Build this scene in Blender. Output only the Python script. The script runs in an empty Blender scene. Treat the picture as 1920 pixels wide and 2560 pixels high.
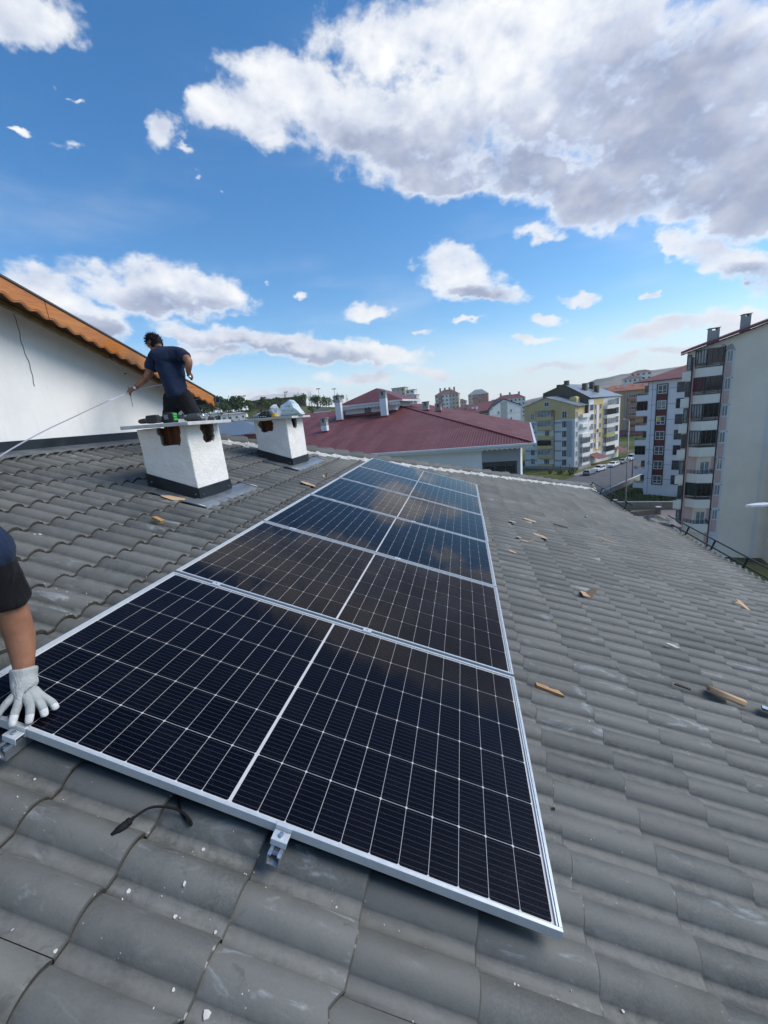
import bpy, bmesh, math, random
import numpy as np
from mathutils import Matrix, Vector
from mathutils import noise as mnoise

random.seed(7)
rng = np.random.default_rng(7)
scene = bpy.context.scene
COL = scene.collection

# ------------------------------------------------------------------ camera
cam_data = bpy.data.cameras.new("camera")
cam = bpy.data.objects.new("camera", cam_data)
COL.objects.link(cam)
CAM = Vector((1.7791, -0.8808, 0.8039))
RIGHT = Vector((0.97793, 0.18447, -0.09809))
DOWN = Vector((-0.05001, -0.24918, -0.96717))
FWD = Vector((-0.20286, 0.95073, -0.23446))
cam.matrix_world = Matrix((
    (RIGHT.x, -DOWN.x, -FWD.x, CAM.x),
    (RIGHT.y, -DOWN.y, -FWD.y, CAM.y),
    (RIGHT.z, -DOWN.z, -FWD.z, CAM.z),
    (0, 0, 0, 1)))
cam_data.sensor_fit = 'VERTICAL'
cam_data.sensor_height = 32.0
cam_data.lens = 32.0 * 1006.1 / 2560.0
cam_data.clip_start = 0.05
cam_data.clip_end = 20000
scene.camera = cam

# ------------------------------------------------------------------ exposure
scene.view_settings.view_transform = 'Standard'
scene.view_settings.look = 'None'
scene.view_settings.exposure = 1.22
scene.view_settings.gamma = 1.0
scene.view_settings.use_curve_mapping = False
scene.cycles.max_bounces = 6
scene.cycles.transparent_max_bounces = 12

# ------------------------------------------------------------------ sun (soft, behind thin cloud, from the right)
SUN_AZ, SUN_EL = math.radians(80), math.radians(42)
sd = Vector((math.sin(SUN_AZ) * math.cos(SUN_EL), math.cos(SUN_AZ) * math.cos(SUN_EL), math.sin(SUN_EL)))
sun_data = bpy.data.lights.new("sun", 'SUN')
sun_data.energy = 1.5
sun_data.angle = math.radians(40)
sun_data.color = (1.0, 0.93, 0.83)
sun = bpy.data.objects.new("sun", sun_data)
sun.rotation_mode = 'QUATERNION'
sun.rotation_quaternion = sd.to_track_quat('Z', 'Y')
COL.objects.link(sun)

# ------------------------------------------------------------------ sky with clouds
CLOUD_LUMPS = [[0.0255, 0.4306, 2.927, 0.2098, 0.037],
    [0.3091, 0.3309, 2.7871, 0.2122, 0.0387],
    [0.4953, 0.2563, 2.7585, 0.1093, 0.0421],
    [-0.336, 0.5865, 2.9929, 0.1026, 0.0341],
    [0.243, 0.5023, 2.8501, 0.3794, 0.099],
    [-0.1018, 0.5101, 2.9522, 0.2764, 0.077],
    [0.4254, 0.3658, 2.6329, 0.2332, 0.0789],
    [-0.2591, 0.5518, 2.9901, 0.1551, 0.0535],
    [0.0203, 0.6135, 2.9727, 0.2308, 0.0523],
    [0.4988, 0.449, 2.3702, 0.1155, 0.0655],
    [0.2417, 0.5686, 2.8475, 0.236, 0.0545],
    [-0.1252, 0.6177, 3.0596, 0.1289, 0.0542],
    [0.1869, 0.4087, 2.831, 0.2297, 0.0444],
    [0.4686, 0.2904, 2.6786, 0.1801, 0.0454],
    [0.5089, 0.3528, 1.8701, 0.1217, 0.0617],
    [-0.3827, 0.5418, 3.0495, 0.0952, 0.0428],
    [-0.57, 0.5174, -2.8712, 0.0497, 0.0311],
    [-0.4733, 0.5527, -2.8967, 0.0541, 0.032],
    [-0.5351, 0.494, 2.7196, 0.0303, 0.0153],
    [-0.7543, 0.6159, -2.9528, 0.0942, 0.029],
    [-0.7267, 0.4866, 3.051, 0.0387, 0.0124],
    [-0.7139, 0.5507, -3.1374, 0.0319, 0.0064],
    [-0.7943, 0.4957, -3.1283, 0.0293, 0.0078],
    [0.1734, 0.3212, 2.9668, 0.0642, 0.0254],
    [0.002, 0.2857, 2.9094, 0.0956, 0.0481],
    [0.0879, 0.2227, 2.8872, 0.0543, 0.0223],
    [0.0245, 0.2394, 2.9833, 0.0704, 0.0261],
    [0.4766, 0.1911, 2.534, 0.1114, 0.0303],
    [0.4008, 0.2397, 2.4153, 0.0453, 0.0183],
    [0.5278, 0.1531, 2.2871, 0.0432, 0.0286],
    [-0.5896, 0.2961, 3.0811, 0.1109, 0.0448],
    [-0.6629, 0.2705, 3.0278, 0.1345, 0.0453],
    [-0.5225, 0.2721, -3.0827, 0.0748, 0.0375],
    [-0.8252, 0.2694, 2.7463, 0.0712, 0.0402],
    [-0.7584, 0.2281, 2.822, 0.0756, 0.0383],
    [-0.8606, 0.2802, 3.0636, 0.0404, 0.0299],
    [-0.8541, 0.2314, -2.783, 0.0616, 0.0414],
    [-0.4127, 0.1741, 2.9852, 0.2317, 0.026],
    [-0.2051, 0.1354, 2.9835, 0.1619, 0.022],
    [-0.5838, 0.1951, 2.9619, 0.0617, 0.0201],
    [-0.3236, 0.1386, 3.0681, 0.0637, 0.0179],
    [-0.3471, 0.2643, 3.023, 0.0363, 0.0098],
    [-0.4219, 0.2974, 3.1392, 0.0255, 0.0092],
    [-0.5184, 0.4575, -3.0346, 0.0213, 0.0083],
    [-0.4716, 0.4293, 2.7644, 0.0159, 0.0056],
    [-0.196, 0.2179, 3.1262, 0.0688, 0.0186],
    [0.186, 0.167, 2.9465, 0.0334, 0.0131],
    [0.2522, 0.1905, 3.0709, 0.0407, 0.011],
    [0.3775, 0.1696, 2.8922, 0.0184, 0.0061],
    [0.4299, 0.104, 3.0657, 0.1606, 0.0194],
    [0.5217, 0.0897, 2.9957, 0.0487, 0.0194],
    [0.1579, 0.1334, 2.9873, 0.0477, 0.0091],
    [-0.0684, 0.0838, 2.983, 0.081, 0.0143],
    [-0.2316, 0.093, 3.0489, 0.0873, 0.0165],
    [-0.4903, 0.0759, 3.0718, 0.0603, 0.0181],
    [-0.3855, 0.0797, 3.0613, 0.0634, 0.0144],
    [0.2043, 0.0676, 3.0043, 0.0653, 0.0113],
    [0.3263, 0.0625, 2.9862, 0.0497, 0.0106],
    [0.4328, 0.0588, 2.9765, 0.0866, 0.0114],
    [-0.0832, 0.172, 3.0246, 0.0275, 0.0086],
    [0.0111, 0.1776, 3.0081, 0.0411, 0.0065],
    [-0.5717, 0.163, 3.1082, 0.1017, 0.0184]]
CLOUD_BASES = [[0.284, 0.397, 2.8591, 0.3535, 0.0731],
    [0.4686, 0.2904, 2.6363, 0.1827, 0.056],
    [0.0261, 0.4407, 2.8579, 0.1427, 0.0397],
    [0.3872, 0.4519, 2.7628, 0.1986, 0.0595],
    [-0.5912, 0.2471, 3.0795, 0.0961, 0.029],
    [-0.7412, 0.2045, 2.9899, 0.0591, 0.0211],
    [0.024, 0.2306, 2.9911, 0.0604, 0.0176],
    [0.5043, 0.152, 2.8313, 0.0514, 0.0206],
    [0.1865, 0.3056, 2.9203, 0.0449, 0.0119],
    [-0.3953, 0.1537, 2.993, 0.1843, 0.0137],
    [-0.8578, 0.2166, 3.0253, 0.0556, 0.0232],
    [-0.1143, 0.4863, 2.9282, 0.1344, 0.0324]]

SKY_STRENGTH = 0.074


def build_world():
    w = bpy.data.worlds.new("World")
    scene.world = w
    w.use_nodes = True
    nt = w.node_tree
    nt.nodes.clear()
    L = nt.links

    def N(t, **kw):
        n = nt.nodes.new(t)
        for k, v in kw.items():
            setattr(n, k, v)
        return n

    def put(sock, v):
        if hasattr(v, 'is_output'):
            L.new(v, sock)
        elif v is not None:
            sock.default_value = v

    def M(op, a, b=None, c=None, clamp=False):
        n = N('ShaderNodeMath', operation=op, use_clamp=clamp)
        put(n.inputs[0], a)
        put(n.inputs[1], b)
        put(n.inputs[2], c)
        return n.outputs[0]

    def V(op, a, b=None):
        n = N('ShaderNodeVectorMath', operation=op)
        put(n.inputs[0], a)
        put(n.inputs[1], b)
        return n.outputs['Value'] if op in ('LENGTH', 'DOT_PRODUCT') else n.outputs[0]

    def step(x, lo, hi):
        n = N('ShaderNodeMapRange', interpolation_type='SMOOTHSTEP')
        put(n.inputs[0], x)
        n.inputs[1].default_value = lo
        n.inputs[2].default_value = hi
        return n.outputs[0]

    def fbm(vec, scale, detail, rough, dist=0.0):
        n = N('ShaderNodeTexNoise')
        put(n.inputs['Vector'], vec)
        n.inputs['Scale'].default_value = scale
        n.inputs['Detail'].default_value = detail
        n.inputs['Roughness'].default_value = rough
        n.inputs['Distortion'].default_value = dist
        return n

    def mixc(f, a, b):
        n = N('ShaderNodeMix', data_type='RGBA')
        put(n.inputs[0], f)
        put(n.inputs[6], a)
        put(n.inputs[7], b)
        return n.outputs[2]

    tc = N('ShaderNodeTexCoord')
    d = tc.outputs['Generated']
    sep = N('ShaderNodeSeparateXYZ')
    L.new(d, sep.inputs[0])
    x, y, z = sep.outputs
    az = M('ARCTAN2', x, y)
    el = M('ARCSINE', z)
    comb = N('ShaderNodeCombineXYZ')
    L.new(az, comb.inputs[0])
    L.new(el, comb.inputs[1])
    ae = comb.outputs[0]
    # billow coordinates: flatten the noise a little so that puffs are wider than tall
    flat = V('MULTIPLY', d, (1.0, 1.0, 1.45))
    # ragged edges: warp the lump positions
    wn = fbm(flat, 5.0, 5.0, 0.62)
    wv = V('SUBTRACT', wn.outputs['Color'], (0.5, 0.5, 0.5))
    wn2 = fbm(flat, 19.0, 4.0, 0.6)
    wv2 = V('SUBTRACT', wn2.outputs['Color'], (0.5, 0.5, 0.5))
    aew = V('ADD', V('ADD', ae, V('MULTIPLY', wv, (0.13, 0.08, 0.0))), V('MULTIPLY', wv2, (0.075, 0.045, 0.0)))

    def chain(lumps, vec, soft):
        cur = None
        for (ca, ce, rot, ra, rb) in lumps:
            mp = N('ShaderNodeMapping', vector_type='TEXTURE')
            L.new(vec, mp.inputs['Vector'])
            mp.inputs['Location'].default_value = (ca, ce, 0)
            mp.inputs['Rotation'].default_value = (0, 0, rot)
            mp.inputs['Scale'].default_value = (ra, rb, 1)
            ln = V('LENGTH', mp.outputs[0])
            if ra * rb < 0.0017 and ce > 0.24:
                ln = M('ADD', ln, 0.30 if ra * rb > 0.0007 else 0.62)
            cur = ln if cur is None else M('SMOOTH_MIN', cur, ln, soft)
        return cur

    lumps = list(CLOUD_LUMPS)
    bases = list(CLOUD_BASES)
    # the same kind of sky carries on all round, outside the picture
    r2 = random.Random(11)
    for k in range(7):
        a = r2.uniform(0.85, 5.2)
        a = a if a < math.pi else a - 2 * math.pi
        e = r2.choice((0.08, 0.14, 0.22, 0.35, 0.5, 0.7))
        s = r2.uniform(0.5, 1.2)
        lumps.append([a, e, 0.0, s * (0.16 + 0.25 * e), s * (0.03 + 0.13 * e)])
        if e > 0.2:
            bases.append([a, e - 0.03, 0.0, s * (0.12 + 0.2 * e), s * (0.02 + 0.06 * e)])
    mask = M('SUBTRACT', 1.0, chain(lumps, aew, 0.25))
    shade = M('SUBTRACT', 1.0, chain(bases, aew, 0.3))
    n1 = fbm(flat, 8.0, 9.0, 0.55, 0.2).outputs['Fac']
    off = V('ADD', flat, (0.012, 0.0, 0.035))
    n2 = fbm(off, 8.0, 4.0, 0.50, 0.2).outputs['Fac']
    big = fbm(flat, 3.2, 4.0, 0.5).outputs['Fac']
    # density
    n3 = fbm(flat, 30.0, 6.0, 0.60, 0.2).outputs['Fac']
    body = M('MINIMUM', M('MULTIPLY', mask, 1.9), 1.0)
    dens = M('ADD', body, M('ADD', M('MULTIPLY', M('SUBTRACT', n1, 0.5), 2.2), M('MULTIPLY', M('SUBTRACT', n3, 0.5), 1.7)))
    cover = step(dens, -0.22, 0.72)
    core = step(dens, 0.25, 1.3)
    # thin high veil and horizon murk
    veil = M('MULTIPLY', step(fbm(V('MULTIPLY', d, (1.0, 1.0, 4.0)), 3.0, 6.0, 0.55).outputs['Fac'], 0.45, 0.8), step(el, 0.75, 0.05))
    alpha = M('MULTIPLY', cover, M('ADD', 0.74, M('MULTIPLY', core, 0.25)))
    alpha = M('MAXIMUM', alpha, M('MULTIPLY', veil, 0.30))
    # light on the clouds: tops and edges bright, thick bases grey
    lit = M('ADD', 0.82, M('MULTIPLY', M('SUBTRACT', n1, n2), 1.5))
    lit = M('ADD', lit, M('MULTIPLY', M('SUBTRACT', n3, 0.5), 0.22))
    grey = M('MULTIPLY', step(shade, -0.55, 0.6), step(core, 0.0, 0.8))
    grey = M('ADD', M('MULTIPLY', grey, 0.66), M('MULTIPLY', M('MULTIPLY', step(big, 0.40, 0.62), core), 0.22))
    lum = M('SUBTRACT', lit, grey, clamp=True)
    ramp = N('ShaderNodeValToRGB')
    cr = ramp.color_ramp
    cr.elements[0].position = 0.0
    cr.elements[0].color = (0.24, 0.27, 0.36, 1)
    cr.elements[1].position = 1.0
    cr.elements[1].color = (0.68, 0.68, 0.67, 1)
    e = cr.elements.new(0.45)
    e.color = (0.40, 0.43, 0.51, 1)
    e = cr.elements.new(0.72)
    e.color = (0.56, 0.58, 0.62, 1)
    L.new(lum, ramp.inputs[0])
    # low clouds drown in the murk and turn warm grey
    low = step(el, 0.24, 0.0)
    ccol = mixc(M('MULTIPLY', low, 0.36), ramp.outputs[0], (0.56, 0.56, 0.58, 1))

    sky = N('ShaderNodeTexSky')
    sky.sky_type = 'NISHITA'
    sky.sun_disc = False
    sky.sun_elevation = SUN_EL
    sky.sun_rotation = SUN_AZ
    sky.altitude = 1300
    sky.air_density = 1.25
    sky.dust_density = 0.3
    sky.ozone_density = 2.6
    hs = N('ShaderNodeHueSaturation')
    hs.inputs['Saturation'].default_value = 1.30
    L.new(sky.outputs[0], hs.inputs['Color'])
    # pale murk low over the town
    murk = mixc(M('MULTIPLY', step(el, 0.19, -0.03), 0.84), hs.outputs[0], (5.0, 5.6, 6.3, 1))
    bg_sky = N('ShaderNodeBackground')
    L.new(murk, bg_sky.inputs[0])
    bg_sky.inputs[1].default_value = SKY_STRENGTH
    bg_c = N('ShaderNodeBackground')
    L.new(ccol, bg_c.inputs[0])
    bg_c.inputs[1].default_value = 0.68
    mx = N('ShaderNodeMixShader')
    L.new(alpha, mx.inputs[0])
    L.new(bg_sky.outputs[0], mx.inputs[1])
    L.new(bg_c.outputs[0], mx.inputs[2])
    out = N('ShaderNodeOutputWorld')
    L.new(mx.outputs[0], out.inputs[0])
    w.cycles.sampling_method = 'MANUAL'
    w.cycles.sample_map_resolution = 512


build_world()

# ------------------------------------------------------------------ helpers


def props(o, label=None, cat=None, group=None, kind=None):
    if label:
        o["label"] = label
    if cat:
        o["category"] = cat
    if group:
        o["group"] = group
    if kind:
        o["kind"] = kind
    return o


def thing(name, label, cat, loc=(0, 0, 0), rotz=0.0, group=None):
    o = bpy.data.objects.new(name, None)
    o.empty_display_size = 0.1
    o.location = loc
    o.rotation_euler = (0, 0, rotz)
    COL.objects.link(o)
    return props(o, label, cat, group)


def link(name, me, parent=None, loc=None, rot=None):
    o = bpy.data.objects.new(name, me)
    if parent is not None:
        o.parent = parent
    if loc is not None:
        o.location = loc
    if rot is not None:
        o.rotation_euler = rot
    COL.objects.link(o)
    return o


def copy_tree(o, parent=None):
    c = o.copy()
    COL.objects.link(c)
    if parent is not None:
        c.parent = parent
    for ch in list(o.children):
        copy_tree(ch, c)
    return c


class MB:
    """collects faces of one part"""

    def __init__(self):
        self.v, self.f, self.m, self.sm = [], [], [], []
        self.T = None

    def add(self, pts, faces, m=0, smooth=False):
        b = len(self.v)
        for p in pts:
            p = Vector(p)
            if self.T is not None:
                p = self.T @ p
            self.v.append(p[:])
        for f in faces:
            self.f.append([b + i for i in f])
            self.m.append(m)
            self.sm.append(smooth)
        return self

    def box(self, x0, x1, y0, y1, z0, z1, m=0):
        P = [(x0, y0, z0), (x1, y0, z0), (x1, y1, z0), (x0, y1, z0),
             (x0, y0, z1), (x1, y0, z1), (x1, y1, z1), (x0, y1, z1)]
        F = [(3, 2, 1, 0), (4, 5, 6, 7), (0, 1, 5, 4), (1, 2, 6, 5), (2, 3, 7, 6), (3, 0, 4, 7)]
        return self.add(P, F, m)

    def quad(self, a, b, c, d, m=0):
        return self.add([a, b, c, d], [(0, 1, 2, 3)], m)

    def poly(self, pts, m=0):
        return self.add(pts, [tuple(range(len(pts)))], m)

    def prism(self, poly, lo, hi, m=0, axis='z', smooth=False):
        """poly: 2-D outline (ccw), extruded along axis from lo to hi"""
        n = len(poly)

        def P(p, h):
            if axis == 'z':
                return (p[0], p[1], h)
            if axis == 'y':
                return (p[0], h, p[1])
            return (h, p[0], p[1])
        pts = [P(p, lo) for p in poly] + [P(p, hi) for p in poly]
        F = [tuple(reversed(range(n))), tuple(range(n, 2 * n))]
        F += [(i, (i + 1) % n, n + (i + 1) % n, n + i) for i in range(n)]
        if axis == 'y':
            F = [tuple(reversed(f)) for f in F]
        b = len(self.f)
        self.add(pts, F, m)
        if smooth:
            for i in range(b + 2, len(self.f)):
                self.sm[i] = True
        return self

    def tube(self, path, r, n=8, m=0, cap=True, smooth=True):
        path = [Vector(p) for p in path]
        R = r if isinstance(r, (list, tuple)) else [r] * len(path)
        pts, F = [], []
        up = None
        for i, p in enumerate(path):
            t = (path[min(i + 1, len(path) - 1)] - path[max(i - 1, 0)]).normalized()
            if up is None:
                up = Vector((0, 0, 1)) if abs(t.z) < 0.9 else Vector((1, 0, 0))
            s = t.cross(up).normalized()
            up = s.cross(t).normalized()
            for k in range(n):
                a = 2 * math.pi * k / n
                pts.append(p + (s * math.cos(a) + up * math.sin(a)) * R[i])
        for i in range(len(path) - 1):
            for k in range(n):
                k2 = (k + 1) % n
                F.append((i * n + k, i * n + k2, (i + 1) * n + k2, (i + 1) * n + k))
        self.add(pts, F, m, smooth)
        if cap:
            b = len(self.v) - len(pts)
            self.f.append([b + k for k in reversed(range(n))])
            self.m.append(m)
            self.sm.append(False)
            self.f.append([b + (len(path) - 1) * n + k for k in range(n)])
            self.m.append(m)
            self.sm.append(False)
        return self

    def mesh(self, name, mats):
        me = bpy.data.meshes.new(name)
        me.from_pydata(self.v, [], self.f)
        for mt in (mats if isinstance(mats, (list, tuple)) else [mats]):
            me.materials.append(mt)
        me.polygons.foreach_set('material_index', self.m)
        me.polygons.foreach_set('use_smooth', self.sm)
        bm = bmesh.new()
        bm.from_mesh(me)
        bmesh.ops.recalc_face_normals(bm, faces=bm.faces)
        bm.to_mesh(me)
        bm.free()
        me.update()
        return me

    def build(self, name, mats, parent=None, loc=None, rot=None):
        return link(name, self.mesh(name, mats), parent, loc, rot)


def bevel(o, w=0.004, seg=2):
    md = o.modifiers.new("bevel", 'BEVEL')
    md.width = w
    md.segments = seg
    md.limit_method = 'ANGLE'
    md.angle_limit = math.radians(40)
    return o


# ------------------------------------------------------------------ materials
MATS = {}


def rgb(h):
    """sRGB hex to linear"""
    v = [int(h[i:i + 2], 16) / 255 for i in (0, 2, 4)]
    return tuple(c / 12.92 if c <= 0.04045 else ((c + 0.055) / 1.055) ** 2.4 for c in v) + (1.0,)


class NT:
    def __init__(self, name):
        self.m = bpy.data.materials.new(name)
        self.m.use_nodes = True
        self.t = self.m.node_tree
        self.b = self.t.nodes['Principled BSDF']
        self.out = self.t.nodes['Material Output']
        self.tc = self.t.nodes.new('ShaderNodeTexCoord')

    def n(self, t, **kw):
        n = self.t.nodes.new(t)
        for k, v in kw.items():
            setattr(n, k, v)
        return n

    def put(self, s, v):
        if hasattr(v, 'is_output'):
            self.t.links.new(v, s)
        elif v is not None:
            s.default_value = v

    def math(self, op, a, b=None, c=None, clamp=False):
        n = self.n('ShaderNodeMath', operation=op, use_clamp=clamp)
        for i, v in enumerate((a, b, c)):
            self.put(n.inputs[i], v)
        return n.outputs[0]

    def scale(self, vec, s):
        n = self.n('ShaderNodeVectorMath', operation='MULTIPLY')
        self.put(n.inputs[0], vec)
        n.inputs[1].default_value = s
        return n.outputs[0]

    def addv(self, a, b):
        n = self.n('ShaderNodeVectorMath', operation='ADD')
        self.put(n.inputs[0], a)
        self.put(n.inputs[1], b)
        return n.outputs[0]

    def noise(self, vec, scale, detail=4.0, rough=0.55, dist=0.0):
        n = self.n('ShaderNodeTexNoise')
        self.put(n.inputs['Vector'], vec)
        n.inputs['Scale'].default_value = scale
        n.inputs['Detail'].default_value = detail
        n.inputs['Roughness'].default_value = rough
        n.inputs['Distortion'].default_value = dist
        return n.outputs['Fac']

    def step(self, x, lo, hi, a=0.0, b=1.0):
        n = self.n('ShaderNodeMapRange', interpolation_type='SMOOTHSTEP')
        self.put(n.inputs[0], x)
        n.inputs[1].default_value = lo
        n.inputs[2].default_value = hi
        n.inputs[3].default_value = a
        n.inputs[4].default_value = b
        return n.outputs[0]

    def mix(self, f, a, b, blend='MIX'):
        n = self.n('ShaderNodeMix', data_type='RGBA', blend_type=blend)
        self.put(n.inputs[0], f)
        self.put(n.inputs[6], a)
        self.put(n.inputs[7], b)
        return n.outputs[2]

    def bump(self, h, strength=0.3, dist=0.01):
        n = self.n('ShaderNodeBump')
        n.inputs['Strength'].default_value = strength
        n.inputs['Distance'].default_value = dist
        self.put(n.inputs['Height'], h)
        self.t.links.new(n.outputs[0], self.b.inputs['Normal'])

    def color(self, c):
        self.put(self.b.inputs['Base Color'], c)

    def rough(self, r):
        self.put(self.b.inputs['Roughness'], r)


def plain(name, col, rough=0.6, var=0.12, scale=8.0, metal=0.0, bump=0.0, spec=0.5, coords='Object', bscale=None):
    if name in MATS:
        return MATS[name]
    t = NT(name)
    c = rgb(col) if isinstance(col, str) else tuple(col) + (1.0,)
    co = t.tc.outputs[coords]
    f = t.noise(co, scale, 6.0, 0.62)
    dark = tuple(v * (1 - var) for v in c[:3]) + (1,)
    lite = tuple(min(1, v * (1 + var)) for v in c[:3]) + (1,)
    t.color(t.mix(t.step(f, 0.3, 0.7), dark, lite))
    t.rough(t.step(f, 0.2, 0.8, max(0.02, rough - 0.07), min(1, rough + 0.07)))
    t.b.inputs['Metallic'].default_value = metal
    t.b.inputs['Specular IOR Level'].default_value = spec
    if bump:
        t.bump(t.noise(co, bscale or scale * 6, 5.0, 0.6), bump, 0.01)
    MATS[name] = t.m
    return t.m

# ------------------------------------------------------------------ our house: the tiled roof we stand on
TH = math.asin(0.318)
CT, ST = math.cos(TH), math.sin(TH)


def RP(a, b, h=0.0):
    """roof coordinates (down the slope, along the eave, off the roof) to world"""
    return Vector((a * CT + h * ST, b, -a * ST + h * CT))


def roofz(X, h=-0.095):
    return (h - X * ST) / CT


ROOF_ROT = (0, TH, 0)
PITCH_A, PITCH_B, H0 = 0.345, 0.148, -0.14
GROUND = -20.0


def mat_tile():
    t = NT("concrete_tile")
    ob = t.tc.outputs['Object']
    info = t.n('ShaderNodeObjectInfo')
    at = t.n('ShaderNodeAttribute', attribute_name='trnd')
    rnd = t.math('FRACT', t.math('ADD', info.outputs['Random'], at.outputs['Fac']))
    cmb = t.n('ShaderNodeCombineXYZ')
    t.put(cmb.inputs[0], t.math('MULTIPLY', rnd, 37.0))
    t.put(cmb.inputs[1], t.math('MULTIPLY', rnd, 91.0))
    p = t.addv(ob, cmb.outputs[0])
    grain = t.noise(p, 130.0, 3.0, 0.7)
    blot = t.noise(p, 7.0, 5.0, 0.6)
    base = t.mix(t.step(blot, 0.3, 0.72), (0.058, 0.063, 0.059, 1), (0.110, 0.116, 0.108, 1))
    base = t.mix(t.step(rnd, 0.0, 1.0), base, t.mix(0.6, base, (0.143, 0.144, 0.131, 1)))
    base = t.mix(t.math('MULTIPLY', t.step(grain, 0.35, 0.75), 0.5), base, (0.135, 0.14, 0.133, 1))
    # lime bloom: pale smears running down the slope, on some tiles only
    sm = t.noise(t.scale(p, (5.0, 16.0, 16.0)), 1.0, 6.0, 0.68, 0.6)
    some = t.step(t.math('FRACT', t.math('MULTIPLY', rnd, 7.31)), 0.30, 0.9)
    bl = t.math('MULTIPLY', t.step(sm, 0.55, 0.72), some)
    base = t.mix(t.math('MULTIPLY', bl, 0.75), base, (0.31, 0.33, 0.34, 1))
    # dust lying in the troughs
    sp = t.n('ShaderNodeSeparateXYZ')
    t.put(sp.inputs[0], ob)
    tro = t.math('MULTIPLY', t.step(sp.outputs[2], 0.036, 0.016), t.step(t.noise(p, 28.0, 5.0, 0.7), 0.35, 0.65))
    base = t.mix(t.math('MULTIPLY', tro, 0.75), base, (0.152, 0.154, 0.146, 1))
    # small white flecks of render
    vo = t.n('ShaderNodeTexVoronoi', feature='F1')
    t.put(vo.inputs['Vector'], p)
    vo.inputs['Scale'].default_value = 70.0
    fl = t.math('MULTIPLY', t.step(vo.outputs['Distance'], 0.16, 0.10), t.step(t.noise(p, 11.0, 3.0, 0.6), 0.60, 0.70))
    base = t.mix(t.math('MULTIPLY', fl, 0.8), base, (0.55, 0.55, 0.52, 1))
    # dark wet-looking stains and scuffs, a few tiles each
    dk_ = t.math('MULTIPLY', t.step(t.noise(p, 13.0, 6.0, 0.7, 0.5), 0.60, 0.70), t.step(t.math('FRACT', t.math('MULTIPLY', rnd, 13.7)), 0.35, 0.6))
    base = t.mix(t.math('MULTIPLY', dk_, 0.5), base, (0.045, 0.048, 0.046, 1))
    # each tile left the mould a little lighter or darker
    tone = t.step(t.math('FRACT', t.math('MULTIPLY', rnd, 3.77)), 0.0, 1.0, 0.90, 1.10)
    tv = t.n('ShaderNodeCombineXYZ')
    for q in range(3):
        t.put(tv.inputs[q], tone)
    base = t.mix(1.0, base, tv.outputs[0], 'MULTIPLY')
    t.color(base)
    t.rough(t.step(blot, 0.2, 0.8, 0.56, 0.78))
    t.b.inputs['Specular IOR Level'].default_value = 0.5
    t.bump(t.math('ADD', t.math('MULTIPLY', grain, 0.6), t.noise(p, 22.0, 4.0, 0.6)), 0.16, 0.008)
    return t.m


M_TILE = mat_tile()
M_TEDGE = plain("tile_broken_edge", (0.055, 0.050, 0.042), 0.85, 0.4, 40.0, bump=0.3)
def mat_rim():
    t = NT("tile_worn_rim")
    p = t.tc.outputs['Object']
    c = t.mix(t.step(t.noise(p, 12.0, 4.0), .3, .7), (0.062, 0.062, 0.056, 1), (0.10, 0.10, 0.092, 1))
    info = t.n('ShaderNodeObjectInfo')
    cm = t.n('ShaderNodeCombineXYZ')
    t.put(cm.inputs[1], t.math('MULTIPLY', info.outputs['Random'], 50.0))
    c = t.mix(t.step(t.noise(t.addv(p, cm.outputs[0]), 26.0, 5.0, .7), .56, .68), c, (0.34, 0.335, 0.31, 1))
    t.color(c)
    t.rough(.85)
    return t.m


M_TRIM = mat_rim()
M_UNDER = plain("roof_underlay", (0.02, 0.019, 0.017), 0.9, 0.3, 10.0)
def mat_wallrender():
    t = NT("white_render")
    p = t.tc.outputs['Object']
    c = t.mix(t.step(t.noise(p, 1.6, 6.0, 0.6), 0.35, 0.65), (0.72, 0.715, 0.685, 1), (0.79, 0.785, 0.755, 1))
    run = t.noise(t.scale(p, (7.0, 7.0, 0.55)), 1.0, 6.0, 0.65)
    c = t.mix(t.math('MULTIPLY', t.step(run, 0.56, 0.74), 0.28), c, (0.55, 0.53, 0.48, 1))
    c = t.mix(t.math('MULTIPLY', t.step(t.noise(p, 4.2, 3.0, 0.5, 1.0), 0.66, 0.70), 0.4), c, (0.84, 0.84, 0.82, 1))
    t.color(c)
    t.rough(0.9)
    t.bump(t.math('ADD', t.noise(p, 70.0, 4.0, 0.6), t.math('MULTIPLY', t.noise(p, 9.0, 3.0), 1.5)), 0.25, 0.012)
    return t.m


M_RENDER = mat_wallrender()
M_DARKSHEET = plain("anthracite_sheet", (0.020, 0.027, 0.034), 0.42, 0.2, 6.0, metal=0.35)
M_GALV = plain("galvanised_sheet", (0.22, 0.245, 0.27), 0.36, 0.18, 5.0, metal=0.55)
M_MORTAR = plain("ridge_mortar", (0.50, 0.50, 0.475), 0.9, 0.22, 14.0, bump=0.4, bscale=70.0)
M_STEELBLK = plain("black_painted_steel", (0.022, 0.018, 0.018), 0.5, 0.3, 20.0, metal=0.2)

house = thing("tiled_house", "own house roof of grey concrete wave tiles under the solar panels, with two white chimneys", "house")

TW = 2 * PITCH_B


def prof(y):
    """height of the tile at y across its width: flat trough then a round roll, twice"""
    u = (y / PITCH_B) % 1.0
    if u < 0.27 or u > 0.999:
        return 0.0
    t = (u - 0.27) / 0.73
    return 0.0385 * (max(0.0, math.sin(math.pi * t)) ** 0.62)


YS = []
for k in range(2):
    for u in (0.0, 0.13, 0.266, 0.285, 0.32, 0.39, 0.50, 0.635, 0.77, 0.88, 0.95, 0.985):
        YS.append((k + u) * PITCH_B)
YS.append(TW - 0.0035)


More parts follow.
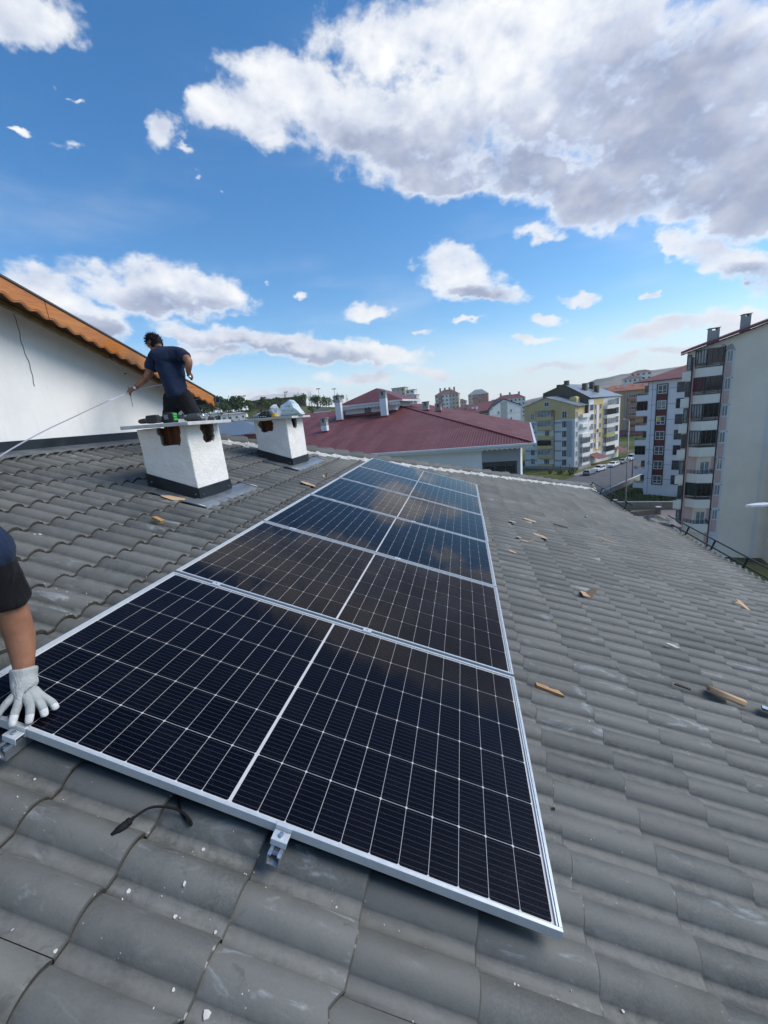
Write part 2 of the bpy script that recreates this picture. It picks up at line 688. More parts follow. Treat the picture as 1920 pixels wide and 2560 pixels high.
def tile_rows(hi):
    Ls = 0.42
    rows = [(0.0, 0.0), (Ls - 0.005, 0.0), (Ls, -0.004)] if hi else [(0.0, 0.0), (Ls, 0.0)]
    return Ls, rows


def tile_geo(hi, chip=0):
    """local: x down the slope from the hidden head, y across, z up"""
    Ls, rows = tile_rows(hi)
    pts, faces, ms = [], [], []
    n = len(YS)
    for (x, dz) in rows:
        for y in YS:
            xx = x
            if chip and x > 0.3:
                xx -= 0.05 * max(0.0, 1 - abs(y - 0.25) / 0.05) if chip == 1 else 0.035 * max(0.0, 1 - abs(y - 0.09) / 0.06)
            pts.append((xx, y, prof(y) + 0.025 * x / Ls + dz))
    # underside lip of the tail
    for y in YS:
        xx = rows[-1][0]
        if chip:
            xx -= 0.05 * max(0.0, 1 - abs(y - 0.25) / 0.05) if chip == 1 else 0.035 * max(0.0, 1 - abs(y - 0.09) / 0.06)
        pts.append((xx - 0.002, y, prof(y) + 0.003))
    for r in range(len(rows)):
        for i in range(n - 1):
            faces.append((r * n + i, (r + 1) * n + i, (r + 1) * n + i + 1, r * n + i + 1))
            ms.append(1 if r == len(rows) - 1 else (2 if hi and r == len(rows) - 2 else 0))
    # side flanks
    b = len(pts)
    for y in (YS[0], YS[-1]):
        pts += [(0, y, prof(y) - 0.012), (Ls, y, prof(y) + 0.002)]
    last = (len(rows) - 1) * n
    faces.append((0, b, b + 1, last))
    faces.append((n - 1, last + n - 1, b + 3, b + 2))
    ms += [1, 1]
    return pts, faces, ms


def tile_mesh(name, hi, chip=0):
    pts, faces, ms = tile_geo(hi, chip)
    me = bpy.data.meshes.new(name)
    me.from_pydata(pts, [], faces)
    me.materials.append(M_TILE)
    me.materials.append(M_TEDGE)
    me.materials.append(M_TRIM)
    me.polygons.foreach_set('material_index', ms)
    me.polygons.foreach_set('use_smooth', [m != 1 for m in ms])
    me.update()
    return me


HIP0, HIPS = 7.2, 0.80           # hip line: b = HIP0 + HIPS * a


def eave_a(b):
    return 6.37 if b < 8.62 else 5.68


# deck under the tiles (also the far side of the hip)
dk = MB()
ea = eave_a(0)
dk.add([(-2.95, -6, -0.16), (6.3, -6, -0.16), (6.3, 8.6, -0.16), (5.6, 8.6, -0.16), (5.6, HIP0 + HIPS * 5.6, -0.16), (-2.95, HIP0 - HIPS * 2.95, -0.16)],
       [(0, 1, 2, 3, 4, 5)])
e1, e2 = Vector((-2.95, HIP0 - HIPS * 2.95, -0.16)), Vector((5.6, HIP0 + HIPS * 5.6, -0.16))
xl = Vector((-CT, 0, -ST)) * 9.4          # horizontal, inward
dk.add([e1, e2, e2 + xl], [(0, 1, 2)])
roof = dk.build("roof", M_UNDER, house, rot=ROOF_ROT)

tile_list = []
k0 = -9
for k in range(k0, 18):
    a_t = 0.50 + PITCH_A * k
    off = (k % 2) * PITCH_B
    j = -14
    while True:
        b0 = 0.675 - 0.135 * PITCH_B + off + TW * j
        j += 1
        if b0 > 13.5:
            break
        ac, bc = a_t - 0.17, b0 + TW / 2
        if b0 < -3.2 or bc > HIP0 + HIPS * ac + 0.05:
            continue
        if a_t > eave_a(bc) + 0.05 or a_t < -2.75:
            continue
        P = RP(ac, bc, -0.1)
        if -1.26 < P.x < -0.84 and (2.66 < P.y < 3.02 or 4.98 < P.y < 5.46):
            continue
        v = P - CAM
        Z = v.dot(FWD)
        score = 0.0
        if Z > 0.25:
            sx, sy = v.dot(RIGHT) / Z * 1006, v.dot(DOWN) / Z * 1006
            if abs(sx) < 990 and abs(sy) < 1310 and not (0.12 < ac < 1.98 and 0.1 < bc < 6.85):
                score = abs(v.dot(Vector((ST, 0, CT)))) / Z ** 3
        tile_list.append((score, a_t, b0, k, j))
tile_list.sort(key=lambda q: -q[0])
BROKEN = (1.46, -.30)
TM = [tile_mesh("tile", True), tile_mesh("tile_chipped", True, 1), tile_mesh("tile_worn", True, 2)]
pts_l, faces_l, ms_l = tile_geo(False)
field_v, field_f, field_m, field_r = [], [], [], []
for i, (sc_, a_t, b0, k, j) in enumerate(tile_list):
    da, db, dh = random.gauss(0, .0022), random.gauss(0, .0014), random.gauss(0, .0012)
    rz, ry = random.gauss(0, .004), random.gauss(0, .003)
    if i < 300:
        ch = random.random()
        me = TM[1] if ch < 0.035 else (TM[2] if ch < 0.07 else TM[0])
        if BROKEN[0] - .30 < a_t - .02 < BROKEN[0] + .16 and b0 < BROKEN[1] < b0 + TW and abs(a_t - BROKEN[0]) < .18:
            me = TM[2]
        o = link("tile", me, roof, (a_t - 0.42 + da, b0 + db, H0 + dh), (0, ry, rz))
    else:
        base = len(field_v)
        q = random.random()
        for (x, y, z) in pts_l:
            field_v.append((a_t - 0.42 + da + x - rz * y, b0 + db + y + rz * x, dh + z - ry * (x - .2)))
        for f in faces_l:
            field_f.append([base + t for t in f])
        field_m += ms_l
        field_r += [q] * len(pts_l)
me = bpy.data.meshes.new("tile_field")
me.from_pydata(field_v, [], field_f)
me.materials.append(M_TILE)
me.materials.append(M_TEDGE)
me.polygons.foreach_set('material_index', field_m)
me.polygons.foreach_set('use_smooth', [m == 0 for m in field_m])
att = me.attributes.new('trnd', 'FLOAT', 'POINT')
att.data.foreach_set('value', field_r)
me.update()
props(link("tile_field", me, roof, (0, 0, H0)), kind="stuff")

# hip: half-round caps bedded in white mortar
hipd = Vector((1, HIPS, 0)).normalized()
hipn = Vector((-HIPS, 1, 0)).normalized()
cap = MB()
seg = 9
pts, F = [], []
for (x, r) in ((0.0, 0.095), (0.33, 0.118), (0.345, 0.118)):
    for i in range(seg):
        a = math.radians(8 + 164 * i / (seg - 1))
        pts.append((x, -math.cos(a) * r * 1.12, math.sin(a) * r * 0.92))
for i in range(seg):
    a = math.radians(8 + 164 * i / (seg - 1))
    pts.append((0.345, -math.cos(a) * 0.118 * 0.98, math.sin(a) * 0.118 * 0.78))
for r in range(3):
    for i in range(seg - 1):
        F.append((r * seg + i, (r + 1) * seg + i, (r + 1) * seg + i + 1, r * seg + i + 1))
cap.add(pts, F, 0, True)
cap_me = cap.mesh("ridge_tile", M_TILE)
hl = (5.75 + 2.75) / hipd.x
s = 0.0
mort = MB()
while s < hl - 0.1:
    p = Vector((-2.75, HIP0 - HIPS * 2.75, 0)) + hipd * s
    o = link("ridge_tile", cap_me, roof, (p.x, p.y, -0.085 + random.gauss(0, .005)),
             (random.gauss(0, .03), -0.05 + random.gauss(0, .015), math.atan2(HIPS, 1) + random.gauss(0, .02)))
    s += 0.318
# mortar: a lumpy ribbon each side of the caps, squeezed up between them
for side in (1, -1):
    ns, nw = int(hl / 0.028), 9
    pts, F = [], []
    for i in range(ns + 1):
        s = i * hl / ns
        ph = (s % 0.318) / 0.318
        joint = math.exp(-((ph - 0.99) / 0.09) ** 2) + math.exp(-((ph + 0.01) / 0.09) ** 2)
        for k in range(nw + 1):
            w = k / nw
            jag = mnoise.noise(Vector((s * 7.0, side * 5.0, 1.7)))
            out_ = 0.085 + w * (0.125 + 0.05 * jag)
            lump = mnoise.noise(Vector((s * 14, k * 0.45, side * 9.0))) * 0.016 + mnoise.noise(Vector((s * 45, k * 1.3, side * 3.0))) * 0.006
            z = -0.046 - w * 0.075 + (0.012 * math.sin(w * math.pi)) + lump + joint * 0.05 * (1 - w)
            p = Vector((-2.75, HIP0 - HIPS * 2.75, 0)) + hipd * (s + 0.02 * jag * w) - hipn * side * (out_ - joint * 0.035 * (1 - w))
            pts.append((p.x, p.y, z - (0.02 + 0.21 * w * .6 if side == -1 else 0)))
    for i in range(ns):
        for k in range(nw):
            q = i * (nw + 1) + k
            F.append((q, q + 1, q + nw + 2, q + nw + 1))
    mort.add(pts, F, 0, True)
mort.build("mortar", M_MORTAR, roof)

# black two-bar rails along the eave
for (a, b0_, b1_) in ((6.34, -5.5, 8.55), (5.66, 8.75, HIP0 + HIPS * 5.6)):
    r_ = MB()
    r_.tube([(a, b0_, -0.035), (a, b1_, -0.035)], 0.013, 6)
    r_.tube([(a, b0_, 0.095), (a, b1_, 0.095)], 0.013, 6)
    b_ = b0_ + 0.3
    while b_ < b1_:
        r_.box(a - .010, a + .010, b_ - .012, b_ + .012, -0.12, 0.095)
        b_ += 0.86
    r_.build("eave_rail", M_STEELBLK, house, rot=ROOF_ROT)
ev = MB()
ev.box(6.33, 6.345, -6, 8.6, -0.36, -0.17, 0)
ev.box(5.64, 5.655, 8.6, HIP0 + HIPS * 5.6, -0.36, -0.17, 0)
ev.build("eave_board", plain("brown_board", (0.12, 0.06, 0.03), 0.6), house, rot=ROOF_ROT)
hw = MB()
hw.box(-3.0, 5.3, -7, 8.3, GROUND, -2.4)
hw.build("wall", M_RENDER, house)

# ------------------------------------------------------------------ chimneys
def mat_terracotta():
    t = NT("terracotta_block")
    p = t.tc.outputs['Object']
    st = t.noise(t.scale(p, (30, 30, 2.5)), 1.0, 5.0, 0.6)
    c = t.mix(t.step(st, 0.35, 0.7), (0.10, 0.030, 0.013, 1), (0.26, 0.095, 0.045, 1))
    c = t.mix(t.math('MULTIPLY', t.step(t.noise(p, 9.0), 0.5, 0.7), 0.6), c, (0.13, 0.115, 0.10, 1))
    t.color(c)
    t.rough(0.85)
    t.bump(st, 0.5, 0.01)
    return t.m


def mat_roughcast():
    t = NT("rough_white_plaster")
    p = t.tc.outputs['Object']
    big = t.noise(p, 4.0, 4.0, 0.55)
    fine = t.noise(t.scale(p, (1, 1, 1.6)), 42.0, 5.0, 0.62, 0.4)
    c = t.mix(t.step(big, 0.3, 0.7), (0.74, 0.725, 0.685, 1), (0.83, 0.815, 0.775, 1))
    dirt = t.math('MULTIPLY', t.step(t.noise(p, 9.0, 6.0, 0.7), 0.60, 0.74), 0.35)
    c = t.mix(dirt, c, (0.52, 0.475, 0.43, 1))
    t.color(c)
    t.rough(0.9)
    t.bump(t.math('ADD', fine, t.math('MULTIPLY', t.noise(p, 15.0, 3.0), 0.8)), 0.75, 0.013)
    return t.m


M_TERRA = mat_terracotta()
M_CAST = mat_roughcast()
M_RAWPL = plain("broken_plaster", (0.25, 0.225, 0.20), 0.95, 0.3, 25.0, bump=0.5)
M_SLAB = plain("concrete_slab", (0.50, 0.515, 0.51), 0.8, 0.12, 9.0, bump=0.12)


def chimney(x0, x1, y0, y1, ztop, holes, label, slab, slab_tilt, apron):
    """holes: {face: [(c, half width, z bottom), ...]}; faces f(ront) r(ight) b(ack) l(eft)"""
    root = MB()
    st_ = 0.0125
    zb = roofz(x1) - 0.12

    def face(tag, P, length):
        nu = max(2, int(round(length / st_)))
        nz = int(round((ztop - zb) / st_))
        keep = {}
        pts, F = [], []

        def vid(i, j):
            if (i, j) not in keep:
                u, z = i * length / nu, zb + j * (ztop - zb) / nz
                p = Vector(P(u, z))
                nv = mnoise.noise_vector(p * 9.0) * 0.0045 + mnoise.noise_vector(p * 31.0) * 0.0022
                q = p + Vector((nv.x, nv.y, 0))
                keep[(i, j)] = len(pts)
                pts.append(q)
            return keep[(i, j)]
        for i in range(nu):
            for j in range(nz):
                u, z = (i + .5) * length / nu, zb + (j + .5) * (ztop - zb) / nz
                hole = False
                for (c, hwid, zlo) in holes.get(tag, ()):
                    jg = mnoise.noise(Vector((z * 16, c * 7, 3))) * 0.022
                    jz = mnoise.noise(Vector((u * 15, c * 5, 9))) * 0.018
                    round_ = 0.03 * max(0.0, 1 - (z - zlo) / 0.05)
                    if abs(u - c + jg * .6) < hwid + jg - round_ and z > zlo + jz:
                        hole = True
                if not hole:
                    F.append((vid(i, j), vid(i + 1, j), vid(i + 1, j + 1), vid(i, j + 1)))
        root.add(pts, F, 0, True)
    face('f', lambda u, z: (x0 + u, y0, z), x1 - x0)
    face('r', lambda u, z: (x1, y0 + u, z), y1 - y0)
    face('b', lambda u, z: (x1 - u, y1, z), x1 - x0)
    face('l', lambda u, z: (x0, y1 - u, z), y1 - y0)
    me = root.mesh("chimney", [M_CAST, M_RAWPL, M_RAWPL])
    bm = bmesh.new()
    bm.from_mesh(me)
    bmesh.ops.remove_doubles(bm, verts=bm.verts, dist=0.0008)
    bmesh.ops.recalc_face_normals(bm, faces=bm.faces)
    bm.to_mesh(me)
    bm.free()
    ch = link("chimney", me, house)
    props(ch, label)
    sol = ch.modifiers.new("thickness", 'SOLIDIFY')
    sol.thickness = 0.05
    sol.offset = -1
    sol.material_offset = 1
    sol.material_offset_rim = 2
    # clay flue block inside, ribbed
    fl = MB()
    g = 0.075
    out_ = []
    X0, X1, Y0, Y1 = x0 + g, x1 - g, y0 + g, y1 - g
    nrib = 12
    for (A, B) in (((X0, Y0), (X1, Y0)), ((X1, Y0), (X1, Y1)), ((X1, Y1), (X0, Y1)), ((X0, Y1), (X0, Y0))):
        A, B = Vector(A), Vector(B)
        nn = Vector((B - A).normalized())
        nn = Vector((nn.y, -nn.x))
        for k in range(nrib * 2):
            out_.append(A.lerp(B, k / (nrib * 2)) + nn * (0.006 if k % 2 else -0.004))
    mid = [p for p in out_]
    n_ = len(mid)
    pts = [(p.x, p.y, zb) for p in mid] + [(p.x, p.y, ztop - 0.004) for p in mid]
    # leave the block open where the vent slots are: only a back half is seen through each hole
    F = []
    for i in range(n_):
        face_i = i // (nrib * 2)
        F.append((i, (i + 1) % n_, n_ + (i + 1) % n_, n_ + i))
    cen = Vector(((X0 + X1) / 2, (Y0 + Y1) / 2))
    shrink = 0.86
    pts = [((p[0] - cen.x) * shrink + cen.x, (p[1] - cen.y) * shrink + cen.y, p[2]) for p in pts]
    fl.add(pts, F, 0)
    fl.build("flue_block", M_TERRA, ch)
    # dark collar following the roof, galvanised apron down-slope
    co = MB()
    e = 0.012
    ring = [(x0 - e, y0 - e), (x1 + e, y0 - e), (x1 + e, y1 + e), (x0 - e, y1 + e)]
    pts = []
    for (X, Y) in ring:
        pts.append((X, Y, roofz(X) - 0.03))
    for (X, Y) in ring:
        pts.append((X, Y, roofz(X) + 0.125))
    for (X, Y) in ring:
        pts.append((X + (0.008 if X < x1 else -0.008), Y + (0.008 if Y < y1 else -0.008), roofz(X) + 0.127))
    F = []
    for r in range(2):
        for i in range(4):
            F.append((r * 4 + i, r * 4 + (i + 1) % 4, r * 4 + 4 + (i + 1) % 4, r * 4 + 4 + i))
    co.add(pts, F)
    col_o = co.build("collar", M_DARKSHEET, ch)
    sc = MB()
    for (X, Y, nx, ny) in ((x0 + .04, y0 - e, 0, -1), (x1 + e, y1 - .04, 1, 0), (x1 - 0.03, y0 - e, 0, -1), (x1 + e, y0 + .05, 1, 0)):
        c0 = Vector((X, Y, roofz(X) + 0.055))
        sc.tube([c0, c0 + Vector((nx, ny, 0)) * 0.006], [0.008, 0.005], 8)
    sc.build("screw", M_GALV, col_o)
    ap = MB()
    ya, yb, xo = apron
    nn = 14
    pts, F = [], []
    xa = x1 - 0.02
    for i in range(nn + 1):
        t = i / nn
        Y = ya + (yb - ya) * t
        for k, X in enumerate((xa, xa + (xo - xa) * 0.5, xo, xo + 0.004)):
            dz = 0.012 + 0.006 * math.sin(t * 9 + k) + (0.004 if k < 3 else -0.014)
            pts.append((X, Y, roofz(X) + dz))
    for i in range(nn):
        for k in range(3):
            q = i * 4 + k
            F.append((q, q + 1, q + 5, q + 4))
    ap.add(pts, F, 0, True)
    for Y in (ya, yb):
        ap.tube([(xa - (0.26 if Y == ya else 0.05), Y, roofz(xa - .2) + 0.0 if Y == ya else roofz(xa - .05) + .018), (xa, Y, roofz(xa) + 0.018), (xo, Y, roofz(xo) + 0.018)], 0.011, 8)
    ap.add([(x0 + .1, y0 - 0.02, roofz(x0 + .1) + .006), (x0 + .1, ya, roofz(x0 + .1) + .006), (xa, ya, roofz(xa) + .012), (xa, y0 - .02, roofz(xa) + .012)], [(0, 1, 2, 3)])
    ap.build("apron", M_GALV, ch)
    # loose concrete slab as cap
    sl = MB()
    sx0, sx1, sy0, sy1, sz = slab
    sl.box(sx0 - (sx0 + sx1) / 2, sx1 - (sx0 + sx1) / 2, sy0 - (sy0 + sy1) / 2, sy1 - (sy0 + sy1) / 2, 0, 0.032)
    s_o = sl.build("cap_slab", M_SLAB, ch, ((sx0 + sx1) / 2, (sy0 + sy1) / 2, sz), slab_tilt)
    bevel(s_o, 0.004)
    return ch


chim1 = chimney(-1.313, -0.782, 2.58, 3.12, 0.892,
                {'f': [(0.348, 0.112, 0.712)], 'r': [(0.335, 0.098, 0.705)], 'b': [(0.27, 0.08, 0.72)], 'l': [(0.27, 0.09, 0.72)]},
                "nearer white plastered chimney with drills on its slab",
                (-1.335, -0.625, 2.41, 3.125, 0.893), (0, 0.03, 0.0), (2.42, 3.42, -0.62))
chim2 = chimney(-1.325, -0.80, 4.90, 5.54, 0.892,
                {'f': [(0.19, 0.115, 0.722)], 'r': [(0.30, 0.09, 0.735)], 'b': [(0.3, 0.1, 0.722)], 'l': [(0.3, 0.09, 0.72)]},
                "farther white plastered chimney with a plastic bag on its slab",
                (-1.41, -0.665, 4.79, 5.58, 0.894), (0, 0.03, 0.02), (4.72, 5.98, -0.64))

# ------------------------------------------------------------------ white gable house on the left
gable = thing("gable_house", "white rendered gable wall with scalloped orange wooden verge boards", "house", (-2.7, 5.25, roofz(-2.7)))
GO = Vector(gable.location)


def zt(Y):                                   # underside of the verge over the wall
    return 2.37 - (Y - 2.51) * 0.3295


YE = 5.25
w = MB()
w.T = Matrix.Translation(-GO)
ol = [(-4.5, -1.0), (YE, -1.0), (YE, zt(YE) - 0.02), (-4.5, zt(-4.5) - 0.02)]
w.prism(ol, -3.0, -2.7, 0, 'x')
w.box(-9, -3.0, YE - 0.3, YE, -1.0, zt(YE) - 0.03)
w.build("wall", M_RENDER, gable)


def mat_wood():
    t = NT("varnished_pine")
    p = t.tc.outputs['Object']
    g = t.noise(t.scale(p, (10.0, 2.2, 30.0)), 1.6, 6.0, 0.62, 1.2)
    c = t.mix(t.step(g, 0.3, 0.7), (0.32, 0.088, 0.009, 1), (0.52, 0.175, 0.024, 1))
    big = t.noise(p, 1.1, 2.0)
    c = t.mix(t.math('MULTIPLY', t.step(big, 0.4, 0.7), 0.5), c, (0.50, 0.21, 0.04, 1))
    vo = t.n('ShaderNodeTexVoronoi', feature='F1')
    t.put(vo.inputs['Vector'], t.scale(p, (0.0, 3.6, 6.5)))
    vo.inputs['Scale'].default_value = 1.0
    c = t.mix(t.step(vo.outputs['Distance'], 0.10, 0.04), c, (0.035, 0.016, 0.006, 1))
    t.color(c)
    t.rough(0.38)
    t.b.inputs['Coat Weight'].default_value = 0.25
    t.bump(g, 0.08, 0.005)
    return t.m


M_WOOD = mat_wood()
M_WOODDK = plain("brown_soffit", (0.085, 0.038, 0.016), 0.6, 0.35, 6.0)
XF = -2.3


def fascia(y0, y1, label=None, dz=0.0):
    n = max(8, int((y1 - y0) / 0.014))
    m = MB()
    m.T = Matrix.Translation(-GO)
    top = [(y0 + (y1 - y0) * i / n) for i in range(n + 1)]

    def zlow(Y):
        return zt(Y) - 0.163 + 0.015 * math.sin(Y / 0.145 * 2 * math.pi) + dz
    pts, F = [], []
    for Y in top:
        pts += [(XF, Y, zt(Y) + 0.004), (XF, Y, zlow(Y)), (XF - 0.026, Y, zlow(Y)), (XF - 0.026, Y, zt(Y) + 0.004)]
    for i in range(n):
        for k in range(4):
            F.append((i * 4 + k, i * 4 + (k + 1) % 4, i * 4 + 4 + (k + 1) % 4, i * 4 + 4 + k))
    F.append((0, 1, 2, 3))
    F.append((n * 4 + 3, n * 4 + 2, n * 4 + 1, n * 4))
    m.add(pts, F)
    o = m.build("verge_board", M_WOOD, gable)
    # routed groove along the waves: a thin dark bead
    g = MB()
    g.T = Matrix.Translation(-GO)
    g.tube([(XF + 0.001, Y, zlow(Y) + 0.013) for Y in top], 0.0022, 4)
    g.build("bead", M_WOODDK, o)
    return o


fascia(-4.5, 0.6)
fascia(0.604, 2.884, dz=0.004)
fascia(2.892, 5.50)
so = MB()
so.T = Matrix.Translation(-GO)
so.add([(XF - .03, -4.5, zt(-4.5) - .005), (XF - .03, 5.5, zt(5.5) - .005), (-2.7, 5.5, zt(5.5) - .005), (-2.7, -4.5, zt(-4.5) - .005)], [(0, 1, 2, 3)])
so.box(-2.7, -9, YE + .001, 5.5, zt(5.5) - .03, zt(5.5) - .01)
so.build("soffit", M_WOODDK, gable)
bt = MB()
bt.T = Matrix.Translation(-GO)
Y = -4.4
while Y < 5.1:
    ln_ = random.uniform(0.5, 1.2)
    Y2 = min(Y + ln_, 5.2)
    d_ = random.uniform(0.0, 0.012)
    bt.add([(-2.699, Y, zt(Y) - .010), (-2.699, Y2, zt(Y2) - .010), (-2.66, Y2, zt(Y2) - .010), (-2.66, Y, zt(Y) - .010),
            (-2.699, Y, zt(Y) - .042 - d_), (-2.699, Y2, zt(Y2) - .042 - d_), (-2.66, Y2, zt(Y2) - .042 - d_), (-2.66, Y, zt(Y) - .042 - d_)],
           [(0, 1, 2, 3), (7, 6, 5, 4), (3, 2, 6, 7), (0, 3, 7, 4), (1, 5, 6, 2)])
    Y = Y2 + random.uniform(0.0, 0.06)
bt.build("batten", plain("bare_batten", (0.33, 0.25, 0.13), 0.7, 0.3, 9.0), gable)
rf = MB()
rf.T = Matrix.Translation(-GO)
for (X0, X1) in ((-9.0, XF + 0.012),):
    ol = [(-4.5, zt(-4.5) + 0.006), (5.56, zt(5.56) + 0.006), (5.56, zt(5.56) + 0.026), (-4.5, zt(-4.5) + 0.026)]
    rf.prism(ol, X0, X1, 0, 'x')
rf.build("roof", plain("dark_roof_sheet", (0.055, 0.055, 0.06), 0.5), gable)
gt = MB()
gt.T = Matrix.Translation(-GO)
zg = zt(5.56)
gt.prism([(5.505, zg - .10), (5.63, zg - .10), (5.66, zg + .012), (5.645, zg + .012), (5.62, zg - .085), (5.52, zg - .085), (5.52, zg), (5.505, zg)], -9.0, XF + .02, 0, 'x')
gt.build("gutter", plain("grey_gutter", (0.065, 0.075, 0.09), 0.4, metal=0.3), gable)
fl = MB()
fl.T = Matrix.Translation(-GO)
rz_ = roofz(-2.69)
fl.box(-2.699, -2.692, -4.5, YE, rz_ - .05, 0.912)
fl.add([(-2.692, -4.5, rz_ + 0.012), (-2.692, YE, rz_ + 0.012), (-2.52, YE, roofz(-2.52) + 0.012), (-2.52, -4.5, roofz(-2.52) + 0.012)], [(0, 1, 2, 3)], 1)
fl.box(-2.692, -2.688, 2.2, 2.203, rz_, 0.912)
fl.build("flashing", [M_DARKSHEET, plain("worn_lead_sheet", (0.115, 0.13, 0.145), 0.45, 0.3, 5.0, metal=0.3)], gable)
# dark cable run down the render and a short nail wire near the corner
cr_ = MB()
cr_.T = Matrix.Translation(-GO)
pp = []
for i in range(26):
    t = i / 25
    z = 2.185 - t * 0.72
    pp.append((-2.697, 2.868 + 0.012 * t + 0.008 * math.sin(t * 11) + 0.004 * math.sin(t * 31), z))
cr_.tube(pp, 0.0035, 6)
cr_.tube([(-2.697, 4.16, 1.52), (-2.697, 4.163, 1.40), (-2.697, 4.16, 1.25)], 0.0025, 5)
cr_.tube([(-2.70, 4.15, 1.685), (-2.66, 4.15, 1.688)], 0.006, 6)
cr_.build("wall_wire", plain("dark_wire", (0.10, 0.10, 0.10), 0.7), gable)

# ------------------------------------------------------------------ solar panels
PL, PW, PG = 2.095, 1.134, 0.020


def mat_cell():
    t = NT("monocrystalline_cell")
    sp = t.n('ShaderNodeSeparateXYZ')
    t.put(sp.inputs[0], t.tc.outputs['Object'])
    # ten thin silver bus wires on each cell
    fr = t.math('FRACT', t.math('MULTIPLY', t.math('ADD', sp.outputs[1], 0.0909), 1 / 0.01818))
    d_ = t.math('ABSOLUTE', t.math('SUBTRACT', fr, 0.5))
    line = t.step(d_, 0.050, 0.020)
    pad = t.math('ABSOLUTE', t.math('SUBTRACT', t.math('FRACT', t.math('MULTIPLY', sp.outputs[0], 1 / 0.0152)), 0.5))
    pads = t.math('MULTIPLY', t.step(d_, 0.09, 0.05), t.step(pad, 0.06, 0.03))
    oi = t.n('ShaderNodeObjectInfo')
    navy = t.mix(oi.outputs['Random'], (0.0011, 0.0015, 0.0052, 1), (0.0028, 0.0032, 0.0085, 1))
    c = t.mix(t.math('MULTIPLY', t.math('MAXIMUM', line, t.math('MULTIPLY', pads, 0.6)), 0.20), navy, (0.24, 0.24, 0.25, 1))
    t.color(c)
    t.rough(0.45)
    t.b.inputs['Specular IOR Level'].default_value = 0.05
    return t.m


def mat_glass():
    t = NT("coated_panel_glass")
    nt = t.t
    nt.nodes.remove(t.b)
    tr = t.n('ShaderNodeBsdfTransparent')
    gl = t.n('ShaderNodeBsdfGlossy')
    gl.inputs['Roughness'].default_value = 0.055
    gl.inputs['Color'].default_value = (0.95, 0.90, 0.87, 1)
    fr = t.n('ShaderNodeFresnel')
    fr.inputs['IOR'].default_value = 1.23
    mx = t.n('ShaderNodeMixShader')
    nt.links.new(fr.outputs[0], mx.inputs[0])
    nt.links.new(tr.outputs[0], mx.inputs[1])
    nt.links.new(gl.outputs[0], mx.inputs[2])
    # a thin film of dust, thicker in wiped streaks
    du = t.n('ShaderNodeBsdfDiffuse')
    du.inputs['Color'].default_value = (0.42, 0.40, 0.36, 1)
    p = t.tc.outputs['Object']
    wipe = t.noise(t.scale(p, (2.0, 7.0, 1.0)), 1.5, 6.0, 0.65, 0.8)
    spot = t.noise(p, 150.0, 2.0, 0.5)
    dm = t.math('ADD', t.math('MULTIPLY', t.step(wipe, 0.45, 0.75), 0.007), t.math('MULTIPLY', t.step(spot, 0.71, 0.76), 0.08))
    m2 = t.n('ShaderNodeMixShader')
    t.put(m2.inputs[0], dm)
    nt.links.new(mx.outputs[0], m2.inputs[1])
    nt.links.new(du.outputs[0], m2.inputs[2])
    nt.links.new(m2.outputs[0], t.out.inputs[0])
    return t.m


M_CELL = mat_cell()
M_PGLASS = mat_glass()
M_ALU = plain("anodised_aluminium", (0.56, 0.60, 0.62), 0.38, 0.04, 30.0, metal=0.35)
M_BACK = plain("white_backsheet", (0.58, 0.60, 0.62), 0.6, 0.03, 10.0)
M_ZINC = plain("zinc_bracket", (0.52, 0.56, 0.60), 0.3, 0.12, 40.0, metal=0.85)

PANEL_LABELS = [
    "solar panel nearest the camera, under the gloved hand, with a loose cable below",
    "second solar panel of the row counting from the gloved hand",
    "third solar panel of the row counting from the gloved hand",
    "fourth solar panel of the row, third from the roof ridge",
    "fifth solar panel of the row, next to last before the roof ridge",
    "last solar panel of the row, closest to the mortared roof ridge",
]
pan = thing("solar_panel", PANEL_LABELS[0], "solar panel", RP(0, 0, 0), group="solar panels laid in one row up to the ridge")
pan.rotation_euler = ROOF_ROT
lip = 0.0105
f = MB()
for (x0, x1, y0, y1) in ((0, PL, 0, lip), (0, PL, PW - lip, PW), (0, lip, lip, PW - lip), (PL - lip, PL, lip, PW - lip)):
    f.box(x0, x1, y0, y1, -0.035, 0)
# inner rebate step seen as a fine line along the short sides
f.box(lip + 0.0022, lip + 0.0075, lip + 0.001, PW - lip - 0.001, -0.006, -0.0008)
f.box(PL - lip - 0.0075, PL - lip - 0.0022, lip + 0.001, PW - lip - 0.001, -0.006, -0.0008)
bevel(f.build("frame", M_ALU, pan), 0.0008, 1)
MB().box(lip, PL - lip, lip, PW - lip, -0.0105, -0.0070).build("backsheet", M_BACK, pan)
cw, chh, cc = 0.0907 / 2, 0.1812 / 2, 0.0042
cell_me = MB().poly([(-cw + cc, -chh, 0), (cw - cc, -chh, 0), (cw, -chh + cc, 0), (cw, chh - cc, 0), (cw - cc, chh, 0), (-cw + cc, chh, 0), (-cw, chh - cc, 0), (-cw, -chh + cc, 0)]).mesh("cell", M_CELL)
pa, pb, cgap = 0.0924, 0.1833, 0.0105
for half in (0, 1):
    x_s = PL / 2 + cgap / 2 if half else PL / 2 - cgap / 2 - 11 * pa
    for i in range(11):
        for jj in range(6):
            link("cell", cell_me, pan, (x_s + (i + .5) * pa, PW / 2 + (jj - 2.5) * pb, -0.0062))
MB().quad((lip, lip, -.0028), (PL - lip, lip, -.0028), (PL - lip, PW - lip, -.0028), (lip, PW - lip, -.0028)).build("glass", M_PGLASS, pan)
for k in range(1, 6):
    c = copy_tree(pan)
    c.location = RP(random.gauss(0, .0015), k * (PW + PG), random.gauss(0, .001))
    c["label"] = PANEL_LABELS[k]

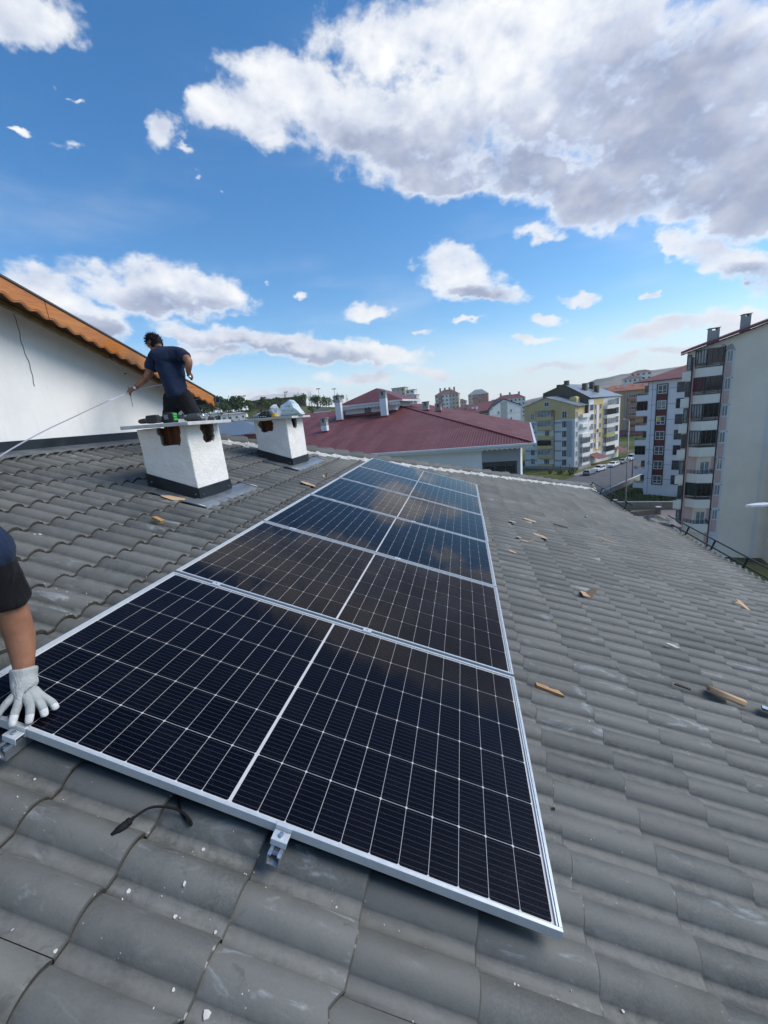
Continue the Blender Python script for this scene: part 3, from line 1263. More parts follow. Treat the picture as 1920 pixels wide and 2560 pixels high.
# ------------------------------------------------------------------ mounting rails with their clamps
RAIL_LABELS = ["galvanised mounting rail whose clamp sits beside the gloved hand", "galvanised mounting rail whose end clamp shows in mid front edge of the nearest panel"]
for ri, a in enumerate((0.285, 1.243)):
    rl = thing("mounting_rail", RAIL_LABELS[ri], "rail", RP(a, 0, -0.0365), group="mounting rails under the solar panels")
    rl.rotation_euler = ROOF_ROT
    o = [(-.0205, -.041), (.0205, -.041), (.0205, 0), (.0095, 0), (.0095, -.004), (.0165, -.004), (.0165, -.037), (-.0165, -.037), (-.0165, -.004), (-.0095, -.004), (-.0095, 0), (-.0205, 0)]
    MB().prism(o, -0.062, 6.97, 0, 'y').build("channel", M_ZINC, rl)
    nut = MB()
    nut.box(-.013, .013, -.045, -.012, -.022, -.010)
    nut.build("channel_nut", M_ZINC, rl)
    for end in (-1, 1):
        yb = 0 if end == -1 else 6 * PW + 5 * PG
        cl = MB()
        s_ = end

        def bx(x0, x1, ya, yb_, z0, z1):
            lo, hi = sorted((yb + s_ * ya, yb + s_ * yb_))
            cl.box(x0, x1, lo, hi, z0, z1)
        bx(-.026, .026, -.009, .004, .0368, .0402)
        bx(-.026, .026, .0012, .0045, .004, .0366)
        bx(-.026, .026, .0047, .036, .0215, .0250)
        bx(-.026, .026, .0330, .036, .0005, .0212)
        c_o = cl.build("end_clamp", M_ALU, rl)
        bevel(c_o, 0.001, 1)
        bo = MB()
        bo.tube([(0, yb + s_ * .019, .0252), (0, yb + s_ * .019, .033)], .0070, 12)
        bo.tube([(0, yb + s_ * .019, .0331), (0, yb + s_ * .019, .0335)], .0036, 6)
        bo.build("bolt", M_ZINC, c_o)
    for k in range(1, 6):
        yc = k * (PW + PG) - PG / 2
        mc = MB()
        mc.box(-.025, .025, yc - .019, yc + .019, .0370, .0405)
        m_o = mc.build("mid_clamp", M_ALU, rl)
        MB().tube([(0, yc, .0406), (0, yc, .0445)], .006, 10).build("bolt", M_ZINC, m_o)

# ------------------------------------------------------------------ loose cable with its plug
M_RUBBER = plain("black_rubber", (0.008, 0.008, 0.009), 0.75, 0.3, 60.0, spec=0.25)


def spline(P, n=8):
    """Catmull-Rom through the points"""
    P = [Vector(p) for p in P]
    Q = [P[0] * 2 - P[1]] + P + [P[-1] * 2 - P[-2]]
    out = []
    for i in range(1, len(Q) - 2):
        for k in range(n):
            t = k / n
            a, b, c, d = Q[i - 1:i + 3]
            out.append(0.5 * ((2 * b) + (-a + c) * t + (2 * a - 5 * b + 4 * c - d) * t * t + (-a + 3 * b - 3 * c + d) * t ** 3))
    out.append(P[-1])
    return out


cb = thing("panel_cable", "loose black panel cable with a plug, hanging out from under the nearest panel", "cable", RP(0.87, 0.0, -0.080))
cb.rotation_euler = ROOF_ROT
cpath = spline([(-.03, .14, -.0), (-.02, .055, -.004), (0.0, .02, -.008), (.04, -.012, -.012), (.074, -.029, -.013), (.085, -.029, -.012), (.07, -.022, -.004),
                (.03, -.017, .008), (-.02, -.028, .014), (-.056, -.047, .014), (-.082, -.083, .004)])
MB().tube(cpath, 0.0038, 8).build("cord", M_RUBBER, cb)
d_ = (Vector((-.100, -.131, -.004)) - Vector((-.080, -.080, .004)))
p0 = Vector((-.080, -.080, .004))
pr = [(-.1, .0038), (.0, .0058), (.10, .0068), (.14, .0112), (.30, .0118), (.34, .0098), (.40, .0118), (.82, .0112), (.86, .0090), (1.10, .0086), (1.13, .005)]
MB().tube([p0 + d_ * t for t, r in pr], [r for t, r in pr], 12).build("plug", M_RUBBER, cb)

# ------------------------------------------------------------------ scraps on the roof
M_CARD = plain("brown_cardboard", (0.50, 0.335, 0.20), 0.85, 0.12, 12.0, bump=0.05)
M_CARDIN = plain("cardboard_edge", (0.30, 0.18, 0.09), 0.9, 0.25, 50.0)


def scrap(name, label, cat, a, b, outline, rz, mat, thick=0.004, fold=0.0, foldx=0.0, h=-0.082, tilt=(0, 0), group=None):
    """a torn flat piece, optionally creased along x = foldx and bent up by fold radians"""
    cen = RP(a, b, h)
    m = MB()
    n = len(outline)

    def bend(p, z):
        x, y = p
        if fold and x > foldx:
            d = x - foldx
            return (foldx + d * math.cos(fold) - z * math.sin(fold), y, z * math.cos(fold) + d * math.sin(fold))
        return (x, y, z)
    # split the outline at the crease so that it bends there
    def cut(poly, sgn):
        out = []
        for i in range(len(poly)):
            p, q = poly[i], poly[(i + 1) % len(poly)]
            if sgn * (p[0] - foldx) <= 1e-9:
                out.append(p)
            if (p[0] - foldx) * (q[0] - foldx) < -1e-12:
                t = (foldx - p[0]) / (q[0] - p[0])
                out.append((foldx, p[1] + t * (q[1] - p[1])))
        return out
    pieces = [cut(outline, 1), cut(outline, -1)] if fold else [outline]
    for pc in pieces:
        if len(pc) < 3:
            continue
        k = len(pc)
        bot = [bend(p, 0) for p in pc]
        top = [bend(p, thick) for p in pc]
        m.add(bot + top, [tuple(range(k, 2 * k))], 0)
        m.add(bot + top, [tuple(reversed(range(k)))], 0)
        m.add(bot + top, [(i, (i + 1) % k, k + (i + 1) % k, k + i) for i in range(k)], 1)
    o = m.build(name, mat if isinstance(mat, list) else [mat, M_CARDIN])
    o.rotation_mode = 'QUATERNION'
    q = Matrix.Rotation(TH, 4, 'Y') @ Matrix.Rotation(rz, 4, 'Z') @ Matrix.Rotation(tilt[0], 4, 'X') @ Matrix.Rotation(tilt[1], 4, 'Y')
    o.rotation_quaternion = q.to_quaternion()
    o.location = cen
    props(o, label, cat, group)
    return o


CG = "cardboard scraps scattered on the tiles"
R = math.radians
scrap("cardboard_scrap", "folded cardboard flap standing up on the tiles, right of the third panel", "cardboard", 3.05, 2.92,
      [(-.075, -.05), (.02, -.06), (.08, -.03), (.07, .05), (.0, .045), (-.06, .055)], R(10), M_CARD, .004, R(55), -.005, group=CG)
scrap("cardboard_scrap", "pale tapering cardboard strip nearest the eave rail", "cardboard", 5.06, 3.93,
      [(-.09, -.055), (.0, -.05), (.10, -.02), (.11, .015), (.0, .04), (-.075, .05), (-.055, .0)], R(-24), M_CARD, .005, R(-25), -.03, h=-.06, tilt=(R(12), R(3)), group=CG)
scrap("cardboard_scrap", "flat five-sided cardboard piece, upper one of two pale pieces beside the fourth panel", "cardboard", 2.89, 5.40,
      [(-.10, -.03), (-.09, .045), (.0, .06), (.09, .05), (.10, -.03), (.0, -.045)], R(-4), M_CARD, .004, group=CG)
scrap("cardboard_scrap", "flat torn cardboard piece, lower one of two pale pieces beside the fourth panel", "cardboard", 2.90, 4.62,
      [(-.10, .05), (.05, .06), (.11, -.06), (.02, -.05), (-.08, -.01)], R(-6), M_CARD, .004, group=CG)
scrap("cardboard_scrap", "thin cardboard sliver edge on, left below the two pale cardboard pieces", "cardboard", 2.66, 4.18,
      [(-.09, -.012), (-.02, -.022), (.09, -.018), (.085, .012), (.0, .018), (-.08, .012)], R(2), M_CARD, .004, R(30), .0, group=CG)
scrap("cardboard_scrap", "smallest cardboard scrap, close to the right edge of the third panel", "cardboard", 2.40, 3.60,
      [(-.045, .0), (-.02, .03), (.045, .015), (.04, -.025), (-.03, -.02)], R(-10), M_CARD, .006, group=CG)
scrap("cardboard_scrap", "narrow pale cardboard strip lying alone halfway to the eave rail", "cardboard", 4.06, 5.42,
      [(-.11, .01), (-.05, .022), (.11, .0), (.10, -.022), (-.03, -.018)], R(-8), M_CARD, .004, group=CG)
scrap("cardboard_scrap", "cardboard scrap caught against the collar of the nearer chimney", "cardboard", -0.97, 2.41,
      [(-.115, -.02), (-.05, .035), (.09, .05), (.115, .01), (.03, -.06), (-.06, -.045)], R(6), M_CARD, .004, h=-.078, group=CG)
scrap("cardboard_scrap", "flat oval cardboard piece between the farther chimney and the panels", "cardboard", -0.27, 4.12,
      [(-.12, .03), (-.03, .06), (.11, .02), (.12, -.03), (.0, -.045), (-.09, -.02)], R(-6), M_CARD, .003, group=CG)
scrap("cardboard_scrap", "crumpled upright cardboard piece beside the left edge of the fifth panel", "cardboard", -0.235, 4.76,
      [(-.05, -.04), (.03, -.05), (.07, .0), (.03, .05), (-.04, .045)], R(35), M_CARD, .004, R(70), -.005, tilt=(R(14), 0), group=CG)
scrap("wood_offcut", "small block of brown wood on the tiles left of the second panel", "wood", -0.69, 1.87,
      [(-.055, -.018), (.05, -.02), (.055, .016), (-.05, .02)], R(-14), [plain("offcut_wood", (0.42, 0.25, 0.11), 0.7, 0.2, 20.0), M_CARDIN], .022, h=-.076)
scrap("wood_offcut", "notched brown wood splinter at the right edge of the nearest panel", "wood", 2.335, 1.25,
      [(-.075, .016), (-.01, .018), (.005, .006), (.055, .012), (.085, -.022), (.06, -.02), (-.07, -.012)], R(-3), [plain("offcut_wood", (0.42, 0.25, 0.11), 0.7), M_CARDIN], .02, h=-.100)
cr = thing("cardboard_roll", "short rolled-up tube of brown cardboard lying on the right tiles", "cardboard", RP(3.575, 1.73, -0.058))
cr.rotation_euler = ROOF_ROT
sp_ = []
for i in range(40):
    a_ = i / 39 * 4.2 * math.pi
    sp_.append((0.0, math.cos(a_) * (.011 + .0011 * a_), math.sin(a_) * (.011 + .0011 * a_)))
rm = MB()
pts = [(-.10 + .006 * math.sin(i), y, z) for i, (x, y, z) in enumerate(sp_)] + [(.10 + .005 * math.cos(i * 2), y * 1.08, z * 1.08) for i, (x, y, z) in enumerate(sp_)]
rm.add(pts, [(i, i + 1, 41 + i, 40 + i) for i in range(39)], 0, True)
ro = rm.build("sheet", M_CARD, cr, rot=(0, 0, R(-16)))
md = ro.modifiers.new("t", 'SOLIDIFY')
md.thickness = 0.0018
M_SHARD = plain("fresh_tile_chip", (0.46, 0.455, 0.42), 0.9, 0.15, 30.0)
SG = "broken pieces of tile and render on the roof"
for (a, b, s_, rz, lab) in ((2.573, 5.0, .045, 5, "pale chip of tile left of the pale cardboard piece by the fourth panel"),
                            (2.569, 4.27, .028, 20, "pale chip of tile above the thin cardboard sliver"),
                            (4.2, 6.95, .03, 40, "pale chip of tile far out towards the hip, alone on the tiles"),
                            (3.53, 2.31, .042, -14, "narrow white chip of tile in the middle of the right slope")):
    scrap("tile_chip", lab, "tile chip", a, b, [(-1.3 * s_, -.3 * s_), (.2 * s_, -.5 * s_), (1.2 * s_, 0), (.3 * s_, .5 * s_), (-.9 * s_, .4 * s_)], R(rz), [M_SHARD, M_SHARD], .008, group=SG)
scrap("metal_strip", "small bright offcut of metal profile at the right border of the picture", "metal offcut", 3.87, 1.73,
      [(-.075, -.02), (.09, -.02), (.09, .02), (-.06, .02)], R(-8), [M_ZINC, M_STEELBLK], .012, h=-.075)

scrap("tile_shard", "dark splinter of tile lying beyond the two pale cardboard pieces", "tile chip", 3.39, 5.55, [(-.11, -.012), (.0, -.018), (.11, .0), (.02, .014), (-.10, .010)], R(-6), [M_TEDGE, M_TEDGE], .012, group=SG)
scrap("tile_shard", "dark splinter of tile left of the rolled cardboard tube", "tile chip", 3.30, 1.72, [(-.05, -.008), (.05, -.012), (.055, .004), (-.03, .012)], R(-4), [M_TEDGE, M_TEDGE], .010, group=SG)
# flecks of white render all over the tiles
ck = MB()
for i in range(200):
    if i < 100:
        a, b = random.uniform(0.2, 2.3), random.uniform(-.75, 0.0)
    elif i < 165:
        a, b = random.uniform(-1.2, 0.0), random.uniform(0.3, 4.0)
    else:
        a, b = random.uniform(2.15, 5.5), random.uniform(-.2, 6.0)
    if random.random() < 0.75:      # most have slid into a trough
        b = 0.675 + PITCH_B * round((b - 0.675) / PITCH_B) + random.uniform(-.03, .02)
    yy = (b - (0.675 - 0.135 * PITCH_B)) % TW
    hh = H0 + prof(yy) + 0.0253 - 0.025 * ((0.5 - a) % PITCH_A) / 0.42
    s_ = abs(random.gauss(0, .0026)) + .0010
    if random.random() < 0.03:
        s_ *= 2.0
    n = random.randint(5, 7)
    an = random.uniform(0, 6.28)
    q = random.uniform(.45, 1.0)
    P = []
    for k in range(n):
        t = an + 2 * math.pi * k / n
        rr = s_ * random.uniform(.65, 1.25)
        x_, y_ = rr * math.cos(t), rr * math.sin(t) * q
        P.append((a + x_ * math.cos(an) - y_ * math.sin(an), b + x_ * math.sin(an) + y_ * math.cos(an)))
    pts = [(x, y, hh - .002) for x, y in P] + [(x, y, hh + .0035) for x, y in P]
    ck.add(pts, [tuple(range(n, 2 * n))] + [(k, (k + 1) % n, n + (k + 1) % n, n + k) for k in range(n)])
o = ck.build("render_flecks", plain("render_fleck", (0.56, 0.55, 0.52), 0.9, 0.15, 30.0), rot=ROOF_ROT)
props(o, "white flecks of broken render strewn over the tiles", "debris", kind="stuff")

# ------------------------------------------------------------------ ground, hills, street
def polar(az, r):
    a = math.radians(az)
    return CAM.x + r * math.sin(a), CAM.y + r * math.cos(a)


def interp(x, tab):
    if x <= tab[0][0]:
        return tab[0][1]
    for (x0, y0), (x1, y1) in zip(tab, tab[1:]):
        if x <= x1:
            t = (x - x0) / (x1 - x0)
            t = t * t * (3 - 2 * t)
            return y0 + (y1 - y0) * t
    return tab[-1][1]


LEFT_EL = [(-75, 1.2), (-50, 1.6), (-38, 1.7), (-33, 2.15), (-28, 2.35), (-22, 2.2), (-17, 1.6), (-11, 0.3), (-4, -1.6), (2, -4.54), (70, -4.54)]
FAR_EL = [(-75, 0.2), (-8, 0.25), (3, 0.15), (7.2, -0.35), (9, 0.05), (12, 0.62), (14.5, 1.15), (16.6, 1.62), (19, 1.86), (23.5, 1.95), (30, 2.2), (40, 2.0), (75, 1.4)]


def terrain_z(x, y):
    dx, dy = x - CAM.x, y - CAM.y
    r = math.hypot(dx, dy)
    az = math.degrees(math.atan2(dx, dy))
    z = GROUND
    zl = CAM.z + 262 * math.tan(math.radians(interp(az, LEFT_EL)))
    t = min(1, max(0, (r - 95) / (262 - 95)))
    t = t * t * (3 - 2 * t)
    z = z + max(0, zl - z) * t
    if r > 420:
        base = z if r < 900 else -12
        zf = CAM.z + 2600 * math.tan(math.radians(interp(az, FAR_EL)))
        t = min(1, (r - 420) / (2600 - 420))
        t = t ** 1.7
        nz = mnoise.noise(Vector((x * .0016, y * .0016, 3))) * 26 * min(1, max(0, (r - 700) / 900)) * (1 - max(0, (r - 2300) / 600) if r > 2300 else 1)
        z = z + (zf - z) * t + nz * .7
    if r < 230:
        return z
    return z + mnoise.noise(Vector((x * .02, y * .02, 0))) * min(2.0, (r - 230) * .01)


def mat_ground():
    t = NT("dry_grass_and_earth")
    p = t.tc.outputs['Object']
    n1 = t.noise(p, 0.035, 8.0, 0.6)
    n2 = t.noise(p, 0.5, 6.0, 0.7)
    c = t.mix(t.step(n1, 0.38, 0.62), (0.055, 0.085, 0.022, 1), (0.17, 0.145, 0.075, 1))
    c = t.mix(t.math('MULTIPLY', t.step(n2, 0.4, 0.75), 0.5), c, (0.03, 0.045, 0.014, 1))
    # far plateau: stubble fields and bare slopes
    ln = t.n('ShaderNodeVectorMath', operation='LENGTH')
    t.put(ln.inputs[0], p)
    far = t.step(ln.outputs['Value'], 520.0, 1100.0)
    f1 = t.noise(t.scale(p, (1, 1, 6)), 0.0022, 7.0, 0.6, 0.5)
    f2 = t.noise(t.scale(p, (1, 1, 9)), 0.0055, 5.0, 0.6)
    cf = t.mix(t.step(f1, 0.42, 0.56), (0.065, 0.075, 0.06, 1), (0.26, 0.205, 0.135, 1))
    cf = t.mix(t.step(f2, 0.58, 0.66), cf, (0.38, 0.31, 0.215, 1))
    t.color(t.mix(far, c, cf))
    t.rough(0.95)
    t.b.inputs['Specular IOR Level'].default_value = 0.1
    return t.m


M_GROUND = mat_ground()
pts, F = [], []
azs = [-180 + 6 * i for i in range(17)] + [-80 + 1.25 * i for i in range(129)] + [86 + 6 * i for i in range(16)]
rs = [0.5, 30, 60, 95, 115, 135, 155, 175, 195, 215, 235, 250, 262, 280, 310, 360, 420, 520, 640, 780, 940, 1120, 1320, 1540, 1780, 2040, 2320, 2600, 2900, 3300]
for r in rs:
    for a in azs:
        x, y = polar(a, r)
        pts.append((x, y, terrain_z(x, y) if abs(a) < 84 else GROUND))
na = len(azs)
for i in range(len(rs) - 1):
    for k in range(na):
        k2 = (k + 1) % na
        F.append((i * na + k, i * na + k2, (i + 1) * na + k2, (i + 1) * na + k))
F.append(tuple(range(na)))
props(MB().add(pts, F, 0, True).build("ground", M_GROUND), kind="structure")


def flat(name, outline, lift, mat, kind="structure", label=None):
    m = MB()
    m.add([(x, y, GROUND + lift) for x, y in outline], [tuple(range(len(outline)))])
    return props(m.build(name, mat), label=label, kind=kind)


M_ASPH = plain("asphalt", (0.105, 0.108, 0.112), 0.9, 0.16, 0.5, bump=0.1, bscale=40)
M_PAVE = plain("pinkish_paving", (0.27, 0.235, 0.225), 0.9, 0.12, 1.5)
M_LAWN = plain("rough_lawn", (0.10, 0.115, 0.035), 0.95, 0.45, 0.5, spec=0.1)
M_CONC = plain("grey_concrete", (0.27, 0.265, 0.25), 0.9, 0.2, 1.2)
M_COPING = plain("white_coping", (0.62, 0.63, 0.62), 0.8, 0.08, 3.0)
flat("street", [(9, 60), (29.0, 72.2), (28.2, 84.8), (41.8, 101.2), (75, 139), (90, 160), (84, 168), (58, 142), (32, 113.5), (17, 98), (0, 80)], 0.03, M_ASPH)
flat("cross_street", [(29.4, 69.5), (60, 62), (60, 71.5), (30.0, 75.0)], 0.034, M_PAVE)
flat("pavement", [(30.8, 112.0), (57, 140.8), (55.2, 142.2), (29.2, 113.4)], 0.13, M_CONC)
flat("lawn", [(28.2, 84.2), (29.0, 77.4), (60, 70), (60, 99), (42, 101)], 0.038, M_LAWN)
flat("verge", [(14, 124), (30.4, 113), (33, 121), (20, 131)], 0.036, M_LAWN)


def boundary_wall(label, path, h, th, mat, cap=True, posts=0, group=None):
    p0 = Vector((path[0][0], path[0][1], GROUND))
    t = thing("boundary_wall", label, "wall", p0)
    m, c = MB(), MB()
    for (a, b) in zip(path, path[1:]):
        A, B = Vector(a) - p0.xy, Vector(b) - p0.xy
        d = (B - A).normalized()
        n = Vector((-d.y, d.x)) * th / 2
        q = [A - n, B - n, B + n, A + n]
        m.prism([(v.x, v.y) for v in q], 0, h - .06)
        n2 = n * 1.4
        q = [A - n2, B - n2, B + n2, A + n2]
        if cap:
            c.prism([(v.x, v.y) for v in q], h - .059, h + .04)
    m.build("wall", mat, t)
    if cap:
        c.build("coping", M_COPING, t)
    for k in range(posts):
        A, B = Vector(path[0]) - p0.xy, Vector(path[-1]) - p0.xy
        q = A.lerp(B, (k + .1) / max(1, posts - 1) * .9)
        pm = MB()
        pm.box(q.x - .28, q.x + .28, q.y - .28, q.y + .28, 0, h + .30)
        pm.box(q.x - .36, q.x + .36, q.y - .36, q.y + .36, h + .302, h + .40, 1)
        pm.build("pillar", [mat, M_COPING], t)
    return t


boundary_wall("low grey wall with white coping slanting along the street", [(27.5, 85.0), (41.3, 101.6), (60, 123)], 1.2, .22, M_CONC)
boundary_wall("grey wall with white coping and pillars in front of the white block", [(27.2, 77.4), (37.1, 75.2), (60, 70.2)], 1.25, .25, M_CONC, posts=4)
boundary_wall("dark low wall with a post close behind our eave", [(26.5, 70.6), (33.2, 72.0)], 0.95, .25, plain("dark_concrete", (0.13, 0.13, 0.125), 0.9, 0.2, 1.0), cap=False, posts=2)
boundary_wall("long low garden wall before the yellow gabled block", [(14, 131.0), (19.5, 131.2), (33.2, 121.6), (38, 127)], 0.9, .2, M_CONC, cap=False)

# ------------------------------------------------------------------ buildings
WIN_CACHE = {}
M_GLASS_D = plain("dark_window_glass", (0.012, 0.014, 0.018), 0.08, 0.5, 0.7)
M_GLASS_L = plain("curtained_window_glass", (0.24, 0.27, 0.28), 0.12, 0.45, 0.9)
M_GLASS_G = plain("greyish_window_glass", (0.085, 0.095, 0.10), 0.10, 0.55, 0.8)
M_UPVC = plain("white_window_frame", (0.66, 0.67, 0.68), 0.5, 0.04, 3.0)
M_ALUDK = plain("dark_window_frame", (0.045, 0.047, 0.05), 0.45, 0.1, 3.0)


class Building:
    def __init__(self, name, label, cat, O, az):
        self.phi = math.pi / 2 - math.radians(az)
        self.t = thing(name, label, cat, O, self.phi)

    def part(self, name, mats, fn, parent=None, label=None):
        m = MB()
        fn(m)
        o = m.build(name, mats, parent or self.t)
        if label:
            o["label"] = label
        return o

    def win(self, P, ang, w, h, glass=None, frame=None, mull=1, bar=0.0, name="window", fr=0.07, parent=None):
        """P: lower middle of the window; the wall runs along angle ang; outside is to its right"""
        glass = glass or M_GLASS_G
        frame = frame or M_UPVC
        key = (round(w, 2), round(h, 2), glass.name, frame.name, mull, round(bar, 2), fr)
        if key not in WIN_CACHE:
            m = MB()
            d0, d1 = -.09, .0
            m.box(-w / 2, w / 2, d0, d1, 0, fr)
            m.box(-w / 2, w / 2, d0, d1, h - fr, h)
            m.box(-w / 2, -w / 2 + fr, d0, d1, fr, h - fr)
            m.box(w / 2 - fr, w / 2, d0, d1, fr, h - fr)
            for k in range(1, mull + 1):
                x = -w / 2 + w * k / (mull + 1)
                m.box(x - fr * .4, x + fr * .4, d0 + .01, d1, fr, h - fr)
            if bar:
                m.box(-w / 2 + fr, w / 2 - fr, d0 + .01, d1, h * bar - fr * .4, h * bar + fr * .4)
            g = MB().quad((-w / 2 + fr, -.03, fr), (w / 2 - fr, -.03, fr), (w / 2 - fr, -.03, h - fr), (-w / 2 + fr, -.03, h - fr))
            WIN_CACHE[key] = (m.mesh(name, frame), g.mesh("pane", glass))
        fm, gm = WIN_CACHE[key]
        o = link(name, fm, parent or self.t, P, (0, 0, ang))
        link("pane", gm, o)
        return o


def rail_of(m, pts, z0, z1, n_bar=3, post=0.5, r=0.02):
    """balcony rail along a polyline (boxes)"""
    for (a, b) in zip(pts, pts[1:]):
        a, b = Vector(a), Vector(b)
        L_ = (b - a).length
        for k in range(n_bar):
            z = z0 + (z1 - z0) * (k + 1) / n_bar
            m.tube([(a.x, a.y, z), (b.x, b.y, z)], r, 4, smooth=False)
        for k in range(int(L_ / post) + 1):
            q = a.lerp(b, min(1, k * post / L_))
            m.box(q.x - r, q.x + r, q.y - r, q.y + r, z0, z1)


def mat_render(name, col, var=0.06):
    return plain(name, col, 0.9, var, 0.35)


# ---- white block with the dark window strip
M_WHITEBLUE = mat_render("white_facade", (0.70, 0.72, 0.75))
M_REDROOF = plain("dusty_red_roof_sheet", (0.23, 0.085, 0.075), 0.6, 0.15, 0.6)
b = Building("apartment_block", "white apartment block with a dark framed strip of windows and red-brown panels", "apartment block", (36.75, 87.15, GROUND), 131)
b.part("wall", M_WHITEBLUE, lambda m: m.box(0, 16, 0, 14, 0, 21.9))
M_GROOVE = plain("facade_groove", (0.10, 0.13, 0.18), 0.8)


def fn(m):
    for k in range(7):
        z = 20.36 - 2.84 * k
        m.box(.15, 1.36, -.012, 0, z - .03, z + .03)
        m.box(3.22, 4.5, -.012, 0, z - .03, z + .03)
    m.box(.60, .66, -.014, -.0005, 0, 21.9)


b.part("groove", M_GROOVE, fn)
M_NAVY = plain("navy_strip_frame", (0.018, 0.022, 0.032), 0.5)
M_REDPANEL = plain("red_brown_panel", (0.115, 0.024, 0.018), 0.6, 0.1, 1.0)


def fn(m):
    m.box(1.36, 1.50, -.16, 0, 2.2, 21.25)
    m.box(3.05, 3.19, -.16, 0, 2.2, 21.25)
    m.box(1.5, 3.05, -.16, 0, 21.11, 21.25)
    m.box(1.5, 3.05, -.16, 0, 2.2, 2.34)


st = b.part("strip_frame", M_NAVY, fn)
for k in range(7):
    z = 19.50 - 2.84 * k
    b.win((2.275, 0, z), 0, 1.52, 1.55, M_GLASS_G if k not in (1,) else M_GLASS_L, mull=1, bar=0.36, fr=0.10)
    if k < 6:
        b.part("panel", M_REDPANEL, lambda m: m.box(1.502, 3.048, -.05, 0, z - 1.25, z - .03))
sg = b.part("sign", plain("yellow_sign", (0.62, 0.55, 0.03), 0.6), lambda m: m.box(1.62, 2.15, -.12, -.10, 19.50 - 5.68 + .65, 19.50 - 5.68 + 1.42), label="yellow sale notice in the third window from the top")
for k in range(7):
    z = 19.46 - 2.84 * k
    gl = M_GLASS_D if k in (1, 4) else M_GLASS_G
    b.win((5.25, 0, z), 0, 1.35, 1.78, gl, M_ALUDK, mull=0 if k in (1, 4) else 2, bar=.4)
    # corner balcony on the left
    zb = 18.42 - 2.86 * k
    bl = b.part("balcony", M_WHITEBLUE, lambda m: (m.box(-2.05, -.001, .02, .14, zb, zb + 1.02), m.box(-2.05, -1.93, .14, 1.6, zb, zb + 1.02), m.box(-1.93, -.001, .14, 1.6, zb, zb + .12)))
    if k in (1, 4):
        b.win((-1.08, .16, zb + 1.03), 0, 1.85, 1.72, M_GLASS_D, M_ALUDK, mull=2, parent=b.t)
    else:
        def fn(m):
            rail_of(m, [(-2.0, .08, 0), (-.05, .08, 0)], zb + 1.02, zb + 1.45, 2, .4, .018)
            rail_of(m, [(-2.0, .08, 0), (-2.0, 1.5, 0)], zb + 1.02, zb + 1.45, 2, .4, .018)
        b.part("balcony_rail", M_ALUDK, fn, parent=bl)
        b.part("balcony_glass", M_GLASS_G, lambda m: m.box(-.75, -.06, .10, .12, zb + 1.5, zb + 2.75), parent=bl)
b.part("side_wall", M_WHITEBLUE, lambda m: m.box(-.9, -.001, 2.0, 12, 0, 21.88))


def fn(m):
    e0, e1, e2, e3 = (-2.4, -.7), (16.8, -.7), (16.8, 14.7), (-2.4, 14.7)
    zt_, ze_ = 24.75, 21.95
    m.add([(*e0, ze_), (*e1, ze_), (*e2, ze_), (*e3, ze_), (5.5, 7, zt_), (9, 7, zt_)],
          [(0, 1, 5, 4), (1, 2, 5), (2, 3, 4, 5), (3, 0, 4), (3, 2, 1, 0)])


b.part("roof", M_REDROOF, fn)
b.part("eave_gutter", plain("dark_red_gutter", (0.085, 0.02, 0.02), 0.5), lambda m: (m.box(-2.45, 16.8, -.80, -.70, 21.82, 21.98), m.box(-2.5, -2.4, -.7, 14.7, 21.82, 21.98)))
# little black roof mark with a word-like line under it on the wall
b.part("wall_logo", plain("logo_black", (0.02, 0.02, 0.025), 0.6), lambda m: (
    m.add([(.35, -.006, 6.55), (.62, -.006, 6.75), (.74, -.006, 6.66), (.95, -.006, 6.58), (.72, -.006, 6.60), (.62, -.006, 6.64)], [(0, 1, 5), (1, 2, 4, 5), (2, 3, 4)]),
    [m.box(.30 + .115 * k, .38 + .115 * k, -.008, -.002, 6.36, 6.44) for k in range(6)]))

# ---- beige block close on the right
M_BEIGE = mat_render("beige_facade", (0.72, 0.65, 0.555), 0.05)
M_CREAM = mat_render("cream_parapet", (0.72, 0.69, 0.62), 0.04)
M_PINK = mat_render("pink_facade", (0.56, 0.39, 0.36), 0.06)
M_PIPE = plain("dark_red_downpipe", (0.060, 0.016, 0.02), 0.45)
b = Building("apartment_block", "tall beige apartment block on the right with bay balconies and dark red downpipes", "apartment block", (26.85, 52.85, GROUND), 101)
FR = [(0, -.8), (24, -.8), (24, 26.0), (14.5, 28.3), (0, 24.1)]
b.part("wall", M_BEIGE, lambda m: m.add([(x, 0, z) for x, z in FR] + [(x + (5.0 if x == 0 else 0), 14, z + (1.3 if x == 0 and z > 0 else 0)) for x, z in FR],
                                        [(0, 1, 2, 3, 4), (9, 8, 7, 6, 5)] + [(i, 5 + i, 5 + (i + 1) % 5, (i + 1) % 5) for i in range(5)]))
b.part("pink_band", M_PINK, lambda m: (m.box(.45, 1.0, -.02, -.001, 0, 23.6), m.box(3.05, 3.42, -.02, -.001, 0, 24.6)))
b.part("corner_strip", mat_render("pale_strip", (0.60, 0.61, 0.63), 0.04), lambda m: (m.box(3.45, 4.32, -.03, -.001, .2, 24.3), m.box(7.62, 7.86, -.03, -.001, -.4, 25.5)))
for x in (.52, 3.38):
    def fn(m):
        m.tube([(x, -.15, -.5 if x > 1 else 2.6), (x, -.15, 23.6 if x < 1 else 24.2)], .055, 8)
        if x > 1:
            m.box(x - .06, x + .06, -.2, -.02, 24.2, 24.4)
    b.part("downpipe", M_PIPE, fn)
rows = [22.33, 19.42, 16.52, 13.55, 10.46, 7.42, 4.43]
bay = [(.80, 0.0), (1.60, -.95), (3.04, -.95), (3.04, 0.0)]


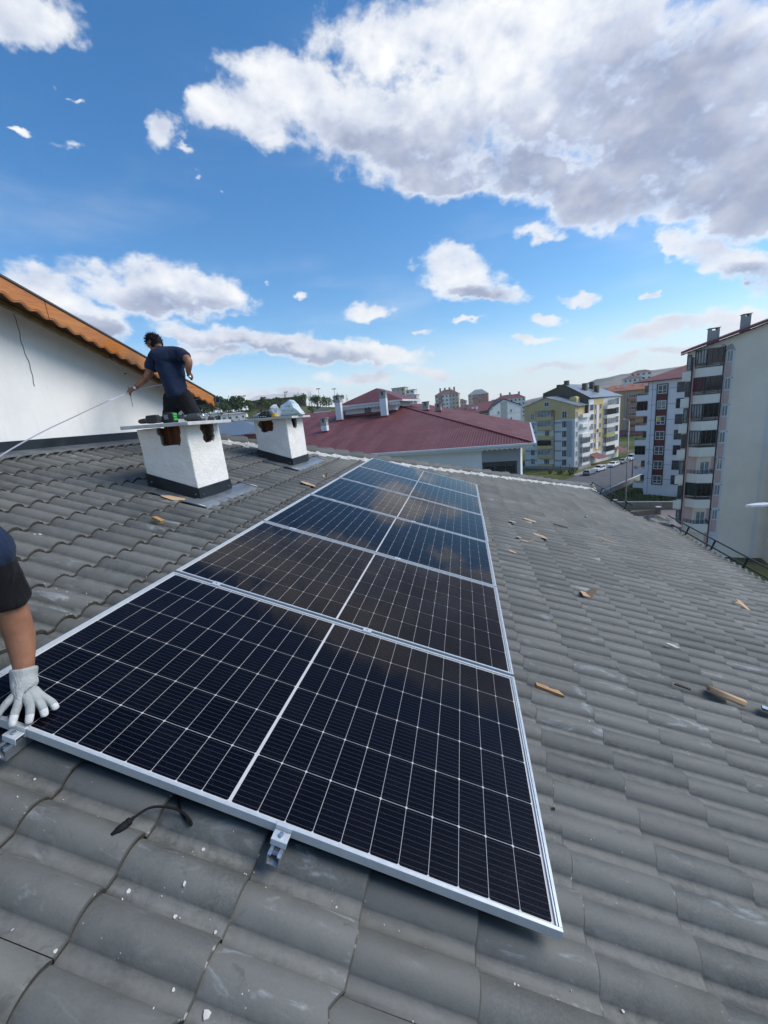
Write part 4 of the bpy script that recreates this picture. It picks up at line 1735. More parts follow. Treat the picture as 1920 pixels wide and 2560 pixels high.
def shrink_poly(p, d):
    return [(p[0][0] + d, p[0][1]), (p[1][0] + d * .4, p[1][1] + d), (p[2][0] - d, p[2][1] + d), (p[3][0] - d, p[3][1])]


for k, zr in enumerate(rows):
    # parapet: a closed bay of three sides below the rail
    def fn(m):
        m.prism(bay, zr - 1.05, zr - .90)
        o, i_ = bay, shrink_poly(bay, .1)
        for q in range(3):
            m.add([(*o[q], zr - .90), (*o[q + 1], zr - .90), (*i_[q + 1], zr - .90), (*i_[q], zr - .90),
                   (*o[q], zr), (*o[q + 1], zr), (*i_[q + 1], zr), (*i_[q], zr)],
                  [(0, 1, 5, 4), (2, 3, 7, 6), (4, 5, 6, 7)])
    bl = b.part("balcony", M_CREAM, fn)
    opened = k in (4, 6)
    if not opened:
        A, B_, C_ = Vector(bay[0]), Vector(bay[1]), Vector(bay[2])
        d = (B_ - A)
        mid = (A + B_) / 2
        gl = [M_GLASS_L, plain("maroon_blind", (0.095, 0.022, 0.026), 0.5), M_GLASS_L, M_GLASS_L, 0, plain("green_blind", (0.010, 0.035, 0.030), 0.35)][k]
        b.win((mid.x, mid.y + .03, zr + .42), math.atan2(d.y, d.x), d.length - .02, 1.52, gl, M_ALUDK, mull=3, fr=.06)
        b.win(((B_.x + C_.x) / 2, -.92, zr + .42), 0, C_.x - B_.x - .01, 1.52, M_GLASS_D, M_ALUDK, mull=2, fr=.06)

        def fn(m):
            m.prism(shrink_poly(bay, -.02), zr + .002, zr + .10)
            rail_of(m, [(*bay[0], 0), (*bay[1], 0), (*bay[2], 0)], zr + .10, zr + .42, 2, 1.2, .03)
        b.part("balcony_rail", M_ALUDK, fn, parent=bl)
    else:
        def fn(m):
            rail_of(m, [(*bay[0], 0), (*bay[1], 0), (*bay[2], 0), (*bay[3], 0)], zr + .0, zr + .42, 3, .45, .022)
        b.part("balcony_rail", M_ALUDK, fn, parent=bl)
        b.part("recess", M_PINK, lambda m: m.box(.82, 1.65, -.05, -.002, zr - .9, zr + 1.85))
        b.win((2.45, -.04, zr - .85), 0, .95, 2.2, M_GLASS_L, M_UPVC, mull=1)
    # narrow window column with pink panels between
    zw = zr + .33
    b.win((3.86, -.03, zw), 0, .58, 1.25, M_GLASS_L, M_UPVC, mull=1)
    b.part("panel", M_PINK, lambda m: m.box(3.58, 4.12, -.06, -.031, zw - 1.55, zw - .12))
    b.part("bracket", M_ALUDK, lambda m: (m.box(3.44, 3.56, -.12, -.03, zw + 1.2, zw + 1.26), m.box(4.16, 4.28, -.12, -.03, zw + 1.2, zw + 1.26)))
    # corner windows on the far left
    b.win((.22, -.02, zr - .1), 0, .42, 1.65, M_GLASS_G if k % 2 else M_GLASS_L, M_ALUDK, mull=0, bar=.3)
    b.part("corner_parapet", M_CREAM, lambda m: m.box(-.35, .42, -.22, -.001, zr - 1.25, zr - .25))
for za in (24.25, 12.1):
    b.part("arch", mat_render("grey_moulding", (0.36, 0.33, 0.30)), lambda m: m.prism([(3.55 + .0, za - .6), (4.17, za - .6), (4.17, za - .25)] + [(3.86 + .27 * math.cos(t), za - .1 + .36 * math.sin(t)) for t in [math.pi * q / 8 for q in range(9)]] + [(3.55, za - .25)], -.10, -.035, 0, 'y'))


def fn(m):
    A = [(-.75, 24.05), (14.5, 28.45), (25, 26.2), (25, 26.45), (14.5, 28.75), (-.75, 24.3)]
    sh = [(4.9, 1.4), (0, 0), (0, 0), (0, 0), (0, 0), (4.9, 1.4)]
    m.add([(x, -.55, z) for x, z in A] + [(x + a, 14.6, z + c) for (x, z), (a, c) in zip(A, sh)],
          [(0, 1, 4, 5), (1, 2, 3, 4), (11, 10, 7, 6), (10, 9, 8, 7)] + [(i, 6 + i, 6 + (i + 1) % 6, (i + 1) % 6) for i in range(6)])


b.part("roof", plain("dark_red_roof_sheet", (0.17, 0.045, 0.05), 0.5, 0.15, 1.0), fn)
b.part("verge", plain("maroon_verge", (0.075, 0.014, 0.020), 0.55), lambda m: m.prism([(-.75, 24.02), (14.5, 28.42)] + [(14.5 - 15.25 * q / 60, 28.30 - 4.40 * q / 60 - .05 * (q % 2)) for q in range(61)], -.60, -.552, 0, 'y'))
M_STUCCO = plain("grey_chimney_render", (0.33, 0.325, 0.31), 0.9, 0.1, 1.5)
for (x, z0, z1, wd) in ((2.42, 24.6, 26.45, .9), (5.15, 25.3, 27.40, .68)):
    def fn(m):
        m.box(x - wd / 2, x + wd / 2, .3, 1.0, z0, z1 - .28)
        m.box(x - wd / 2, x - wd / 2 + .2, .3, 1.0, z1 - .28, z1 - .06)
        m.box(x + wd / 2 - .2, x + wd / 2, .3, 1.0, z1 - .28, z1 - .06)
        m.box(x - wd / 2 - .08, x + wd / 2 + .08, .22, 1.08, z1 - .06, z1)
    b.part("chimney", M_STUCCO, fn)
# wing that steps forward on the right with balcony windows
b.part("wing", M_BEIGE, lambda m: m.box(8.75, 16, -1.6, -.001, -.8, 13.6))
for k in range(5):
    zw = 2.3 + 2.95 * k
    b.win((9.55, -1.62, zw), 0, .75, 2.0, M_GLASS_G, M_UPVC, mull=1)
    b.part("planter_rail", M_ALUDK, lambda m: m.box(9.05, 10.1, -1.95, -1.63, zw + .0, zw + .55))
    b.part("panel", M_PINK, lambda m: m.box(9.2, 9.95, -1.66, -1.602, zw - .9, zw - .1))
b.part("annex_roof", plain("dark_bitumen", (0.045, 0.04, 0.04), 0.9), lambda m: m.box(5.9, 8.745, -2.2, -.003, -1.0, -.55))

# ---- yellow gabled block
M_OCHRE = mat_render("ochre_facade", (0.58, 0.44, 0.22))
M_OCHREL = mat_render("light_ochre_parapet", (0.62, 0.47, 0.22))
M_GREYW = mat_render("grey_white_facade", (0.62, 0.64, 0.63))
M_TAUPE = mat_render("taupe_band", (0.36, 0.33, 0.30))
M_PALE = mat_render("pale_facade", (0.76, 0.755, 0.72))
M_BLUEROOF = plain("blue_grey_roof_sheet", (0.22, 0.27, 0.31), 0.4, 0.12, 0.5, metal=0.3)
b = Building("apartment_block", "six-storey block with ochre gable, grey lower front and stacked ochre balconies", "apartment block", (20.48, 132.91, GROUND), 125)
sk = math.tan(math.radians(9))


def slantbox(m, z0, z1, d=7.4, e=0.0):
    m.prism([(-e, -e), (15.2 + e, -e), (15.2 + e + d * sk, d), (-e + d * sk, d)], z0, z1)


b.part("wall", M_GREYW, lambda m: slantbox(m, -1, 14.3))
b.part("upper_wall", M_OCHRE, lambda m: (m.prism([(-.02, 14.301), (15.22, 14.301), (15.22, 18.0), (6.9, 20.85), (-.02, 18.75)], -.02, 7.2, 0, 'y')))
b.part("taupe_band", M_TAUPE, lambda m: [m.box(xa, xb, -.02, -.001, z, z + .5) for z in (2.1, 5.0, 7.85, 10.6, 13.2) for (xa, xb) in ((-.01, 3.9), (9.2, 11.4))])
b.part("pilaster", mat_render("grey_pilaster", (0.36, 0.40, 0.41)), lambda m: m.box(13.0, 14.4, -.10, -.001, 3.5, 13.9))
for k in range(6):
    zl = [14.75, 12.05, 9.45, 6.65, 3.85, 1.1][k]
    zr = [14.65, 11.95, 9.15, 6.35, 3.55, .85][k]
    g = [M_GLASS_L, M_GLASS_L, M_GLASS_D, M_GLASS_D, M_GLASS_D, M_GLASS_G][k]
    b.win((2.6, -.005, zl), 0, 1.35, 1.85, g, M_UPVC, mull=2 if k > 1 else 1, fr=.1)
    b.win((12.25, -.005, zr), 0, 1.4, 2.0, [M_GLASS_G, M_GLASS_D, M_GLASS_D, M_GLASS_D, M_GLASS_D, M_GLASS_D][k], M_UPVC, mull=2 if k else 1, fr=.1)
    zb = [14.35, 11.55, 8.75, 5.95, 3.15, .3][k]
    bl = b.part("balcony", M_OCHREL, lambda m: m.prism([(4.1, 0), (4.5, -1.0), (8.7, -1.0), (9.1, 0)], zb, zb + 1.0))
    if k == 2:
        b.win((7.2, -.01, zb + 1.0), 0, 1.4, 1.55, M_GLASS_G, M_UPVC, mull=2)
    elif k == 5:
        b.win((7.0, -.01, zb + 1.0), 0, 1.6, 1.5, M_GLASS_G, M_UPVC, mull=2)
    else:
        b.win((6.6, -.95, zb + 1.01), 0, 4.15, 1.55, M_GLASS_D if k == 3 else M_GLASS_L, M_UPVC if k != 3 else M_ALUDK, mull=6 if k == 3 else 3, fr=.06)
b.win((7.05, -.025, 18.3), 0, 1.5, 1.4, M_GLASS_D, M_UPVC, mull=1, fr=.14)
b.part("canopy", M_BLUEROOF, lambda m: m.prism([(3.8, -1.3), (9.3, -1.3), (9.3, -.021), (3.8, -.021)], 17.05, 17.15))
b.part("downpipe", M_PIPE, lambda m: m.tube([(9.3, -.12, 0), (9.3, -.12, 17.0)], .07, 6))
for k in range(6):
    P = Vector((15.2, 0, 0)) + Vector((sk, 1, 0)).normalized() * .9
    b.win((P.x + .003, P.y, 14.6 - 2.8 * k), math.pi / 2 - math.radians(9), .9, 1.7, M_GLASS_L, M_UPVC, mull=0, fr=.1)
    # side balconies
    Q = Vector((15.2, 0, 0)) + Vector((sk, 1, 0)).normalized() * 4.6
    zb = 14.9 - 2.8 * k
    n = Vector((1, -sk, 0)).normalized()
    d = Vector((sk, 1, 0)).normalized()
    c = [Q - d * 2.1, Q - d * 2.1 + n * .9, Q + d * 2.1 + n * .9, Q + d * 2.1]
    b.part("balcony", M_PALE, lambda m: m.prism([(p.x, p.y) for p in reversed(c)][::-1], zb - .55, zb + .45))
    e = Q + n * .87
    if k in (3, 4, 5):
        b.win((e.x, e.y, zb + .46), math.pi / 2 - math.radians(9), 4.0, 1.6, M_GLASS_G, M_UPVC, mull=4, fr=.05)
b.part("roof", M_BLUEROOF, lambda m: (
    m.prism([(-.5, 18.55), (6.9, 20.9), (6.9, 21.05), (-.5, 18.72)], -.35, 8.2, 0, 'y'),
    m.prism([(6.9, 20.9), (16.1, 17.7), (16.1, 17.87), (6.9, 21.05)], -.35, 8.2, 0, 'y')))
b.part("dormer", M_OCHREL, lambda m: m.prism([(11.5, 17.6), (13.6, 17.6), (13.6, 19.9)] + [(12.55 + 1.05 * math.cos(t), 19.9 + .55 * math.sin(t)) for t in (.5, 1.0, 1.57, 2.1, 2.6)] + [(11.5, 19.9)], 5.2, 8.2, 0, 'y'))

# ---- long pale block behind it
M_BROWNW = mat_render("brown_gable_wall", (0.105, 0.085, 0.06))
b = Building("apartment_block", "long pale block with yellow strip and brown gable beside the parked cars", "apartment block", (32.94, 124.24, GROUND), 134)
b.part("wall", M_PALE, lambda m: m.box(-15, 0, 7.41, 25.8, -1, 19.2))
b.part("gable_wall", M_BROWNW, lambda m: m.prism([(-15.02, 14.5), (-.3, 14.5), (-.3, 19.75), (-8.0, 24.3), (-15.02, 22.3)], 7.36, 7.405, 0, 'y'))
b.part("yellow_strip", mat_render("yellow_facade", (0.60, 0.46, 0.19)), lambda m: m.box(-.5, .06, 10.2, 15.2, 3.6, 19.1))
b.part("white_fin", M_PALE, lambda m: m.box(.061, .22, 11.3, 12.5, 4.3, 17.1))
M_SIGN = plain("shop_sign_dark", (0.03, 0.03, 0.03), 0.5)
b.part("sign_letters", M_SIGN, lambda m: [m.box(.221, .235, 11.75, 12.1, 8.6 - .75 * q, 9.0 - .75 * q) for q in range(4)])
b.part("round_sign", plain("round_sign", (0.06, 0.05, 0.03), 0.5), lambda m: m.tube([(.221, 11.95, 9.7), (.26, 11.95, 9.7)], .55, 14))
for k in range(6):
    z = 16.2 - 2.8 * k
    g = [M_GLASS_D, M_GLASS_D, M_GLASS_L, M_GLASS_L, M_GLASS_G, M_GLASS_L][k]
    if k < 5:
        b.win((.003, 8.75, z - .3), math.pi / 2, 2.0, 1.8, g, M_UPVC, mull=2, fr=.09)
        b.win((.063, 10.75, z - .2), math.pi / 2, .8, 1.6, M_GLASS_G, M_UPVC, mull=0, fr=.08)
        b.win((.063, 13.6, z - .2), math.pi / 2, 1.1, 1.6, M_GLASS_G, M_UPVC, mull=1, fr=.08)
        b.win((.003, 23.6, z + .6), math.pi / 2, 2.4, 1.8, M_GLASS_G if k % 2 else M_GLASS_L, M_ALUDK, mull=2, fr=.06)
    zb = 16.4 - 2.8 * k
    c = [(0, 15.4), (.95, 16.0), (.95, 21.2), (0, 21.6)]
    bl = b.part("balcony", M_CREAM if k != 3 else plain("olive_parapet", (0.40, 0.36, 0.12), 0.8), lambda m: m.prism(c, zb - .6, zb + .45))
    b.win((.92, 18.6, zb + .46), math.pi / 2, 5.1, 1.65, [M_GLASS_L, M_GLASS_D, M_GLASS_L, M_GLASS_L, M_GLASS_G, M_GLASS_D][k], M_ALUDK if k in (1, 5) else M_UPVC, mull=4, fr=.05)


def fn(m):
    m.add([(-15.3, 7.2, 21.6), (-8, 7.2, 24.4), (.5, 7.2, 19.6), (.5, 26.4, 19.2), (-7.5, 21.0, 23.6), (-15.3, 26.4, 19.2)],
          [(0, 1, 4, 5), (1, 2, 3, 4), (3, 5, 4), (0, 5, 3, 2, 1)])


b.part("roof", M_BLUEROOF, fn)
for (x, y, z0, z1) in ((-7.6, 8.3, 23.2, 25.3), (-4.0, 12.0, 21.5, 24.0), (-2.5, 16, 20.5, 23.0), (-4.5, 17, 21.6, 24.2), (-10.5, 9, 22.8, 24.4)):
    b.part("chimney", M_BROWNW, lambda m: m.box(x - .6, x + .6, y - .5, y + .5, z0, z1))
b.part("canopy", plain("maroon_awning", (0.13, 0.022, 0.03), 0.6), lambda m: (m.add([(0, 7.6, 3.2), (0, 12.4, 3.2), (2.8, 13.8, 1.7), (2.8, 8.0, 1.7)], [(0, 1, 2, 3)]),
                                                                      m.add([(0, 22, 3.4), (0, 25.5, 3.4), (2.8, 26.5, 2.2), (2.8, 22.6, 2.2)], [(0, 1, 2, 3)])))

# ---- orange block beyond
M_ORANGE = mat_render("orange_facade", (0.44, 0.20, 0.11))
M_SAND = mat_render("sand_facade", (0.50, 0.36, 0.20))
b = Building("apartment_block", "orange and sand coloured block with a terracotta roof behind the street", "apartment block", (71.5, 213.5, -22), 104)
b.part("wall", M_SAND, lambda m: m.box(0, 24, 0, 14, 0, 22.6))
b.part("corner_column", M_TAUPE, lambda m: m.box(5.2, 6.0, -.6, -.001, 0, 22.4))
for k in range(7):
    z = 19.0 - 2.7 * k
    if k in (1, 4, 5):
        b.part("balcony", M_ORANGE, lambda m: m.box(6.5, 14, -1.2, -.001, z - 1.3, z - .2))
        b.win((8.6, -.01, z - .1), 0, 2.2, 1.5, M_GLASS_G, M_UPVC, mull=3)
    else:
        b.part("parapet", M_ORANGE, lambda m: m.box(6.2, 14.2, -1.2, -.001, z - 1.25, z - .05))
        b.win((10, -1.15, z), 0, 7.2, 1.5, M_GLASS_G, M_UPVC, mull=9, fr=.1)


def fn(m):
    m.add([(-4, -1.6, 22.7), (26, -1.6, 22.3), (26, 15, 22.3), (-4, 15, 22.7), (0, 6.5, 25.4), (20, 6.5, 25.6)],
          [(0, 1, 5, 4), (1, 2, 5), (2, 3, 4, 5), (3, 0, 4), (3, 2, 1, 0)])


b.part("roof", plain("terracotta_roof", (0.32, 0.125, 0.08), 0.8, 0.15, 0.4), fn)
for (x, y) in ((2.5, 2.5), (5, 2.0), (9.5, 4), (13, 3.2), (16, 4), (18, 3)):
    b.part("roof_vent", M_UPVC, lambda m: m.box(x - .4, x + .4, y - .3, y + .3, 23.6, 25.4))
b.part("ground_canopy", plain("maroon_canopy", (0.17, 0.05, 0.06), 0.7), lambda m: m.add([(2.5, -.5, 4.4), (15, -.5, 4.4), (16, -5.5, 2.4), (2, -5.5, 2.4)], [(0, 1, 2, 3)]))

# ---- neighbour with the big red sheet roof
def mat_redsheet():
    t = NT("red_corrugated_sheet")
    p = t.tc.outputs['Object']
    sp = t.n('ShaderNodeSeparateXYZ')
    t.put(sp.inputs[0], p)
    # sheets about a metre wide, each faded a little differently
    wn = t.n('ShaderNodeTexWhiteNoise', noise_dimensions='1D')
    t.put(wn.inputs['W'], t.math('FLOOR', t.math('MULTIPLY', t.math('ADD', sp.outputs[0], t.math('MULTIPLY', t.math('FLOOR', t.math('DIVIDE', sp.outputs[1], 4.1)), 3.3)), 1.02)))
    c = t.mix(wn.outputs['Value'], (0.122, 0.036, 0.038, 1), (0.160, 0.054, 0.056, 1))
    c = t.mix(t.math('MULTIPLY', t.step(t.noise(t.scale(p, (3.0, .4, 1)), 1.3, 6.0, .65), .5, .75), .45), c, (0.20, 0.095, 0.09, 1))
    t.color(c)
    t.rough(t.step(t.noise(p, .8, 3.0), .3, .7, .48, .62))
    t.b.inputs['Specular IOR Level'].default_value = .4
    return t.m


M_REDSHEET = mat_redsheet()
M_REDFLASH = plain("red_flashing", (0.19, 0.028, 0.032), 0.4, 0.1, 1.0)
M_WHITEP = mat_render("white_plaster", (0.68, 0.70, 0.72), 0.04)
b = Building("red_roof_house", "neighbouring house with a broad dark red corrugated hip roof and scalloped white eaves", "house", (6.28, 28.86, -2.05), 98.0)
KS = .272


def zroof(u, v):
    return KS * min(v, -u)


def fn(m):
    # corrugated sheets on the front slope, ribs running up the slope
    pitch = .20
    n = int(26 / pitch)
    pts, F = [], []
    for i in range(n * 2 + 1):
        u = -26 + i * pitch / 2
        top = min(14.0, -u)
        dz = .030 if i % 2 else 0.0
        for t in (0, .5, 1.0):
            v = -.25 + (top + .25) * t
            pts.append((u, v, KS * max(v, -.25) + dz))
    for i in range(n * 2):
        for k in range(2):
            q = i * 3 + k
            F.append((q, q + 3, q + 4, q + 1))
    m.add(pts, F)
    pts, F = [], []
    n = int(28 / pitch)
    for i in range(n * 2 + 1):
        v = -.2 + i * pitch / 2
        top = min(14.0, max(v, .01))
        dz = .018 if i % 2 else 0.0
        for t in (0, 1.0):
            u = .25 - (top + .25) * t
            pts.append((u, v, KS * -u + dz))
    for i in range(n * 2):
        q = i * 2
        F.append((q, q + 1, q + 3, q + 2))
    m.add(pts, F)


rf_ = b.part("roof", M_REDSHEET, fn)
b.part("hip_cap", M_REDFLASH, lambda m: m.tube([(.1, -.1, .02), (-14, 14, 14 * KS + .03)], .075, 6), parent=rf_)
b.part("sheet_lap", plain("worn_lap_line", (0.26, 0.10, 0.095), 0.7, 0.3, 3.0), lambda m: m.add([(-26, 4.05, 4.05 * KS + .022), (-4.1, 4.05, 4.05 * KS + .022), (-4.1, 4.14, 4.14 * KS + .022), (-26, 4.14, 4.14 * KS + .022)], [(0, 1, 2, 3)]), parent=rf_)


def scallop(m, x0, x1, z0, z1, per, y0=-.02, y1=.0):
    n = int(round((x1 - x0) / per))
    per = (x1 - x0) / n
    top = []
    for i in range(n):
        for q in range(8):
            t = q / 8
            top.append((x0 + (i + t) * per, z0 + (z1 - z0) * .42 * math.sin(math.pi * t) ** .8))
    top.append((x1, z0))
    m.prism(top + [(x1, z1), (x0, z1)], y0, y1, 0, 'y')


b.part("gutter", M_UPVC, lambda m: (m.box(-26, .42, -.42, -.26, -.17, -.03), m.box(.26, .42, -.259, 27, -.17, -.03)))
b.part("scallop_board", M_WHITEP, lambda m: scallop(m, -26, .2, -.42, -.18, .345, -.22, -.19))
b.part("wall", M_WHITEP, lambda m: (m.box(-26, -3.37, .55, 1.0, -18, -.35), m.box(-26, -.66, 1.001, 20, -18, -1.35)))
b.part("soffit", M_WHITEP, lambda m: m.box(-26, .2, -.18, 1.0, -.19, -.172))
b.part("grey_wall", mat_render("grey_plaster", (0.30, 0.32, 0.35)), lambda m: (m.box(-3.369, -.66, .60, 1.0, -1.33, -.35), m.box(-.9, -.66, .60, 1.0, -18, -1.331)))
b.part("shop_frame", M_ALUDK, lambda m: m.box(-3.369, -.901, .66, .72, -1.55, -1.331))
b.win((-2.1, .75, -4.2), 0, 2.35, 2.65, M_GLASS_D, M_ALUDK, mull=2, fr=.12)


def fn(m):
    m.box(-18.6, -12.9, 11.1, 17, KS * 11.0 - .4, 4.05)


b.part("attic_wall", M_WHITEP, fn)
b.part("attic_scallop", M_WHITEP, lambda m: scallop(m, -19.0, -12.2, 3.62, 3.98, .36, 10.42, 10.45))
b.part("attic_gutter", M_UPVC, lambda m: (m.box(-19.2, -11.85, 10.22, 10.40, 4.0, 4.16), m.box(-12.0, -11.85, 10.401, 18, 4.0, 4.16)))
b.part("attic_window", M_GLASS_D, lambda m: m.box(-16.35, -15.65, 11.04, 11.09, 3.15, 3.72))


def fn(m):
    z0, z1 = 4.17, 5.72
    m.add([(-19.2, 10.25, z0), (-11.9, 10.25, z0), (-11.9, 18.2, z0), (-19.2, 18.2, z0), (-15.6, 13.4, z1), (-15.6, 15.0, z1)],
          [(0, 1, 4), (1, 2, 5, 4), (2, 3, 5), (3, 0, 4, 5), (3, 2, 1, 0)])


b.part("attic_roof", M_REDSHEET, fn)
b.part("attic_flashing", M_REDFLASH, lambda m: m.box(-18.7, -12.8, 11.0, 11.098, KS * 11.0 - .05, KS * 11.0 + .22))
M_CHGREY = mat_render("grey_chimney_top", (0.33, 0.345, 0.33))
for (x, y, w_, d_, top) in ((-18.75, 9.85, .62, .5, 5.25), (-13.7, 9.75, .66, .55, 5.15), (-18.95, 6.5, .60, .5, 3.1), (-10.2, 13.2, .62, .6, 3.75), (-9.3, 15.4, .62, .6, 3.45)):
    z0 = zroof(x, y) - .3

    def fn(m):
        m.box(x - w_ / 2, x + w_ / 2, y - d_ / 2, y + d_ / 2, z0, top - .75)
        for (sx, sy) in ((-1, -1), (1, -1), (1, 1), (-1, 1)):
            m.box(x + sx * w_ / 2 - (.22 if sx > 0 else 0), x + sx * w_ / 2 + (.22 if sx < 0 else 0), y + sy * d_ / 2 - (.16 if sy > 0 else 0), y + sy * d_ / 2 + (.16 if sy < 0 else 0), top - .43, top - .06, 1)
        m.box(x - w_ / 2, x + w_ / 2, y - d_ / 2, y + d_ / 2, top - .749, top - .431, 1)
        m.box(x - w_ / 2 - .09, x + w_ / 2 + .09, y - d_ / 2 - .09, y + d_ / 2 + .09, top - .059, top, 1)
        m.box(x - w_ / 2 + .1, x + w_ / 2 - .1, y - d_ / 2 + .1, y + d_ / 2 - .1, top - .43, top - .06, 2)
    co_ = b.part("chimney", [M_WHITEP, M_CHGREY, M_GLASS_D], fn)
    b.part("chimney_flashing", M_REDFLASH, lambda m: m.box(x - w_ / 2 - .06, x + w_ / 2 + .06, y - d_ / 2 - .10, y + d_ / 2 + .04, z0 + .05, zroof(x, y - d_ / 2) + .16), parent=co_)

# ---- further blocks
def slab_block(label, O, az, w, d, h, nfl, ncol, wall, roof_mat, roof_h, bands=(), flat_roof=False, pat=None, name="apartment_block", cat="apartment block", winmat=None, side=True, eave=.5, chimneys=0):
    b = Building(name, label, cat, O, az)
    b.part("wall", wall, lambda m: m.box(0, w, 0, d, -12, h))
    for (x0, x1, z0, z1, mt) in bands:
        b.part("facade_band", mt, lambda m: m.box(x0, x1, -.25, -.001, z0, z1))
    fh = h / nfl
    cwid = w / ncol
    for i in range(nfl):
        for j in range(ncol):
            if pat and not pat(i, j):
                continue
            b.win(((j + .5) * cwid, -.26 if bands else -.005, i * fh + fh * .30), 0, cwid * .52, fh * .52, random.choice((M_GLASS_D, M_GLASS_G, M_GLASS_L)) if winmat is None else winmat, M_UPVC, mull=0, fr=.14)
        if side:
            for j in range(2):
                b.win((w + .005, (j + .5) * d / 2, i * fh + fh * .3), math.pi / 2, min(1.6, d * .2), fh * .5, M_GLASS_G, M_UPVC, mull=0, fr=.14)

    def fn(m):
        if flat_roof:
            m.box(-eave, w + eave, -eave, d + eave, h, h + .4)
        else:
            q = min(w, d) / 2
            m.add([(-eave, -eave, h), (w + eave, -eave, h), (w + eave, d + eave, h), (-eave, d + eave, h), (q * .9, d / 2, h + roof_h), (w - q * .9, d / 2, h + roof_h)],
                  [(0, 1, 5, 4), (1, 2, 5), (2, 3, 4, 5), (3, 0, 4), (3, 2, 1, 0)])
    b.part("roof", roof_mat, fn)
    for c in range(chimneys):
        x = w * (.2 + .6 * c / max(1, chimneys - 1))
        b.part("chimney", M_STUCCO, lambda m: m.box(x - .7, x + .7, d * .45, d * .45 + 1.2, h + roof_h * .4, h + roof_h + 1.6))
    return b


M_FARBRN = mat_render("far_brown_facade", (0.30, 0.145, 0.105))
M_FARBEI = mat_render("far_beige_facade", (0.58, 0.48, 0.37))
M_FARWHT = mat_render("far_white_facade", (0.74, 0.73, 0.69))
M_FARRED = mat_render("far_red_facade", (0.48, 0.21, 0.14))
M_BRNROOF = plain("brown_roof", (0.17, 0.09, 0.075), 0.8, 0.15, 0.3)
slab_block("tall beige and brown tower with balconies standing alone beyond the red roof", (-19.5, 343, -16), 94, 19, 14, 27.5, 9, 7, M_FARBEI, M_BRNROOF, 4.0,
           bands=((3, 6, 14, 27.4, M_FARBRN), (13.5, 17.5, 0, 13, M_FARBRN), (6.1, 11.9, 0, 27.4, M_FARWHT)), chimneys=4)
slab_block("tower of red brick colour with a grey mansard roof, half hidden", (8.5, 445, -12), 97, 20, 14, 23.5, 8, 6, M_FARRED, plain("grey_mansard", (0.25, 0.28, 0.29), 0.7), 5.0, bands=((0, 5, 0, 23.4, M_FARBEI),))
slab_block("low brown roofed block beside the red brick tower", (-4, 430, -14), 97, 10, 10, 20, 6, 4, M_FARBEI, M_BRNROOF, 2.5)
slab_block("cream tower with stepped top behind the attic of the red roof", (-54.0, 339, -14), 96, 11, 12, 34.5, 10, 3, M_FARBEI, M_STUCCO, 1.2, flat_roof=True)
slab_block("balcony side tower in white and grey next to the cream tower", (-42.8, 341, -14), 96, 7, 10, 32.0, 10, 2, M_FARWHT, M_STUCCO, 1, flat_roof=True, winmat=M_GLASS_D)
slab_block("small white block with square windows below the cream tower", (-39.5, 308, -14), 96, 9, 9, 26.5, 8, 3, M_FARWHT, M_STUCCO, .5, flat_roof=True)
slab_block("pale block with brown roof on the rise behind the white block", (120, 341, -8), 104, 12, 9, 16.5, 5, 4, M_FARWHT, M_BRNROOF, 2.2)
slab_block("white topped block highest on the rise behind the white block", (128.5, 352, -6), 112, 14, 10, 18.6, 6, 4, M_FARWHT, M_BRNROOF, 1.8)
slab_block("low wide block with dark red roof behind the white gabled block", (26, 325, -12), 97, 22, 12, 15.0, 5, 8, M_FARWHT, plain("dark_red_tiles", (0.17, 0.06, 0.055), 0.8), 3.0, chimneys=3)

# white gabled block with maroon upper floor
b = Building("apartment_block", "white gabled block with a maroon upper floor and dark red roof", "apartment block", (-1.2, 171.1, GROUND), 76)
M_MAROON = mat_render("maroon_facade", (0.115, 0.042, 0.042))
b.part("wall", M_FARWHT, lambda m: m.box(0, 14, 0, 16, -2, 17.0))
b.part("upper_wall", M_MAROON, lambda m: m.box(-.02, 10.6, -.06, -.001, 13.3, 17.0))
for x in (1.6, 5.2, 7.8):
    b.win((x, -.065, 14.0), 0, 1.6, 1.9, M_GLASS_G, M_UPVC, mull=1, fr=.25)
b.win((12.3, -.01, 14.9), 0, 2.9, 2.0, M_GLASS_D, M_ALUDK, mull=2)
b.part("balcony", M_FARWHT, lambda m: m.box(10.7, 14.0, -1.0, -.001, 13.2, 14.4))
for x in (5.2, 12.5):
    b.win((x, -.01, 10.6), 0, 1.6, 1.6, M_GLASS_G, M_UPVC, mull=1, fr=.18)
b.part("roof", plain("dark_red_sheet_far", (0.17, 0.05, 0.05), 0.6, 0.12, 0.3), lambda m: m.add(
    [(-.8, -.8, 17.0), (15.3, -.8, 18.6), (20.3, 8.6, 22.2), (2.5, 8.6, 20.5), (14.6, 16, 18.6), (-.8, 16, 17)], [(0, 1, 2, 3), (2, 4, 5, 3)]))
for (x, y) in ((8.5, 4.0), (9.8, 2.6)):
    b.part("roof_vent", M_UPVC, lambda m: m.box(x - .5, x + .5, y - .4, y + .4, 18.3, 20.2))
b.part("chimney", plain("tan_chimney", (0.36, 0.25, 0.17), 0.9), lambda m: m.box(6.2, 7.4, 4.8, 5.8, 18.5, 21.4))
b2 = Building("apartment_block", "white gable end wall with small windows and a grey recess", "apartment block", (12.7, 174.3, GROUND), 72)
b2.part("wall", M_PALE, lambda m: m.prism([(0, -2), (13.3, -2), (13.3, 19.0), (6.2, 22.0), (0, 18.7)], 0, 12, 0, 'y'))
b2.part("recess", mat_render("grey_recess", (0.36, 0.39, 0.37)), lambda m: m.box(4.8, 7.6, -.06, -.001, -2, 21.0))
